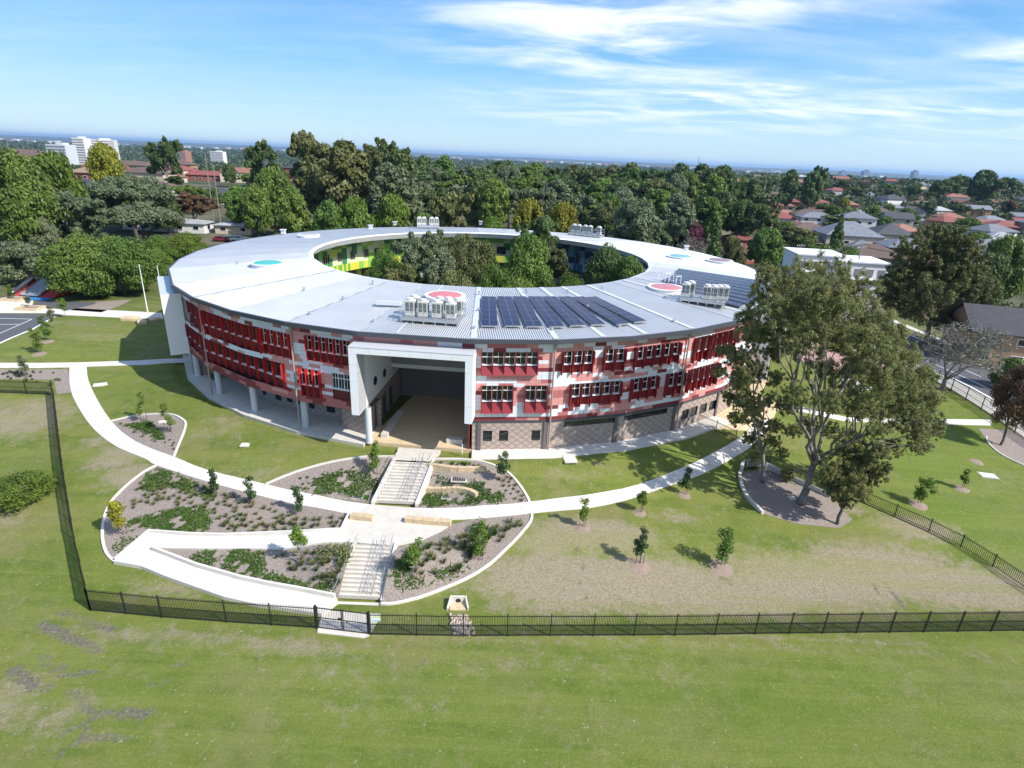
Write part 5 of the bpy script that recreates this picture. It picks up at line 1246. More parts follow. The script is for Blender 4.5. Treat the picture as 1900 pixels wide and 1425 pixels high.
saps=[(1081,978,2.6,lf_young,'staked young tree just below the path, first to the right of the garden bed',.8,1,0),
(1187,951,2.5,lf_young,'staked young tree just below the path, second to the right of the garden bed',.85,1,0),
(1270,918,2.6,lf_youngd,'dark young tree just below the path in the shade of the gums',.9,1,0),
(1187,1047,3.1,lf_youngd,'young tree with three stakes in the straw dry grass',.95,3,0),
(1338,1050,3.4,lf_bright,'leafy young tree with three stakes at the left edge of the big dry patch',1.25,3,1),
(1704,935,2.7,lf_bright,'bright young tree just behind the right lawn fence',1.3,1,0),
(1784,906,2.6,lf_young,'thin young tree in the middle of the right lawn',.7,1,0),
(267,780,3.0,lf_young,'taller staked tree in the small upper left bed, its left one',.75,2,1),
(312,803,3.2,lf_young,'leafy staked tree in the small upper left bed, its right one',.95,2,0),
(228,992,2.9,lf_acid,'yellow leaved young tree with three stakes at the left rim of the big bed',1.25,3,0),
(398,920,2.5,lf_youngd,'grey green upright young tree below the path, leftmost of three',.8,1,1),
(467,936,2.5,lf_youngd,'grey green upright young tree below the path, middle of three',.8,1,1),
(553,950,2.5,lf_youngd,'grey green upright young tree below the path, rightmost of three',.85,1,1),
(556,1047,3.0,lf_young,'young tree with forked crown in the bed inside the hairpin of the ramp',1.0,1,0),
(696,880,3.0,lf_young,'bright young tree left of the upper stairs',1.0,1,1),
(932,895,2.9,lf_youngd,'young tree at the right end of the bed beside the upper stairs',1.0,1,0),
(768,1072,3.1,lf_young,'leafy young tree right of the lower stairs',1.15,1,0),
(888,1040,3.4,lf_young,'tall young tree in the middle of the lower right bed',.95,2,1),
(73,655,3.2,lf_bright,'larger of two leafy shrubs on the left lawn, nearest the path',1.2,0,1),
(88,632,3.4,lf_bright,'leafy shrub on the left lawn behind the larger one',1.2,0,1),
(99,608,3.0,lf_olive,'thin young tree at the corner of the ball court',.8,0,0),
(121,590,3.2,lf_bright,'young tree beside the court path near the planter boxes',1.1,0,0),
(48,700,2.8,lf_grey,'pale thin young tree in the mulch behind the left fence',.9,1,0),
(24,556,2.6,lf_bright,'young tree in the left timber planter by the slides',1.0,0,0),
(55,572,2.6,lf_grey,'thin young tree in the right timber planter by the court',.9,0,0)]
for i,(a,b_,h_,lm,lb,wd,st_,sh) in enumerate(saps): sapling(a,b_,h_,lm,lb,wd,st_,int(420*wd),i+1,sh)
for a,b_,R in ((1081,979,.7),(1187,952,.6),(1270,919,.6),(1187,1051,.85),(1338,1054,.95),(1704,937,.85),(1784,907,.75),(1812,857,.7),(73,657,.9),(88,634,.9)): ring_mulch(a,b_,R,'round patch of brown mulch at the foot of a young tree')
# timber planters
for a,b_,lb in ((26,557,'left low sandstone planter box by the slides'),(57,574,'right low sandstone planter box by the court')):
    x,y,z=gp(a,b_); mb=MB()
    for u,v,w_,h_ in ((0,-1.1,3.6,.35),(0,1.1,3.6,.35),(-1.65,0,.35,1.9),(1.65,0,.35,1.9)): mb.box((u,v,.2),(w_,h_,.5))
    r=empty('planter',(x,y,z),.05,lb,'planter'); mb.build('planter_edge',sand,r); MB().box((0,0,.1),(3.0,1.9,.3)).build('soil',mulch,r)

# ---- grass tufts in the beds
def tuft_mesh(seed,h_=.42,n=34,sp=.22,lm=lf_tuft):
    rng=np.random.default_rng(seed); V=[];F_=[]
    for i in range(n):
        a=rng.uniform(0,2*PI); l=h_*rng.uniform(.6,1.1); lean=rng.uniform(.1,.9); b0=np.array([math.cos(a),math.sin(a),0])*rng.uniform(0,.06); tip=b0+np.array([math.cos(a)*lean*sp*1.6,math.sin(a)*lean*sp*1.6,l*(1-.35*lean)]); mid=(b0+tip)/2+[0,0,l*.12]; s=np.array([-math.sin(a),math.cos(a),0])*.016
        k=len(V); V+= [b0-s,b0+s,mid+s,mid-s,tip+s*.3,tip-s*.3]; F_+=[(k,k+1,k+2,k+3),(k+3,k+2,k+4,k+5)]
    return np_mesh('grass_tuft',V,F_,[lm])
tm=[tuft_mesh(i) for i in range(4)]+[tuft_mesh(10,.3,30,.2,lf_youngd),tuft_mesh(11,.55,60,.3,lf_cover)]
def tufts(poly,n,lab,grp,seed,var=(0,1,2,3),smin=.8,smax=1.3,avoid=[]):
    P=G(poly); rng=np.random.default_rng(seed); xs_=[p[0] for p in P]; ys_=[p[1] for p in P]; c_=0; pts=[]; tries=0
    while c_<n and tries<20000:
        tries+=1
        x,y=rng.uniform(min(xs_),max(xs_)),rng.uniform(min(ys_),max(ys_))
        if not in_poly(np.array([x]),np.array([y]),P)[0]: continue
        if any((x-a)**2+(y-b_)**2<.42**2 for a,b_ in pts): continue
        pts.append((x,y)); o=link('grass_tuft',tm[var[int(rng.integers(len(var)))]],label=lab,cat='grass tuft',group=grp); o.location=(x,y,h1(x,y)+.02); o.rotation_euler=(0,0,rng.uniform(0,6.28)); s=rng.uniform(smin,smax); o.scale=(s,s,s); c_+=1
tufts([(255,900),(300,880),(440,925),(560,965),(640,962),(630,985),(420,992),(390,945),(300,940),(240,945)],118,'small strappy grass tuft in the big left bed','tufts in the big left bed',2)
tufts([(400,950),(520,965),(620,985),(560,990),(420,992)],26,'small dark tuft above the ramp in the big left bed','dark tufts in the big left bed',3,(4,4,0))
tufts([(215,785),(330,800),(322,840),(260,815)],22,'tuft in the small upper left bed','tufts in the small bed',4,(4,0),.6,.9)
tufts([(530,895),(690,860),(700,875),(560,910)],20,'tuft in the bed left of the upper stairs','tufts left of the upper stairs',5,(4,0),.6,.9)
tufts([(480,1025),(650,1020),(630,1100),(540,1060)],34,'tuft in the bed inside the ramp hairpin','tufts inside the ramp hairpin',6,(0,1,4),.9,1.5)
tufts([(845,1000),(930,975),(975,960),(970,985),(900,1030),(850,1060),(740,1090),(730,1040),(800,1010)],56,'strappy tuft in the lower right bed','tufts in the lower right bed',7,(0,1,2,5),1.0,1.7)
tufts([(940,875),(975,930),(950,932),(925,890)],16,'tuft along the right rim of the bed beside the upper stairs','tufts beside the kerb right of the upper stairs',8,(0,4),.7,1.0)
tufts([(800,860),(870,862),(890,868),(800,866)],12,'tuft between the upper sandstone wall and the kerb','tufts above the upper sandstone wall',9,(4,5),.8,1.1)
tufts([(0,688),(120,688),(115,722),(0,700)],26,'dark tuft in the mulch strip behind the left fence','tufts in the strip behind the left fence',10,(4,4,0),.9,1.3)
# ---- ground cover patches
def cover(poly,dens,lab,seed,lm=lf_cover,h_=.14,size=.075):
    P=smooth_line(G(poly)+[g2(*poly[0])],3)[:-1]; rng=np.random.default_rng(seed); xs_=[p[0] for p in P]; ys_=[p[1] for p in P]
    A_=(max(xs_)-min(xs_))*(max(ys_)-min(ys_)); n=int(A_*dens*.72); x=rng.uniform(min(xs_)-.3,max(xs_)+.3,n); y=rng.uniform(min(ys_)-.3,max(ys_)+.3,n)
    x0=x+rng.normal(0,.16,n); y0=y+rng.normal(0,.16,n); nzv=np.sin(x*2.1+seed)+np.sin(y*2.7+x*1.3+seed)+np.sin(x*5.3-y*4.1)*.7
    k=in_poly(x0,y0,P)&(nzv>-1.15); x,y=x[k],y[k]; z=hgt(x,y)+rng.uniform(.02,h_,len(x)); n=len(x)
    Pn=np.stack([x,y,z],1); nr=rng.normal(0,.6,(n,3))+[0,0,.8]; nr/=np.linalg.norm(nr,axis=1)[:,None]; a=np.cross(nr,rng.normal(0,1,(n,3))); a/=np.linalg.norm(a,axis=1)[:,None]; b_=np.cross(nr,a); s=size*rng.uniform(.6,1.4,(n,1))
    V=np.stack([Pn-b_*s*1.6,Pn+a*s*.6,Pn+b_*s*1.6,Pn-a*s*.6],1).reshape(-1,3)
    link('ground_cover',np_mesh('ground_cover',V,np.arange(n*4).reshape(n,4),[lm]),label=lab,kind='stuff')
cover([(238,968),(300,950),(380,940),(385,985),(330,990),(280,980),(245,985)],420,'dense green ground cover in the middle of the big left bed',1)
cover([(262,905),(285,870),(360,895),(400,915),(385,925),(320,905),(275,912)],380,'green ground cover at the top of the big left bed',2)
cover([(350,1035),(385,1022),(415,1022),(395,1050),(372,1052)],480,'green ground cover at the left tip of the hairpin bed',3)
cover([(430,1022),(480,1022),(492,1060),(455,1075),(415,1060)],480,'large green ground cover patch in the hairpin bed',4)
cover([(490,1062),(560,1078),(620,1075),(622,1102),(540,1095),(490,1085)],480,'green ground cover along the low wall in the hairpin bed',5)
cover([(560,905),(620,878),(700,885),(705,915),(690,930),(640,918),(590,918)],420,'green ground cover in the bed left of the upper stairs',6)
cover([(790,895),(808,884),(835,895),(838,905),(795,907)],450,'green ground cover between the two sandstone walls',7)
cover([(858,900),(900,897),(940,928),(860,938),(840,925)],430,'green ground cover right of the lower sandstone wall',8)
cover([(776,920),(820,915),(840,935),(775,940)],430,'green ground cover below the lower sandstone wall',9)
cover([(230,790),(275,783),(300,805),(298,818),(262,800)],420,'green ground cover in the small upper left bed',10)
cover([(722,1080),(745,1035),(770,1075),(850,1050),(870,1060),(760,1092)],330,'mixed green planting right of the lower stairs',11)
cover([(210,1020),(225,1000),(262,1000),(240,1030)],250,'sparse ground cover at the left point of the big left bed',12)
cover([(870,985),(895,975),(900,1010),(875,1030)],420,'green shrubs in the middle of the lower right bed',13,h_=.8)
cover([(585,1025),(650,1018),(640,1060),(600,1050)],260,'tall grassy planting left of the lower stairs',14,lf_tuft,.6,.09)

# ---- the foreground gum trees, lobe by lobe
barkg=mat('gum bark',(.12,.105,.09),.9,var2=(.30,.27,.24),var=.3,scale=1.6,bump=.8)
def big_tree(base_px,Dy,lobes,lab,trunkr,nleaf,size,lm,seed,bark=barkg,rad_k=1.0):
    bx0,by0,bz0=gp(*base_px); rng=np.random.default_rng(seed); D0=math.hypot(bx0,by0)
    r=empty('gum_tree',(bx0,by0,bz0-.05),0,lab,'tree')
    O=np.array([bx0,by0,bz0-.05]); C=[];S=[];LC=[]
    for px_,py_,rp,dd in lobes:
        rp*=.86; py_+=12 if py_<620 else 0
        d=ray(px_,py_); t=(by0+dd)/d[1]; c_=np.array([d[0]*t,d[1]*t,CAMZ+d[2]*t])-O; R=rp/FPX*t*rad_k; LC.append((c_,R))
        for k in range(85):
            q=rng.normal(0,1,3); q/=np.linalg.norm(q); C.append(c_+q*R*1.48*rng.random()**.55*[1,1,.85]); e_=R*rng.uniform(.08,.21); S.append([e_*rng.uniform(.8,1.5),e_*rng.uniform(.8,1.5),e_*rng.uniform(.9,1.7)])
    V,F_=leaves(np.array(C),np.array(S),nleaf,size,rng,1.0,.2,.75); link('crown',np_mesh('crown',V,F_,[lm]),r)
    # skeleton: trunk, then limbs to the lobes through shared mid points
    allc=np.array([c_ for c_,_ in LC]); top=allc.mean(0); segs=[]
    forkz=max(2.0,top[2]*.32); fork=np.array([top[0]*.22,top[1]*.22,forkz]); tr=jit((0,0,-.3),fork,rng,4,.015); segs.append((tr,[trunkr*1.35,trunkr*1.05,trunkr*.95,trunkr*.88,trunkr*.82]))
    ks=max(2,len(LC)//5); cen=allc[rng.choice(len(allc),ks,replace=False)]
    for _ in range(6):
        lab_=np.argmin(((allc[:,None]-cen[None])**2).sum(2),1); cen=np.array([allc[lab_==i].mean(0) if (lab_==i).any() else cen[i] for i in range(ks)])
    for i in range(ks):
        me_=allc[lab_==i]
        if len(me_)==0: continue
        md=fork+(cen[i]-fork)*.62; md[2]=max(md[2],forkz*.8); p=jit(fork,md,rng,4,.045); segs.append((p,[trunkr*.55,trunkr*.48,trunkr*.42,trunkr*.36,trunkr*.3]))
        for c_ in me_:
            st_=p[rng.integers(2,5)]; q=jit(st_,c_,rng,4,.05); segs.append((q,[trunkr*.26,trunkr*.2,trunkr*.15,trunkr*.1,trunkr*.05]))
            for _ in range(3):
                e=c_+rng.normal(0,1,3)*.9; segs.append((jit(q[3],e,rng,2,.06),[trunkr*.08,trunkr*.05,trunkr*.025]))
    wood('trunk',segs,bark,r,8)
    return r
L1=[(1500,790,20,4),(1545,800,16,-3),(1480,730,22,-3),(1520,850,14,3),(1460,880,12,4),(1655,830,18,3),(1700,805,20,-3),(1470,560,30,3),(1525,535,34,-3),(1590,690,30,5),(1450,600,26,0),(1720,830,10,0),(1420,490,16,1),(1430,520,30,0),(1480,508,38,1),(1535,500,40,2),(1580,525,38,3),(1440,562,34,-2),(1495,560,42,4),(1548,565,44,-3),(1600,575,42,2),(1635,605,38,4),(1500,610,36,-4),(1560,625,44,2),(1610,640,42,-3),(1655,655,38,1),(1690,690,34,3),(1640,700,42,-4),(1580,700,36,4),(1700,735,36,0),(1650,755,36,3),(1600,755,32,-3),(1690,780,28,-2),(1725,780,22,2),(1735,800,16,1),(1540,745,24,-5),(1630,800,18,-4),(1585,815,18,3),(1700,830,14,0),(1520,680,26,5),(1470,640,26,4)]
L2=[(1400,760,18,-2),(1360,660,18,3),(1425,745,18,4),(1440,790,14,3),(1375,715,18,-3),(1398,850,12,-2),(1412,545,26,0),(1390,580,24,2),(1420,600,26,-2),(1395,625,24,-3),(1385,665,24,1),(1372,700,22,-2),(1402,690,20,3),(1360,735,20,0),(1388,745,22,-3),(1372,775,18,2),(1430,650,22,3),(1440,700,18,-2),(1345,650,14,0),(1415,790,16,1),(1432,820,14,-1),(1395,815,15,1),(1460,755,16,2),(1470,800,14,-2),(1335,690,12,1),(1450,840,12,0)]
L3=[(1560,870,26,0),(1600,850,28,1),(1632,840,20,-1),(1585,895,24,-1),(1550,905,20,.5),(1618,882,20,1),(1535,875,16,-1),(1575,835,20,1.5),(1640,870,14,0),(1600,915,14,-.5),(1570,930,14,.3)]
big_tree((1485,935),0,L1,'tallest spreading gum tree with thick trunk in the middle of the mulch',.34,270000,.085,lf_gum,3)
big_tree((1415,895),0,L2,'slender gum tree at the left of the mulch, reaching over the right entrance',.23,105000,.08,lf_gum,5)
big_tree((1552,972),0,L3,'short dense gum tree at the front tip of the mulch',.15,90000,.078,lf_gum,7,barkm)
# mistletoe clumps hanging in the gum
# big dark tree behind
L4=[(1690,450,26,0),(1730,430,28,2),(1770,435,28,0),(1800,460,26,-2),(1700,485,32,3),(1745,480,36,0),(1790,495,32,-3),(1820,520,26,2),(1680,515,26,0),(1650,520,22,3),(1650,545,22,0),(1720,525,36,-3),(1770,535,34,3),(1820,550,22,0),(1700,560,28,-2),(1740,570,26,2),(1660,500,20,1),(1760,465,24,4)]
big_tree((1718,640),0,L4,'tall olive tree across the street, taller than the houses around it',.4,150000,.17,lf_olive,9,barkm)
# bare deciduous trees
def bare_tree(x,y,hh,wd,lab,seed,col=mat('bare twigs',(.24,.21,.20),.9,var=.25,scale=2),leaf=None):
    z=h1(x,y); r=empty('bare_tree',(x,y,z-.1),0,lab,'tree'); rng=np.random.default_rng(seed); segs=[]
    def grow(p,d,l,rad,dep):
        q=p+d*l; mid=(p+q)/2+rng.normal(0,.06*l,3); segs.append(([p,mid,q],[rad,rad*.85,rad*.68]))
        if dep==0: return
        for _ in range(3 if dep>1 else 4):
            nd_=d*.75+rng.normal(0,.55,3)*[wd,wd,.7]+[0,0,.12]; nd_/=np.linalg.norm(nd_); grow(q,nd_,l*rng.uniform(.6,.85),rad*.6,dep-1)
    for _ in range(4):
        d=np.array([rng.normal(0,.5)*wd,rng.normal(0,.5)*wd,1]); d/=np.linalg.norm(d); grow(np.array([0,0,hh*.13]),d,hh*.26,.17,5)
    mb=MB(); mb.tube([(0,0,-.2),(0,0,hh*.15)],[.32,.25],7)
    for s,rd in segs: mb.tube(s,[max(.03,v) for v in rd],3,cap=False)
    mb.build('branches',col,r)
    if leaf:
        C=np.array([s[2] for s,_ in segs if _[0]<.05]); 
        if len(C): V,F_=leaves(C,np.full((len(C),3),.6),2200,.16,rng); link('crown',np_mesh('crown',V,F_,[leaf]),r)
    return r
c0=gp(1748,722); bare_tree(c0[0],c0[1],11.5,1.2,'large bare grey tree between the right lawn and the street',4,leaf=lf_grey)
x,y,_=atD(1435,500,128); bare_tree(x,y,9,1.1,'bare grey tree just beyond the right rim of the roof',6)
x,y,_=atD(1300,470,165); bare_tree(x,y,11,1.1,'pale bare tree behind the roof, beside the purple leaved tree',8,leaf=lf_grey)
tree_px(1910,680,90,88,'round',lf_brown,'russet autumn tree at the right edge of the photo by the street',nleaf=26000,size=.2)
tree_px(1885,660,60,108,'bush',lf_green,'low green shrub mass across the street at the right edge')

# ---- courtyard trees
ct=[(795,418,105,100,'gum',lf_grey,'tall pale gum tree at the left of the courtyard'),(868,425,110,98,'spread',lf_olive,'broad olive brown tree in the middle of the courtyard'),(712,455,75,108,'bush',lf_green,'green tree in front of the green courtyard wall'),
(985,442,120,94,'round',lf_green,'large rounded green tree right of the courtyard centre'),(1130,460,80,98,'round',lf_dark,'dark round tree at the right of the courtyard'),(1020,430,80,112,'gum',lf_olive,'gum tree behind the large rounded courtyard tree'),
(1060,500,70,92,'bush',lf_bright,'low bright green shrub right of the courtyard centre'),(1165,480,60,92,'round',lf_green,'green tree at the right end of the courtyard'),(920,480,70,90,'bush',lf_green,'green shrub between the two large courtyard trees'),(1005,385,55,118,'gum',lf_dark,'dark tree rising above the back rim of the courtyard'),
(755,470,60,92,'gum',lf_olive,'small olive gum near the front left rim of the courtyard'),(850,490,80,82,'bush',lf_olive,'olive shrubs at the front rim of the courtyard'),(820,455,70,94,'tall',lf_grey,'slender grey green tree left of the courtyard centre'),(960,505,80,84,'bush',lf_green,'low green shrubs under the large rounded courtyard tree')]
for px_,yt,wd,D,kd,lm,lb in ct:
    tree_px(px_,yt,wd,D,kd,lm,lb,'courtyard trees',nleaf=26000,size=.26,z=-.25 if False else None,H=13)

# ---- background trees placed one by one
def tree_base(bx0,by0,tx,ytop,wpx,kind,lm,lab,grp=None,**k):
    x,y,z=gp(bx0,by0); d=ray(tx,ytop); t=math.hypot(x,y)/math.hypot(d[0],d[1]); hh=CAMZ+d[2]*t-z; dc=ray(bx0,by0); wid=wpx/FPX*(y/dc[1]); r=put_tree(x,y,max(2.5,hh),wid,kind,lm,lab,grp,**k); return r
NB=dict(nleaf=30000,size=.27)
for a in [(60,497,45,285,140,'round',lf_green,'huge spreading green tree at the left edge, trunk showing below'),
(150,488,150,345,110,'gum',lf_grey,'grey green casuarina right of the huge left tree'),
(5,480,8,352,110,'gum',lf_grey,'grey leaved tree at the far left edge'),(-12,510,-5,430,90,'gum',lf_grey,'grey leaved low tree in the left corner'),
(160,550,168,425,150,'bush',lf_green,'dense leafy tree behind the slides, leftmost of the near row'),(232,548,232,432,140,'bush',lf_green,'dense leafy tree between slides and flagpoles'),
(200,525,205,450,70,'bush',lf_dark,'dark shrub behind the dense trees by the slides'),(105,505,112,445,70,'bush',lf_green,'leafy shrub beside the tube slide'),(290,520,290,455,70,'bush',lf_green,'leafy shrub beside the flagpoles'),
(345,480,345,428,85,'bush',lf_bright,'bright green shrub beyond the left rim of the roof'),(300,500,300,435,70,'bush',lf_bright,'bright green shrub just behind the flagpoles'),
(255,440,255,318,150,'spread',lf_grey,'broad grey green tree in front of the car park, left'),(270,470,268,372,150,'spread',lf_grey,'broad low grey green tree behind the flagpoles'),
(362,425,362,352,75,'gum',lf_brown,'thin brownish tree right of the broad grey green trees'),(90,440,92,350,80,'round',lf_green,'green tree between the huge left tree and the casuarina')]: tree_base(*a,**NB)
BG=[ # px, ytop, width px, distance, kind, material, label
(95,283,75,180,'round',lf_bright,'bright green tree left of the red brick house'),
(190,268,68,240,'round',lf_yellow,'yellow green rounded tree above the red brick house'),
(210,348,70,205,'round',lf_green,'dark green tree at the right side of the red brick house'),
(440,345,70,200,'round',lf_green,'low rounded green tree behind the white parked cars'),
(500,313,85,190,'round',lf_green,'tall green tree right of the white parked cars'),
(545,348,60,158,'tall',lf_green,'egg shaped green tree beside the brick shed'),
(470,345,50,180,'round',lf_green,'green tree between the parked cars and the shed'),
(482,255,62,260,'gum',lf_dark,'dark gum on the skyline left of the tallest gum'),
(297,243,50,300,'gum',lf_dark,'tall layered gum on the left skyline'),
(565,235,65,215,'gum',lf_olive,'tallest gum on the skyline, left of the centre wood'),
(600,268,95,205,'tall',lf_olive,'broad olive gum right of the tallest gum'),
(640,262,110,190,'tall',lf_olive,'massive olive green gum in the centre left wood'),
(690,262,60,230,'gum',lf_olive,'gum with open crown in the skyline of the wood'),
(715,250,60,235,'gum',lf_dark,'rounded skyline gum near the centre left'),
(745,275,80,210,'tall',lf_dark,'dark green tree right of the massive gum'),
(730,300,100,180,'tall',lf_grey,'blue green gum in the centre wood'),
(610,375,60,150,'round',lf_green,'small round tree behind the roof, left'),
(660,368,75,150,'round',lf_bright,'bright round tree behind the roof, second from the left'),
(725,362,75,152,'round',lf_bright,'bright round tree behind the roof, third from the left'),
(790,385,60,150,'bush',lf_green,'low green tree behind the far left plant platform'),
(840,345,80,165,'gum',lf_olive,'olive tree behind the roof left of centre'),
(985,372,75,160,'round',lf_yellow,'yellow topped green tree right behind the roof'),
(1045,377,48,160,'round',lf_yellow,'smaller yellow green tree beside the yellow topped one'),
(915,398,45,150,'bush',lf_bright,'bright low shrub behind the roof centre'),
(1190,372,110,165,'round',lf_grey,'large silver grey tree behind the roof'),
(1130,370,90,180,'spread',lf_olive,'olive tree left of the large silver grey tree'),
(1250,385,70,168,'gum',lf_grey,'grey thin tree right of the silver grey tree'),
(1285,405,70,172,'bush',lf_purple,'purple leaved tree behind the roof'),
(1334,408,34,150,'cone',lf_dark,'narrow dark conifer beyond the right of the roof'),
(1425,425,80,170,'round',lf_green,'rounded olive green tree by the white flats'),
(1365,430,50,165,'bush',lf_olive,'pale green small tree beside the narrow conifer'),
(1530,450,70,185,'bush',lf_bright,'green trees among the houses by the grey roofed house'),
(1580,455,60,182,'bush',lf_bright,'leafy tree in front of the large grey roofed house'),
(1500,440,45,190,'round',lf_green,'small green tree behind the white flats'),
(1563,398,28,215,'cone',lf_dark,'dark conifer between the grey and the brown roofs'),
(1880,440,60,160,'round',lf_green,'dark green tree at the right edge near the blue grey house'),
(1850,470,70,150,'round',lf_dark,'dark tree behind the tall olive tree on the right'),
(1522,305,22,430,'gum',lf_dark,'wispy gum standing above the right skyline'),
(1470,313,30,400,'tall',lf_dark,'dark pointed tree on the skyline right of the wood'),
(1512,320,40,400,'round',lf_dark,'dark rounded tree on the skyline below the wispy gum'),
(1830,316,60,560,'round',lf_dark,'largest rounded tree on the right ridge'),
(1785,322,50,560,'spread',lf_dark,'flat topped tree on the right ridge'),
(1870,326,60,560,'spread',lf_dark,'wide tree at the right end of the ridge'),
(1760,330,50,480,'spread',lf_dark,'flat tree on the ridge between the towers and the largest tree'),
]
for px_,yt,wd,D,kd,lm,lb in BG:
    near=D<130
    tree_px(px_,yt,wd,D,kd,lm,lb,nleaf=26000 if near else 12000 if D<260 else 6000,size=.26 if near else .40 if D<260 else .55)
rng=np.random.default_rng(77); rr_=random.Random(5)
def spot_free(x,y,pts,dmin): return all((x-a)**2+(y-b_)**2>dmin*dmin for a,b_ in pts)
# central wood: a belt of tall trees, near row to skyline
WD=[]
for px_ in range(760,1430,27):
    for D,yt,j in ((330,300,9),(265,318,10),(215,345,12)):
        if rr_.random()<.12: continue
        x0=px_+rr_.uniform(-12,12); ytt=yt+rr_.uniform(-j,j)+(px_-1000)*.022
        if px_>1330 and D<300: ytt+=12
        kd=rr_.choice(['tall','tall','gum','round']); lm=rr_.choice([lf_dark,lf_dark,lf_green,lf_olive,lf_grey,lf_dark])
        cn={'leaves dark green':'dark green','leaves mid green':'mid green','leaves olive':'olive','leaves grey green':'grey green'}[lm.name]
        row={330:'on the skyline of the wood behind the building',265:'in the middle rows of the wood behind the building',215:'in the front row of the wood behind the building'}[D]
        D2=D+rr_.uniform(-18,18); w_=rr_.uniform(48,80)*(1.0 if D<300 else .85)
        tree_px(x0,ytt,w_,D2,kd,lm,'%s %s tree %s'%(cn,{'tall':'tall oval','gum':'open crowned','round':'rounded'}[kd],row),'%s %s trees %s'%(cn,{'tall':'oval','gum':'open','round':'round'}[kd],row),nleaf=12000 if D<300 else 6000,size=.40 if D<300 else .55)
# left belt fill
for px_,D,yt in [(20,260,330),(130,215,330),(320,300,300),(350,240,330),(420,330,285),(520,300,300),(560,250,330),(240,230,345),(60,160,350),(200,150,380),(300,200,355),(390,250,335),(540,230,360),(120,140,400),(20,150,400),(400,140,400),(455,330,290)]:
    kd=rr_.choice(['round','gum','bush']); lm=rr_.choice([lf_green,lf_dark,lf_grey]); x,y,_=atD(px_,yt,D)
    put_tree(x,y,rr_.uniform(7,11),rr_.uniform(7,11),kd,lm,'%s tree among the houses behind the left of the building'%{'leaves mid green':'mid green','leaves dark green':'dark green','leaves grey green':'grey green'}[lm.name],'filler trees left %s'%lm.name,nleaf=12000,size=.40)
# behind building hedge of low shrubs
for k in range(26):
    px_=590+k*31+rr_.uniform(-8,8); D=rr_.uniform(158,185); x,y,_=atD(px_,400,D)
    lm=rr_.choice([lf_green,lf_dark,lf_olive]); put_tree(x,y,rr_.uniform(4,8),rr_.uniform(6,9),'bush',lm,'%s bushy tree in the low belt right behind the building'%{'leaves mid green':'mid green','leaves dark green':'dark green','leaves olive':'olive'}[lm.name],'low belt behind the building %s'%lm.name,nleaf=12000,size=.40)
# ---- houses
GH=0
HC={'grey':(.16,.17,.20),'brown':(.13,.085,.07),'terracotta':(.25,.11,.078),'red':(.21,.06,.05),'dark grey':(.055,.055,.065),'light grey':(.32,.33,.35),'tan':(.27,.19,.13)}
WC={'cream':(.48,.42,.33),'white':(.62,.62,.60),'red brick':(.27,.075,.05),'tan brick':(.36,.22,.14),'grey':(.3,.31,.33)}
def house(x,y,w_,d_h,hh,rz,rc,wc,lab,grp=None,gable=False,pitch=.42,win_=True,name='house',cat='house',fine=True):
    z=h1(x,y)-.3; r=empty(name,(x,y,z),rz,lab,cat,grp)
    wm=mat('house wall '+wc,WC[wc],.85,var=.08,scale=2); rm=tilemat('roof tiles '+rc,HC[rc])
    mb=MB(); mb.box((0,0,hh/2),(w_,d_h,hh)); 
    e=.55; W2,D2=w_/2+e,d_h/2+e; rh=min(w_,d_h)/2*pitch+.25; rg_=(w_-d_h)/2 if w_>d_h else 0; rg2_=(d_h-w_)/2 if d_h>w_ else 0
    rf=MB(); A_=[(-W2,-D2,hh),(W2,-D2,hh),(W2,D2,hh),(-W2,D2,hh)]
    if gable:
        R0,R1=(-W2,0,hh+rh),(W2,0,hh+rh)
        mb.quad([(-w_/2,-d_h/2,hh),(-w_/2,d_h/2,hh),(-w_/2,0,hh+rh-.1)]); mb.quad([(w_/2,d_h/2,hh),(w_/2,-d_h/2,hh),(w_/2,0,hh+rh-.1)])
        for a in ((A_[0],A_[1],R1,R0),(A_[2],A_[3],R0,R1)): rf.quad(list(a),0,[(0,0),(w_,0),(w_,d_h),(0,d_h)])
    else:
        R0,R1=(-rg_,-rg2_,hh+rh),(rg_,rg2_,hh+rh)
        if w_>=d_h: fs=((A_[0],A_[1],R1,R0),(A_[2],A_[3],R0,R1),(A_[1],A_[2],R1),(A_[3],A_[0],R0))
        else: fs=((A_[1],A_[2],R1,R0),(A_[3],A_[0],R0,R1),(A_[0],A_[1],R0),(A_[2],A_[3],R1))
        for a in fs: rf.quad(list(a),0,[(0,0),(w_,0),(w_*.7,d_h),(w_*.3,d_h)][:len(a)])
    # eaves board and soffit
    for i in range(4):
        p,q=A_[i],A_[(i+1)%4]; rf.quad([(p[0],p[1],hh-.18),(q[0],q[1],hh-.18),q,p])
    rf.quad([(p[0],p[1],hh-.18) for p in A_[::-1]])
    mb.build('wall',wm,r); ro_=rf.build('roof',rm,r)
    if fine and rr_.random()<.5: c_=MB(); c_.box((w_*.2,d_h*.12,hh+rh*.75),(.7,.6,1.3)); c_.build('chimney',wm,ro_)
    if win_:
        nst=2 if hh>4.5 else 1
        for s in range(nst):
            zc=1.6+s*2.8
            for i in range(max(2,int(w_/4))):
                u=-w_/2+w_*(i+.5)/max(2,int(w_/4))+rr_.uniform(-.3,.3); wn_=MB(); wn_.box((u,-d_h/2-.03,zc),(1.7,.08,1.15)); q=wn_.build('window',whitep,r)
                g_2=MB(); g_2.box((u,-d_h/2-.075,zc),(1.5,.02,.95)); g_2.build('pane',glass,q)
            if fine:
                for sx in (-1,1): wn_=MB(); wn_.box((sx*(w_/2+.03),rr_.uniform(-1,1),zc),(.08,1.5,1.1)); wn_.build('window',glass,r)
    return r
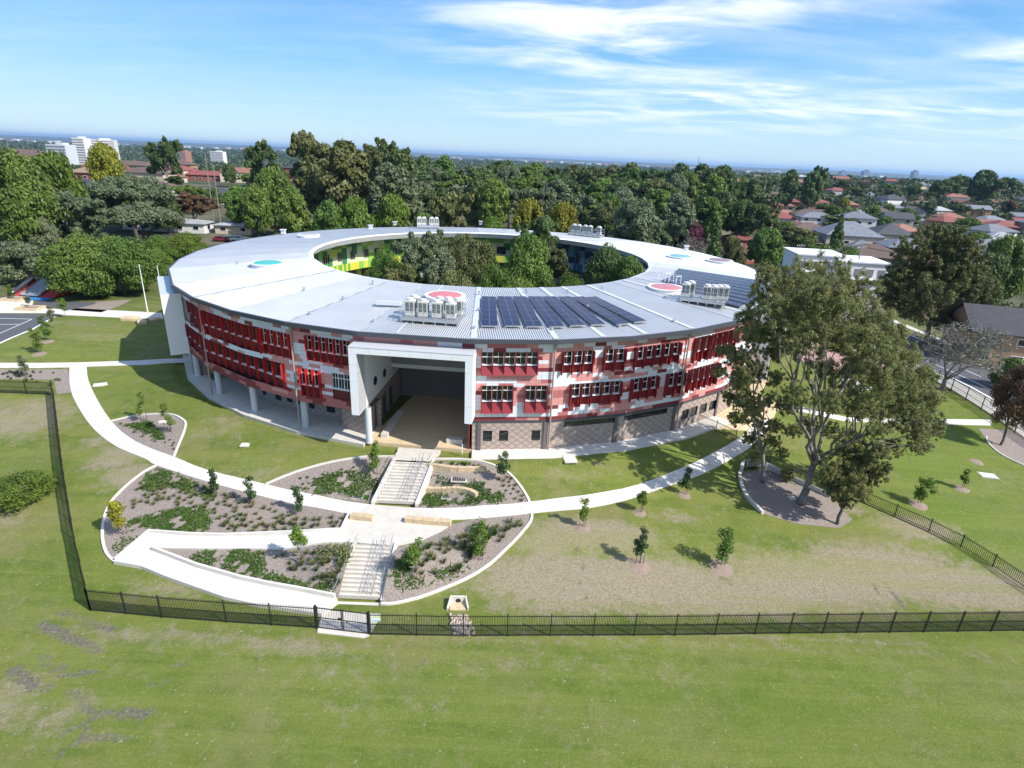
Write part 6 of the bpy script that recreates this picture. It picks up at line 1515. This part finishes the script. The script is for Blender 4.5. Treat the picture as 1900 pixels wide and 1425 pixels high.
def house_px(px_,py_,D,wpx,depth,hh,rz,rc,wc,lab,**k):
    """px,py: centre of the roof's front eave"""
    if (px_>1350 and py_>=380) or (px_<700 and py_>=300):
        best=min(np.arange(60 if px_>700 else 150,430,2.0),key=lambda q: abs(atD(px_,py_,q)[2]-h1(*atD(px_,py_,q)[:2])-hh)); D=float(best)
    x,y,z=atD(px_,py_,D); d=ray(px_,py_); t=D/math.hypot(d[0],d[1]); w_=wpx/FPX*t; y+=depth/2
    return house(x,y,w_,depth,max(2.6,z-h1(x,y)+.3),rz,rc,wc,lab,**k)
R0_=random.Random(12)
house_px(157,320,262,62,11,6,.0,'tan','red brick','two storey red brick house with pale brown roof on the left')
house_px(232,300+6,345,75,10,6,.1,'brown','tan brick','tan brick flats with brown roof on the left, nearer half'); house_px(310,304,375,80,10,6,.1,'brown','tan brick','tan brick flats with brown roof on the left, farther half')
house_px(385,325,300,150,9,3,.06,'red','red brick','long low house with bright red tiled roof on the left'); house_px(455,326,330,60,9,3,.0,'terracotta','red brick','terracotta roofed house right of the long red roof')
house_px(175,345,205,60,10,3,.2,'dark grey','white','dark roofed house with white gable below the red brick house',gable=True)
house_px(415,365,215,110,12,3,.0,'dark grey','cream','low dark roofed house behind the white parked cars')
house_px(550,312,300,50,9,5,.0,'dark grey','red brick','dark roofed brick house behind the tall green tree'); house_px(555,340,240,60,9,3,.2,'terracotta','white','orange tiled house right of the tall green tree')
house_px(30,288,330,90,10,5,.0,'brown','tan brick','brown roofed house at the left edge of the photo')
# school sheds
house_px(430,418,178,66,8,2.7,.05,'light grey','cream','low pale roofed shed with white verandah left behind the building',pitch=.2,name='shed',cat='shed')
house_px(300,412,165,150,7,2.8,.04,'light grey','white','long pale roofed school building half hidden by the grey green trees',pitch=.15,name='school_block',cat='building')
house_px(500,402,172,36,6,3.6,-.25,'tan','red brick','small red brick shed with sloping roof behind the building',gable=True,pitch=.25,name='shed',cat='shed')
# right suburb, named ones
house_px(1592,438,208,98,14,6.2,-.12,'grey','cream','large cream house with pyramid grey roof in the right suburb',pitch=.55)
house_px(1668,436,222,68,13,5.6,-.12,'dark grey','cream','dark grey roofed house right of the large grey roofed one',pitch=.5)
house_px(1512,430,215,75,12,5,-.2,'brown','cream','brown roofed house left of the large grey roofed one')
house_px(1610,462,188,60,10,3,-.1,'grey','cream','low grey roofed wing in front of the large grey roofed house')
house_px(1640,478,172,105,13,4,-.35,'brown','tan brick','big brown tiled house behind the white flats'); house_px(1560,455,200,95,10,3,-.3,'brown','tan brick','brown tiled house just left of the low grey wing')
house_px(1450,405,255,64,10,3.4,-.1,'red','white','bright red tiled house with white gable in the right suburb',gable=False)
house_px(1520,400,262,80,11,4,-.15,'brown','cream','wide brown roofed house right of the bright red one'); house_px(1600,405,250,60,10,6,-.2,'grey','white','grey roofed house with white walls behind the pyramid roof')
house_px(1380,445,185,45,9,3,.2,'red','red brick','dark red roofed house beyond the right rim of the roof'); house_px(1395,470,165,40,9,3,.3,'terracotta','red brick','terracotta roofed house beyond the right rim of the roof')
house_px(1865,465,150,90,12,5,-.3,'grey','grey','pale blue grey two storey house at the right edge'); house_px(1870,510,128,85,11,4,-.3,'brown','red brick','brown roofed brick house at the right edge below the blue grey house')
house_px(1640,555,105,110,12,3,-.3,'terracotta','cream','terracotta hip roofed house hidden behind the gum crown'); house_px(1850,535,112,50,8,3,-.35,'red','cream','small cream house with red gable near the right edge',gable=True)
house_px(1925,625,92,160,12,5.2,-.3,'dark grey','tan brick','tan brick house with dark tiled roof cut by the right edge of the photo',gable=True,pitch=.5)
house_px(1790,570,112,75,10,3,-.4,'terracotta','tan brick','terracotta house behind the large bare tree')
# white modern flats
for px_,py_,wpx,lb in ((1512,487,82,'white modern flats with flat roof, left block'),(1590,500,80,'white modern flats with flat roof, right block')):
    x,y,z=atD(px_,py_-20,138); d=ray(px_,py_); t=138/math.hypot(d[0],d[1]); w_=wpx/FPX*t; zg=h1(x,y); hh=z-zg; r=empty('white_flats',(x,y,zg-.2),-.12,lb,'building','white modern flats')
    MB().box((0,0,hh/2),(w_,9,hh)).build('wall',white,r); MB().box((0,0,hh+.1),(w_+.6,9.6,.25)).build('roof',white,r)
    for i in range(4):
        for s in (1,): q=MB().box((-w_/2+w_*(i+.5)/4,-4.53,hh-1.9),(1.3,.08,1.5)).build('window',mat('grey shutters',(.2,.2,.21),.6),r)
    MB().box((0,-4.9,hh-3.1),(w_*.8,.9,.15)).build('balcony',white,r)
# field of houses and trees on the right
pts=[]; hs=[(o.location.x,o.location.y) for o in bpy.data.objects if o.get('category') in('house','building')]
rows=[]
for D in (205,230,256,284,314,346,380,416,454,496,545,600,660,720):
    az=15.0
    while az<46:
        az+=math.degrees(16/D)*R0_.uniform(.9,1.3)*(1 if D<450 else 1.2); DD=D+R0_.uniform(-6,6); x,y=DD*math.sin(R_(az)),DD*math.cos(R_(az))
        if az>45: break
        if not spot_free(x,y,hs,13.5) or R0_.random()<.05: continue
        hs.append((x,y)); rows.append((x,y,D,az))
rcn=['brown','terracotta','red','grey','dark grey','light grey','tan']; wts=[26,24,10,14,12,8,6]
for x,y,D,az in rows:
    rc=R0_.choices(rcn,wts)[0]; wc=R0_.choice(['cream','white','red brick','tan brick','cream','grey']); two=R0_.random()<.3
    side='left' if az<25 else 'middle' if az<35 else 'right'; dist='nearer' if D<300 else 'middle' if D<450 else 'far'
    house(x,y,R0_.uniform(11,17),R0_.uniform(8,11.5),5.4 if two else 2.9,R0_.choice([-.25,-.2,1.35,-.15,.3]),rc,wc,'%s%s roofed house, %s walls, %s rows in right suburb, %s part'%('two storey ' if two else 'low ',rc,wc,dist,side),'%s roofed houses, %s rows, %s part, %s walls %d'%(rc,dist,side,wc,two),gable=R0_.random()<.25,win_=D<420,fine=D<300)
# left skyline houses
for k in range(60):
    az=R0_.uniform(-43,-6); D=R0_.uniform(290,520); x,y=D*math.sin(R_(az)),D*math.cos(R_(az))
    if not spot_free(x,y,hs,17): continue
    hs.append((x,y)); rc=R0_.choice(['brown','terracotta','terracotta','red','tan']); house(x,y,R0_.uniform(13,22),10,R0_.choice([3,5.6]),R0_.uniform(-.3,.3),rc,'cream','%s roofed house half hidden on the left rise'%rc,'%s roofed houses on the left rise'%rc,win_=False,fine=False)
cnt=0; tp=[]
kinds=[('round',lf_green),('round',lf_dark),('gum',lf_olive),('tall',lf_dark),('spread',lf_green),('bush',lf_green),('gum',lf_dark),('bush',lf_bright),('round',lf_brown),('cone',lf_dark),('spread',lf_dark),('bush',lf_yellow)]
kw=[12,18,8,10,8,10,8,5,5,4,9,2]
NTREE=len([o for o in bpy.data.objects if o.get('category')=='tree'])
while cnt<max(0,292-NTREE):
    D=R0_.uniform(150,600)**1.0; az=R0_.uniform(14,46); D=math.sqrt(R0_.uniform(185**2,640**2)); x,y=D*math.sin(R_(az)),D*math.cos(R_(az))
    if not spot_free(x,y,hs,8.5) or not spot_free(x,y,tp,5.5): continue
    tp.append((x,y)); kd,lm=R0_.choices(kinds,kw)[0]; cnt+=1
    cn={'leaves dark green':'dark green','leaves mid green':'mid green','leaves olive':'olive','leaves bright green':'bright green','leaves russet':'russet','leaves yellow green':'yellow green'}[lm.name]
    side='left' if az<25 else 'middle' if az<35 else 'right'; dist='nearer' if D<300 else 'middle' if D<450 else 'far'
    put_tree(x,y,R0_.uniform(5.5,10)*(1.3 if kd in('tall','gum','cone') else 1),R0_.uniform(7,14),kd,lm,'%s %s tree among the %s houses of the right suburb, %s part'%(cn,{'round':'rounded','gum':'open crowned','tall':'oval','spread':'spreading','bush':'bushy','cone':'conical'}[kd],dist,side),'%s %s trees, %s houses, %s part'%(cn,kd,dist,side),nleaf=12000 if D<300 else 6000,size=.40 if D<300 else .55)
# garden greenery between the houses
rng=np.random.default_rng(91); C=[];S=[]
while len(C)<1500:
    D=math.sqrt(rng.uniform(160**2,660**2)); az=R_(rng.uniform(13,47)); x,y=D*math.sin(az),D*math.cos(az)
    if not spot_free(x,y,hs,7.5): continue
    e=rng.uniform(.9,2.6); C.append((x,y,h1(x,y)+e*.6)); S.append((e*1.2,e*1.2,e))
V,F_=leaves(np.array(C),np.array(S),75000,.55,rng,.9,.4); link('garden_shrubs',np_mesh('garden_shrubs',V,F_,[leafmat('garden leaves',(.035,.06,.018),(.13,.16,.045),objvar=0,scale=.05)]),label='shrubs and hedges filling the gardens between the suburban houses',kind='stuff')
# palm trees
def palm(px_,ytop,D,lab):
    x,y,zt_=atD(px_,ytop,D); zg=h1(x,y); hh=zt_-zg; r=empty('palm_tree',(x,y,zg),0,lab,'palm'); rng=np.random.default_rng(int(px_)); wood('trunk',[([(0,0,-.2),(0,0,hh-1.2)],[.4,.3])],barkm,r,8); mb=MB()
    for k in range(60):
        a=rng.uniform(0,6.28); el_=rng.uniform(-.3,1.1); P=[np.array([0,0,hh-1.3])]; v_=np.array([math.cos(a)*math.cos(el_),math.sin(a)*math.cos(el_),math.sin(el_)])
        for s in range(5): P.append(P[-1]+v_*.7); v_=v_+[0,0,-.28]; v_/=np.linalg.norm(v_)
        sd_=np.array([-math.sin(a),math.cos(a),0])
        for s in range(5): w0,w1=.42*(1-s/5.5),.42*(1-(s+1)/5.5); mb.quad([P[s]-sd_*w0,P[s]+sd_*w0,P[s+1]+sd_*w1,P[s+1]-sd_*w1])
    mb.build('fronds',lf_dark,r)
palm(1447,358,255,'palm tree with drooping fronds left of the bright red roofed house'); palm(222,302,250,'grey palm tree beside the tan brick flats')
# ---- utility poles and wires
def pole(px_,ytop,D,hh,lab,arm=2.2):
    x,y,zt_=atD(px_,ytop,D); zg=h1(x,y); hh=zt_-zg; r=empty('utility_pole',(x,y,zg),.3,lab,'utility pole')
    pm=mat('weathered pole',(.22,.20,.18),.9); MB().tube([(0,0,-.3),(0,0,hh)],[.17,.11],8).build('pole',pm,r)
    if arm:
        MB().box((0,0,hh-.5),(arm,.12,.14)).build('crossarm',pm,r)
        for s in (-.9,-.4,.4,.9): MB().box((s*arm/2,0,hh-.34),(.09,.09,.2)).build('insulator',whitep,r)
    return (x,y,zt_-.3)
P1=pole(1487,452,150,9,'wooden power pole in front of the left white flats'); P2=pole(1600,455,138,9,'wooden power pole in front of the right white flats')
P3=pole(1010,335,200,9,'grey power pole against the wood behind the building',1.2); P4=pole(932,350,205,9,'shorter grey pole left of the tall pole against the wood',1.0)
P5=pole(1250,295,330,9,'mast on the skyline left of its twin',1.0); P6=pole(1297,292,330,9,'mast on the skyline right of its twin',2.5)
P7=pole(380,285,215,9,'tall slim pole left of the long red roofed house',0); P8=pole(395,305,215,9,'shorter slim pole beside the tall slim one',0); P9=pole(8,245,330,9,'grey pole at the far left edge of the skyline',1.5)
P10=pole(1270,420,180,8,'power pole hidden among the trees behind the roof',1.8); P0=pole(2010,470,150,8,'power pole beyond the right edge',2)
def wires(a,b_,lab,n=3):
    mb=MB(); a,b_=np.array(a),np.array(b_)
    for k in range(n):
        off=np.array([0,0,-.35*(k//3)])+np.array([.7*(k%3-1),0,0]); P=[a+off+(b_-a)*s+np.array([0,0,-1.6*4*s*(1-s)]) for s in np.linspace(0,1,14)]; mb.tube(P,.028,4)
    mb.build('power_line',darkm,label=lab,cat='power line')
wires(P3,P10,'power lines crossing the wood behind the building'); wires(P10,P1,'power lines from the wood to the white flats'); wires(P1,P2,'power lines between the two poles at the white flats'); wires(P2,P0,'power lines running off to the right edge'); wires(P4,P3,'power lines at the left of the wood',2)
x,y,z=atD(1900,395,300); wires(P3,(x,y,z),'long sagging lines across the right suburb',3)
# ---- cars
def car(x,y,rz,col,lab):
    z=h1(x,y)+.06; r=empty('parked_car',(x,y,z),rz,lab,'car','parked cars'); cm=mat('car paint '+col,{'white':(.75,.75,.76),'maroon':(.18,.02,.04),'silver':(.45,.46,.48),'black':(.03,.03,.035),'blue':(.05,.1,.3)}[col],.25)
    prof=[(-2.2,.35),(-2.2,.8),(-1.75,.95),(-1.2,1.42),(.55,1.42),(1.2,.95),(2.1,.82),(2.2,.5),(2.15,.35)]; mb=MB(); wv=.86
    mb.quad([(a,-wv,b_) for a,b_ in prof][::-1]); mb.quad([(a,wv,b_) for a,b_ in prof])
    for i in range(len(prof)): p,q=prof[i],prof[(i+1)%len(prof)]; mb.quad([(p[0],-wv,p[1]),(p[0],wv,p[1]),(q[0],wv,q[1]),(q[0],-wv,q[1])])
    b0=mb.build('body',cm,r); mb=MB()
    for s in (-1,1): mb.quad([(-1.45,s*.875,.98),(.95,s*.875,.98),(.5,s*.875,1.34),(-1.15,s*.875,1.34)][::s])
    mb.quad([(.62,-.75,1.40),(1.17,-.75,.99),(1.17,.75,.99),(.62,.75,1.40)]); mb.quad([(-1.25,.75,1.40),(-1.73,.75,.99),(-1.73,-.75,.99),(-1.25,-.75,1.40)]); mb.build('windows',glass,r)
    for sx in (-1.35,1.35):
        for sy in (-.85,.85): m2=MB(); m2.tube([(sx,sy-.1,.32),(sx,sy+.1,.32)],.32,14); m2.build('wheel',darkm,r)
for px_,py_,D,c_,lb in ((405,398,186,'maroon','maroon car parked left of the two white cars'),(420,398,186,'white','white car parked in the middle behind the pale shed'),(438,399,186,'white','white car parked right of the other white car')):
    x,y,_=atD(px_,py_,D); car(x,y,.15,c_,lb)
for al,ac,c_,lb in ((-30,10.6,'silver','silver car parked on the far side of the street'),(-40,3.6,'black','dark car parked on the near side of the street')):
    x,y=sp(al,ac); car(x,y,math.atan2(sd.y,sd.x),c_,lb)
# ---- playground slides
x,y,z=gp(62,548); z=h1(x,y); pg=empty('playground_mound',(x,y,z),-.05,'red and blue rubber mound with slides at the left','playground')
rub_r=mat('red rubber',(.42,.035,.03),.85,var=.1); rub_b=mat('blue rubber',(.02,.16,.40),.85,var=.1)
def slope(u0,u1,v0,v1,z0,z1,m_,nm,th=.0):
    mb=MB(); mb.quad([(u0,v0,z0+th),(u1,v0,z0+th),(u1,v1,z1+th),(u0,v1,z1+th)]); mb.quad([(u0,v0,0),(u0,v0,z0+th),(u0,v1,z1+th),(u0,v1,0)]); mb.quad([(u1,v0,0),(u1,v1,0),(u1,v1,z1+th),(u1,v0,z0+th)]); mb.quad([(u0,v1,0),(u0,v1,z1+th),(u1,v1,z1+th),(u1,v1,0)]); return mb.build(nm,m_,pg)
slope(-4.6,5,-1.2,7,.05,2.6,rub_r,'red_slope'); slope(-5.2,5,-3.4,-1.2,.03,.04,rub_b,'blue_base'); slope(-2.2,5.2,5.4,8.4,2.3,2.65,rub_b,'blue_top',.05)
mb=MB(); mb.quad([(-1.2,-1.4,.3),(2.2,-1.4,.3),(2.2,5.8,2.55),(-1.2,5.8,2.55)]); mb.box((-1.25,2.2,1.55),(.1,7.5,.25),0,0,math.atan2(2.25,7.2)); mb.box((2.25,2.2,1.55),(.1,7.5,.25),0,0,math.atan2(2.25,7.2)); mb.build('wide_slide',mat('steel slide',(.42,.45,.5),.3,metal=.5),pg)
mb=MB(); mb.tube([(-3.2,-1.6,.45),(-3.2,-.2,.6),(-2.9,1.6,1.5),(-2.9,6.0,3.1)],[.42,.45,.48,.48],14); mb.build('tube_slide',mat('dark steel tube',(.12,.12,.15),.2,metal=.7),pg,smooth=True)
# pink planting bank and shade canopy on the right
drape('garden_bed',G([(1450,632),(1545,632),(1640,672),(1665,700),(1560,690),(1480,668)]),mat('pink bank mulch',(.36,.22,.20),.95,var=.2,scale=2),.05,step=1.5,thick=0,kind='structure',label='pinkish mulch bank beyond the right entrance')
x,y,z=gp(1583,745); r=empty('shade_canopy',(x,y,z),.4,'small white shade canopy on posts behind the gum branches','canopy'); mb=MB(); mb.quad([(-1.6,-1.3,2.3),(1.6,-1.3,2.3),(1.6,1.3,2.9),(-1.6,1.3,2.9)]); mb.quad([(-1.6,-1.3,2.3),(1.6,-1.3,2.3),(1.6,-1.3,2.1),(-1.6,-1.3,2.1)]); mb.build('roof',white,r)
for u in (-1.5,1.5):
    for v in (-1.2,1.2): MB().box((u,v,1.15),(.1,.1,2.3)).build('post',greyst,r)
# flagpoles, bins
for a,b_,yt,lb in ((274,578,492,'white flagpole left of its neighbour, in front of the shade trees'),(303,560,494,'white flagpole nearest the left rim of the roof')):
    x,y,z=gp(a,b_); d=ray(a-14 if a==274 else 297,yt); t=y/d[1]; hh=CAMZ+d[2]*t-z; r=empty('flagpole',(x,y,z),0,lb,'flagpole','flagpoles by the left entrance'); MB().tube([(0,0,0),(0,0,hh)],[.09,.05],10).build('pole',whitep,r); MB().tube([(0,0,hh),(0,0,hh+.12)],[.09,.04],8).build('finial',whitep,r)
    MB().tube([(0,0,0),(0,0,.1)],.2,10).build('base',concrete,r)
for dx,c_,lb in ((0,(.45,.42,.03),'bin with yellow lid under the left undercroft, left one'),(.8,(.30,.33,.04),'bin with yellow lid under the left undercroft, right one')):
    p=pol(-49.5+dx*1.6,43.0); r=empty('wheelie_bin',(p[0],p[1],.06),.4+dx,lb,'bin','bins under the undercroft'); mb=MB(); mb.prism([(-.27,-.32),(.27,-.32),(.27,.32),(-.27,.32)],.08,.95); mb.build('body',mat('bin green',(.01,.03,.015),.5),r); mb=MB(); mb.box((0,0,1.0),(.6,.75,.07)); mb.build('lid',mat('yellow lid %s'%dx,c_,.5),r)
    for s in (-.25,.25): m2=MB(); m2.tube([(s-.03,.3,.1),(s+.03,.3,.1)],.1,10); m2.build('wheel',darkm,r)
# shrub in the field on the left
x,y,z=gp(40,925); put_tree(x,y,2.5,6.4,'bush',lf_young,'low spreading green shrub on the field left of the fence',name='shrub',cat='shrub',nleaf=9000,size=.13,H=5,var=2)
x,y,z=gp(36,938); put_tree(x,y,.9,2.2,'bush',lf_bright,'small bright green shrub at the foot of the larger field shrub',name='shrub',cat='shrub',nleaf=3000,size=.1,H=3,var=1)
# ---- far buildings
fb=mat('far white wall',(.62,.60,.58),.8); fw=mat('far window band',(.20,.22,.25),.4); fg=mat('far tower glass',(.14,.17,.22),.4)
def far_block(px_,ytop,wpx,D,lab,stor=8,mt=None,rz=0,depth=18,z0=-30,name='apartment_block',stepped=False):
    x,y,zt_=atD(px_,ytop,D); d=ray(px_,ytop); t=D/math.hypot(d[0],d[1]); w_=wpx/FPX*t; zg=h1(x,y)-2; hh=zt_-zg; r=empty(name,(x,y,zg),rz,lab,'building')
    MB().box((0,0,hh/2),(w_,depth,hh)).build('wall',mt or fb,r)
    fl=3.2*max(1,round(D/1200)); k=0; z=hh-fl*.7
    while z>3 and k<14: MB().box((0,-depth/2-.15,z),(w_*.96,.3,fl*.42)).build('window_band',fw,r); z-=fl; k+=1
    MB().box((w_*.1,0,hh+fl*.3),(w_*.35,depth*.6,fl*.6)).build('plant_room',mt or fb,r)
far_block(150,256,20,1050,'white high rise block at the left of the distant hospital like group',rz=.1); far_block(190,259,42,1150,'long white apartment block on the left skyline',rz=.35); far_block(112,268,36,900,'blue grey glazed office block in front of the long white one',mt=mat('far grey wall',(.48,.51,.55),.7)); far_block(404,281,24,1600,'low white block on the left skyline beside the slim pole')
far_block(343,281,11,1100,'brown brick block on the left skyline',mt=mat('far brick',(.3,.14,.1),.8))
for px_,yt,wp,lb in ((1564,318,10,'grey tower on the far right skyline, left of three'),(1607,317,11,'grey tower on the far right skyline, middle of three'),(1698,318,8,'thin grey tower on the far right skyline, right of three')): far_block(px_,yt,wp,7000,lb,mt=fg,depth=60,name='distant_tower')
# far town: stuff
rng=np.random.default_rng(31); mb=MB(); 
for k in range(1500):
    az=R_(rng.uniform(-44,44)); D=math.exp(rng.uniform(math.log(1100),math.log(8000))); x,y=D*math.sin(az),D*math.cos(az); z=h1(x,y); s=D/1500
    mb.box((x,y,z+2.5*s),(rng.uniform(10,28)*s**.6,rng.uniform(10,20)*s**.6,rng.uniform(5,11)*s**.5),rng.uniform(-.4,.4),int(rng.choice([0,0,1,2,3])))
mb.build('distant_town',[fb,mat('far roof terracotta',(.34,.16,.11),.9),mat('far roof grey',(.25,.26,.28),.8),mat('far roof pale',(.55,.53,.5),.8)],label='far town of small pale buildings reaching to the horizon',kind='stuff')
n=21000; az=np.radians(rng.uniform(-47,47,n)); D=np.exp(rng.uniform(math.log(450),math.log(5200),n)); az[:1500]=np.radians(rng.uniform(-46,-2,1500)); D[:1500]=rng.uniform(400,640,1500); x=D*np.sin(az); y=D*np.cos(az); z=hgt(x,y); s=np.clip(D/900,.7,3.2)
azd=np.degrees(az); keep=~((azd>12)&(D<700)&(rng.random(n)<.35)); x,y,z,s,D=[q[keep] for q in (x,y,z,s,D)]
n=len(x); s=s*rng.uniform(.7,1.25,n); C=np.stack([x,y,z+4.4*s],1); S=np.stack([4.8*s,4.8*s,4.4*s],1)
m_=24; ii=np.repeat(np.arange(n),m_); d=rng.normal(0,1,(len(ii),3)); d/=np.linalg.norm(d,axis=1)[:,None]; d[:,2]=np.abs(d[:,2])*1.1-.3
Pn=C[ii]+d*S[ii]*rng.uniform(.65,1.05,(len(ii),1)); nr=d+rng.normal(0,.4,d.shape); nr/=np.linalg.norm(nr,axis=1)[:,None]; a=np.cross(nr,rng.normal(0,1,nr.shape)); a/=np.linalg.norm(a,axis=1)[:,None]; b_=np.cross(nr,a); q=(s[ii]*1.5)[:,None]
V=np.stack([Pn-b_*q,Pn+a*q*.8,Pn+b_*q,Pn-a*q*.8],1).reshape(-1,3)
link('distant_trees',np_mesh('distant_trees',V,np.arange(len(V)).reshape(-1,4),[leafmat('far leaves',(.035,.060,.022),(.095,.125,.045),objvar=0,scale=.01)]),label='far tree cover between the distant roofs',kind='stuff')
# ---- haze
hz=MB(); hz.prism([(-30000,-420),(30000,-420),(30000,30000),(-30000,30000)],-36,95)
HM=bpy.data.materials.new('haze'); HM.use_nodes=True; t=HM.node_tree; t.nodes.remove(t.nodes['Principled BSDF']); pv=t.nodes.new('ShaderNodeVolumePrincipled'); pv.inputs['Density'].default_value=.00006; pv.inputs['Color'].default_value=(.42,.66,1.0,1); pv.inputs['Anisotropy'].default_value=.2
t.links.new(pv.outputs[0],t.nodes['Material Output'].inputs['Volume'])
hz.build('haze',HM,kind='stuff',label='thin blue air over the far plain')
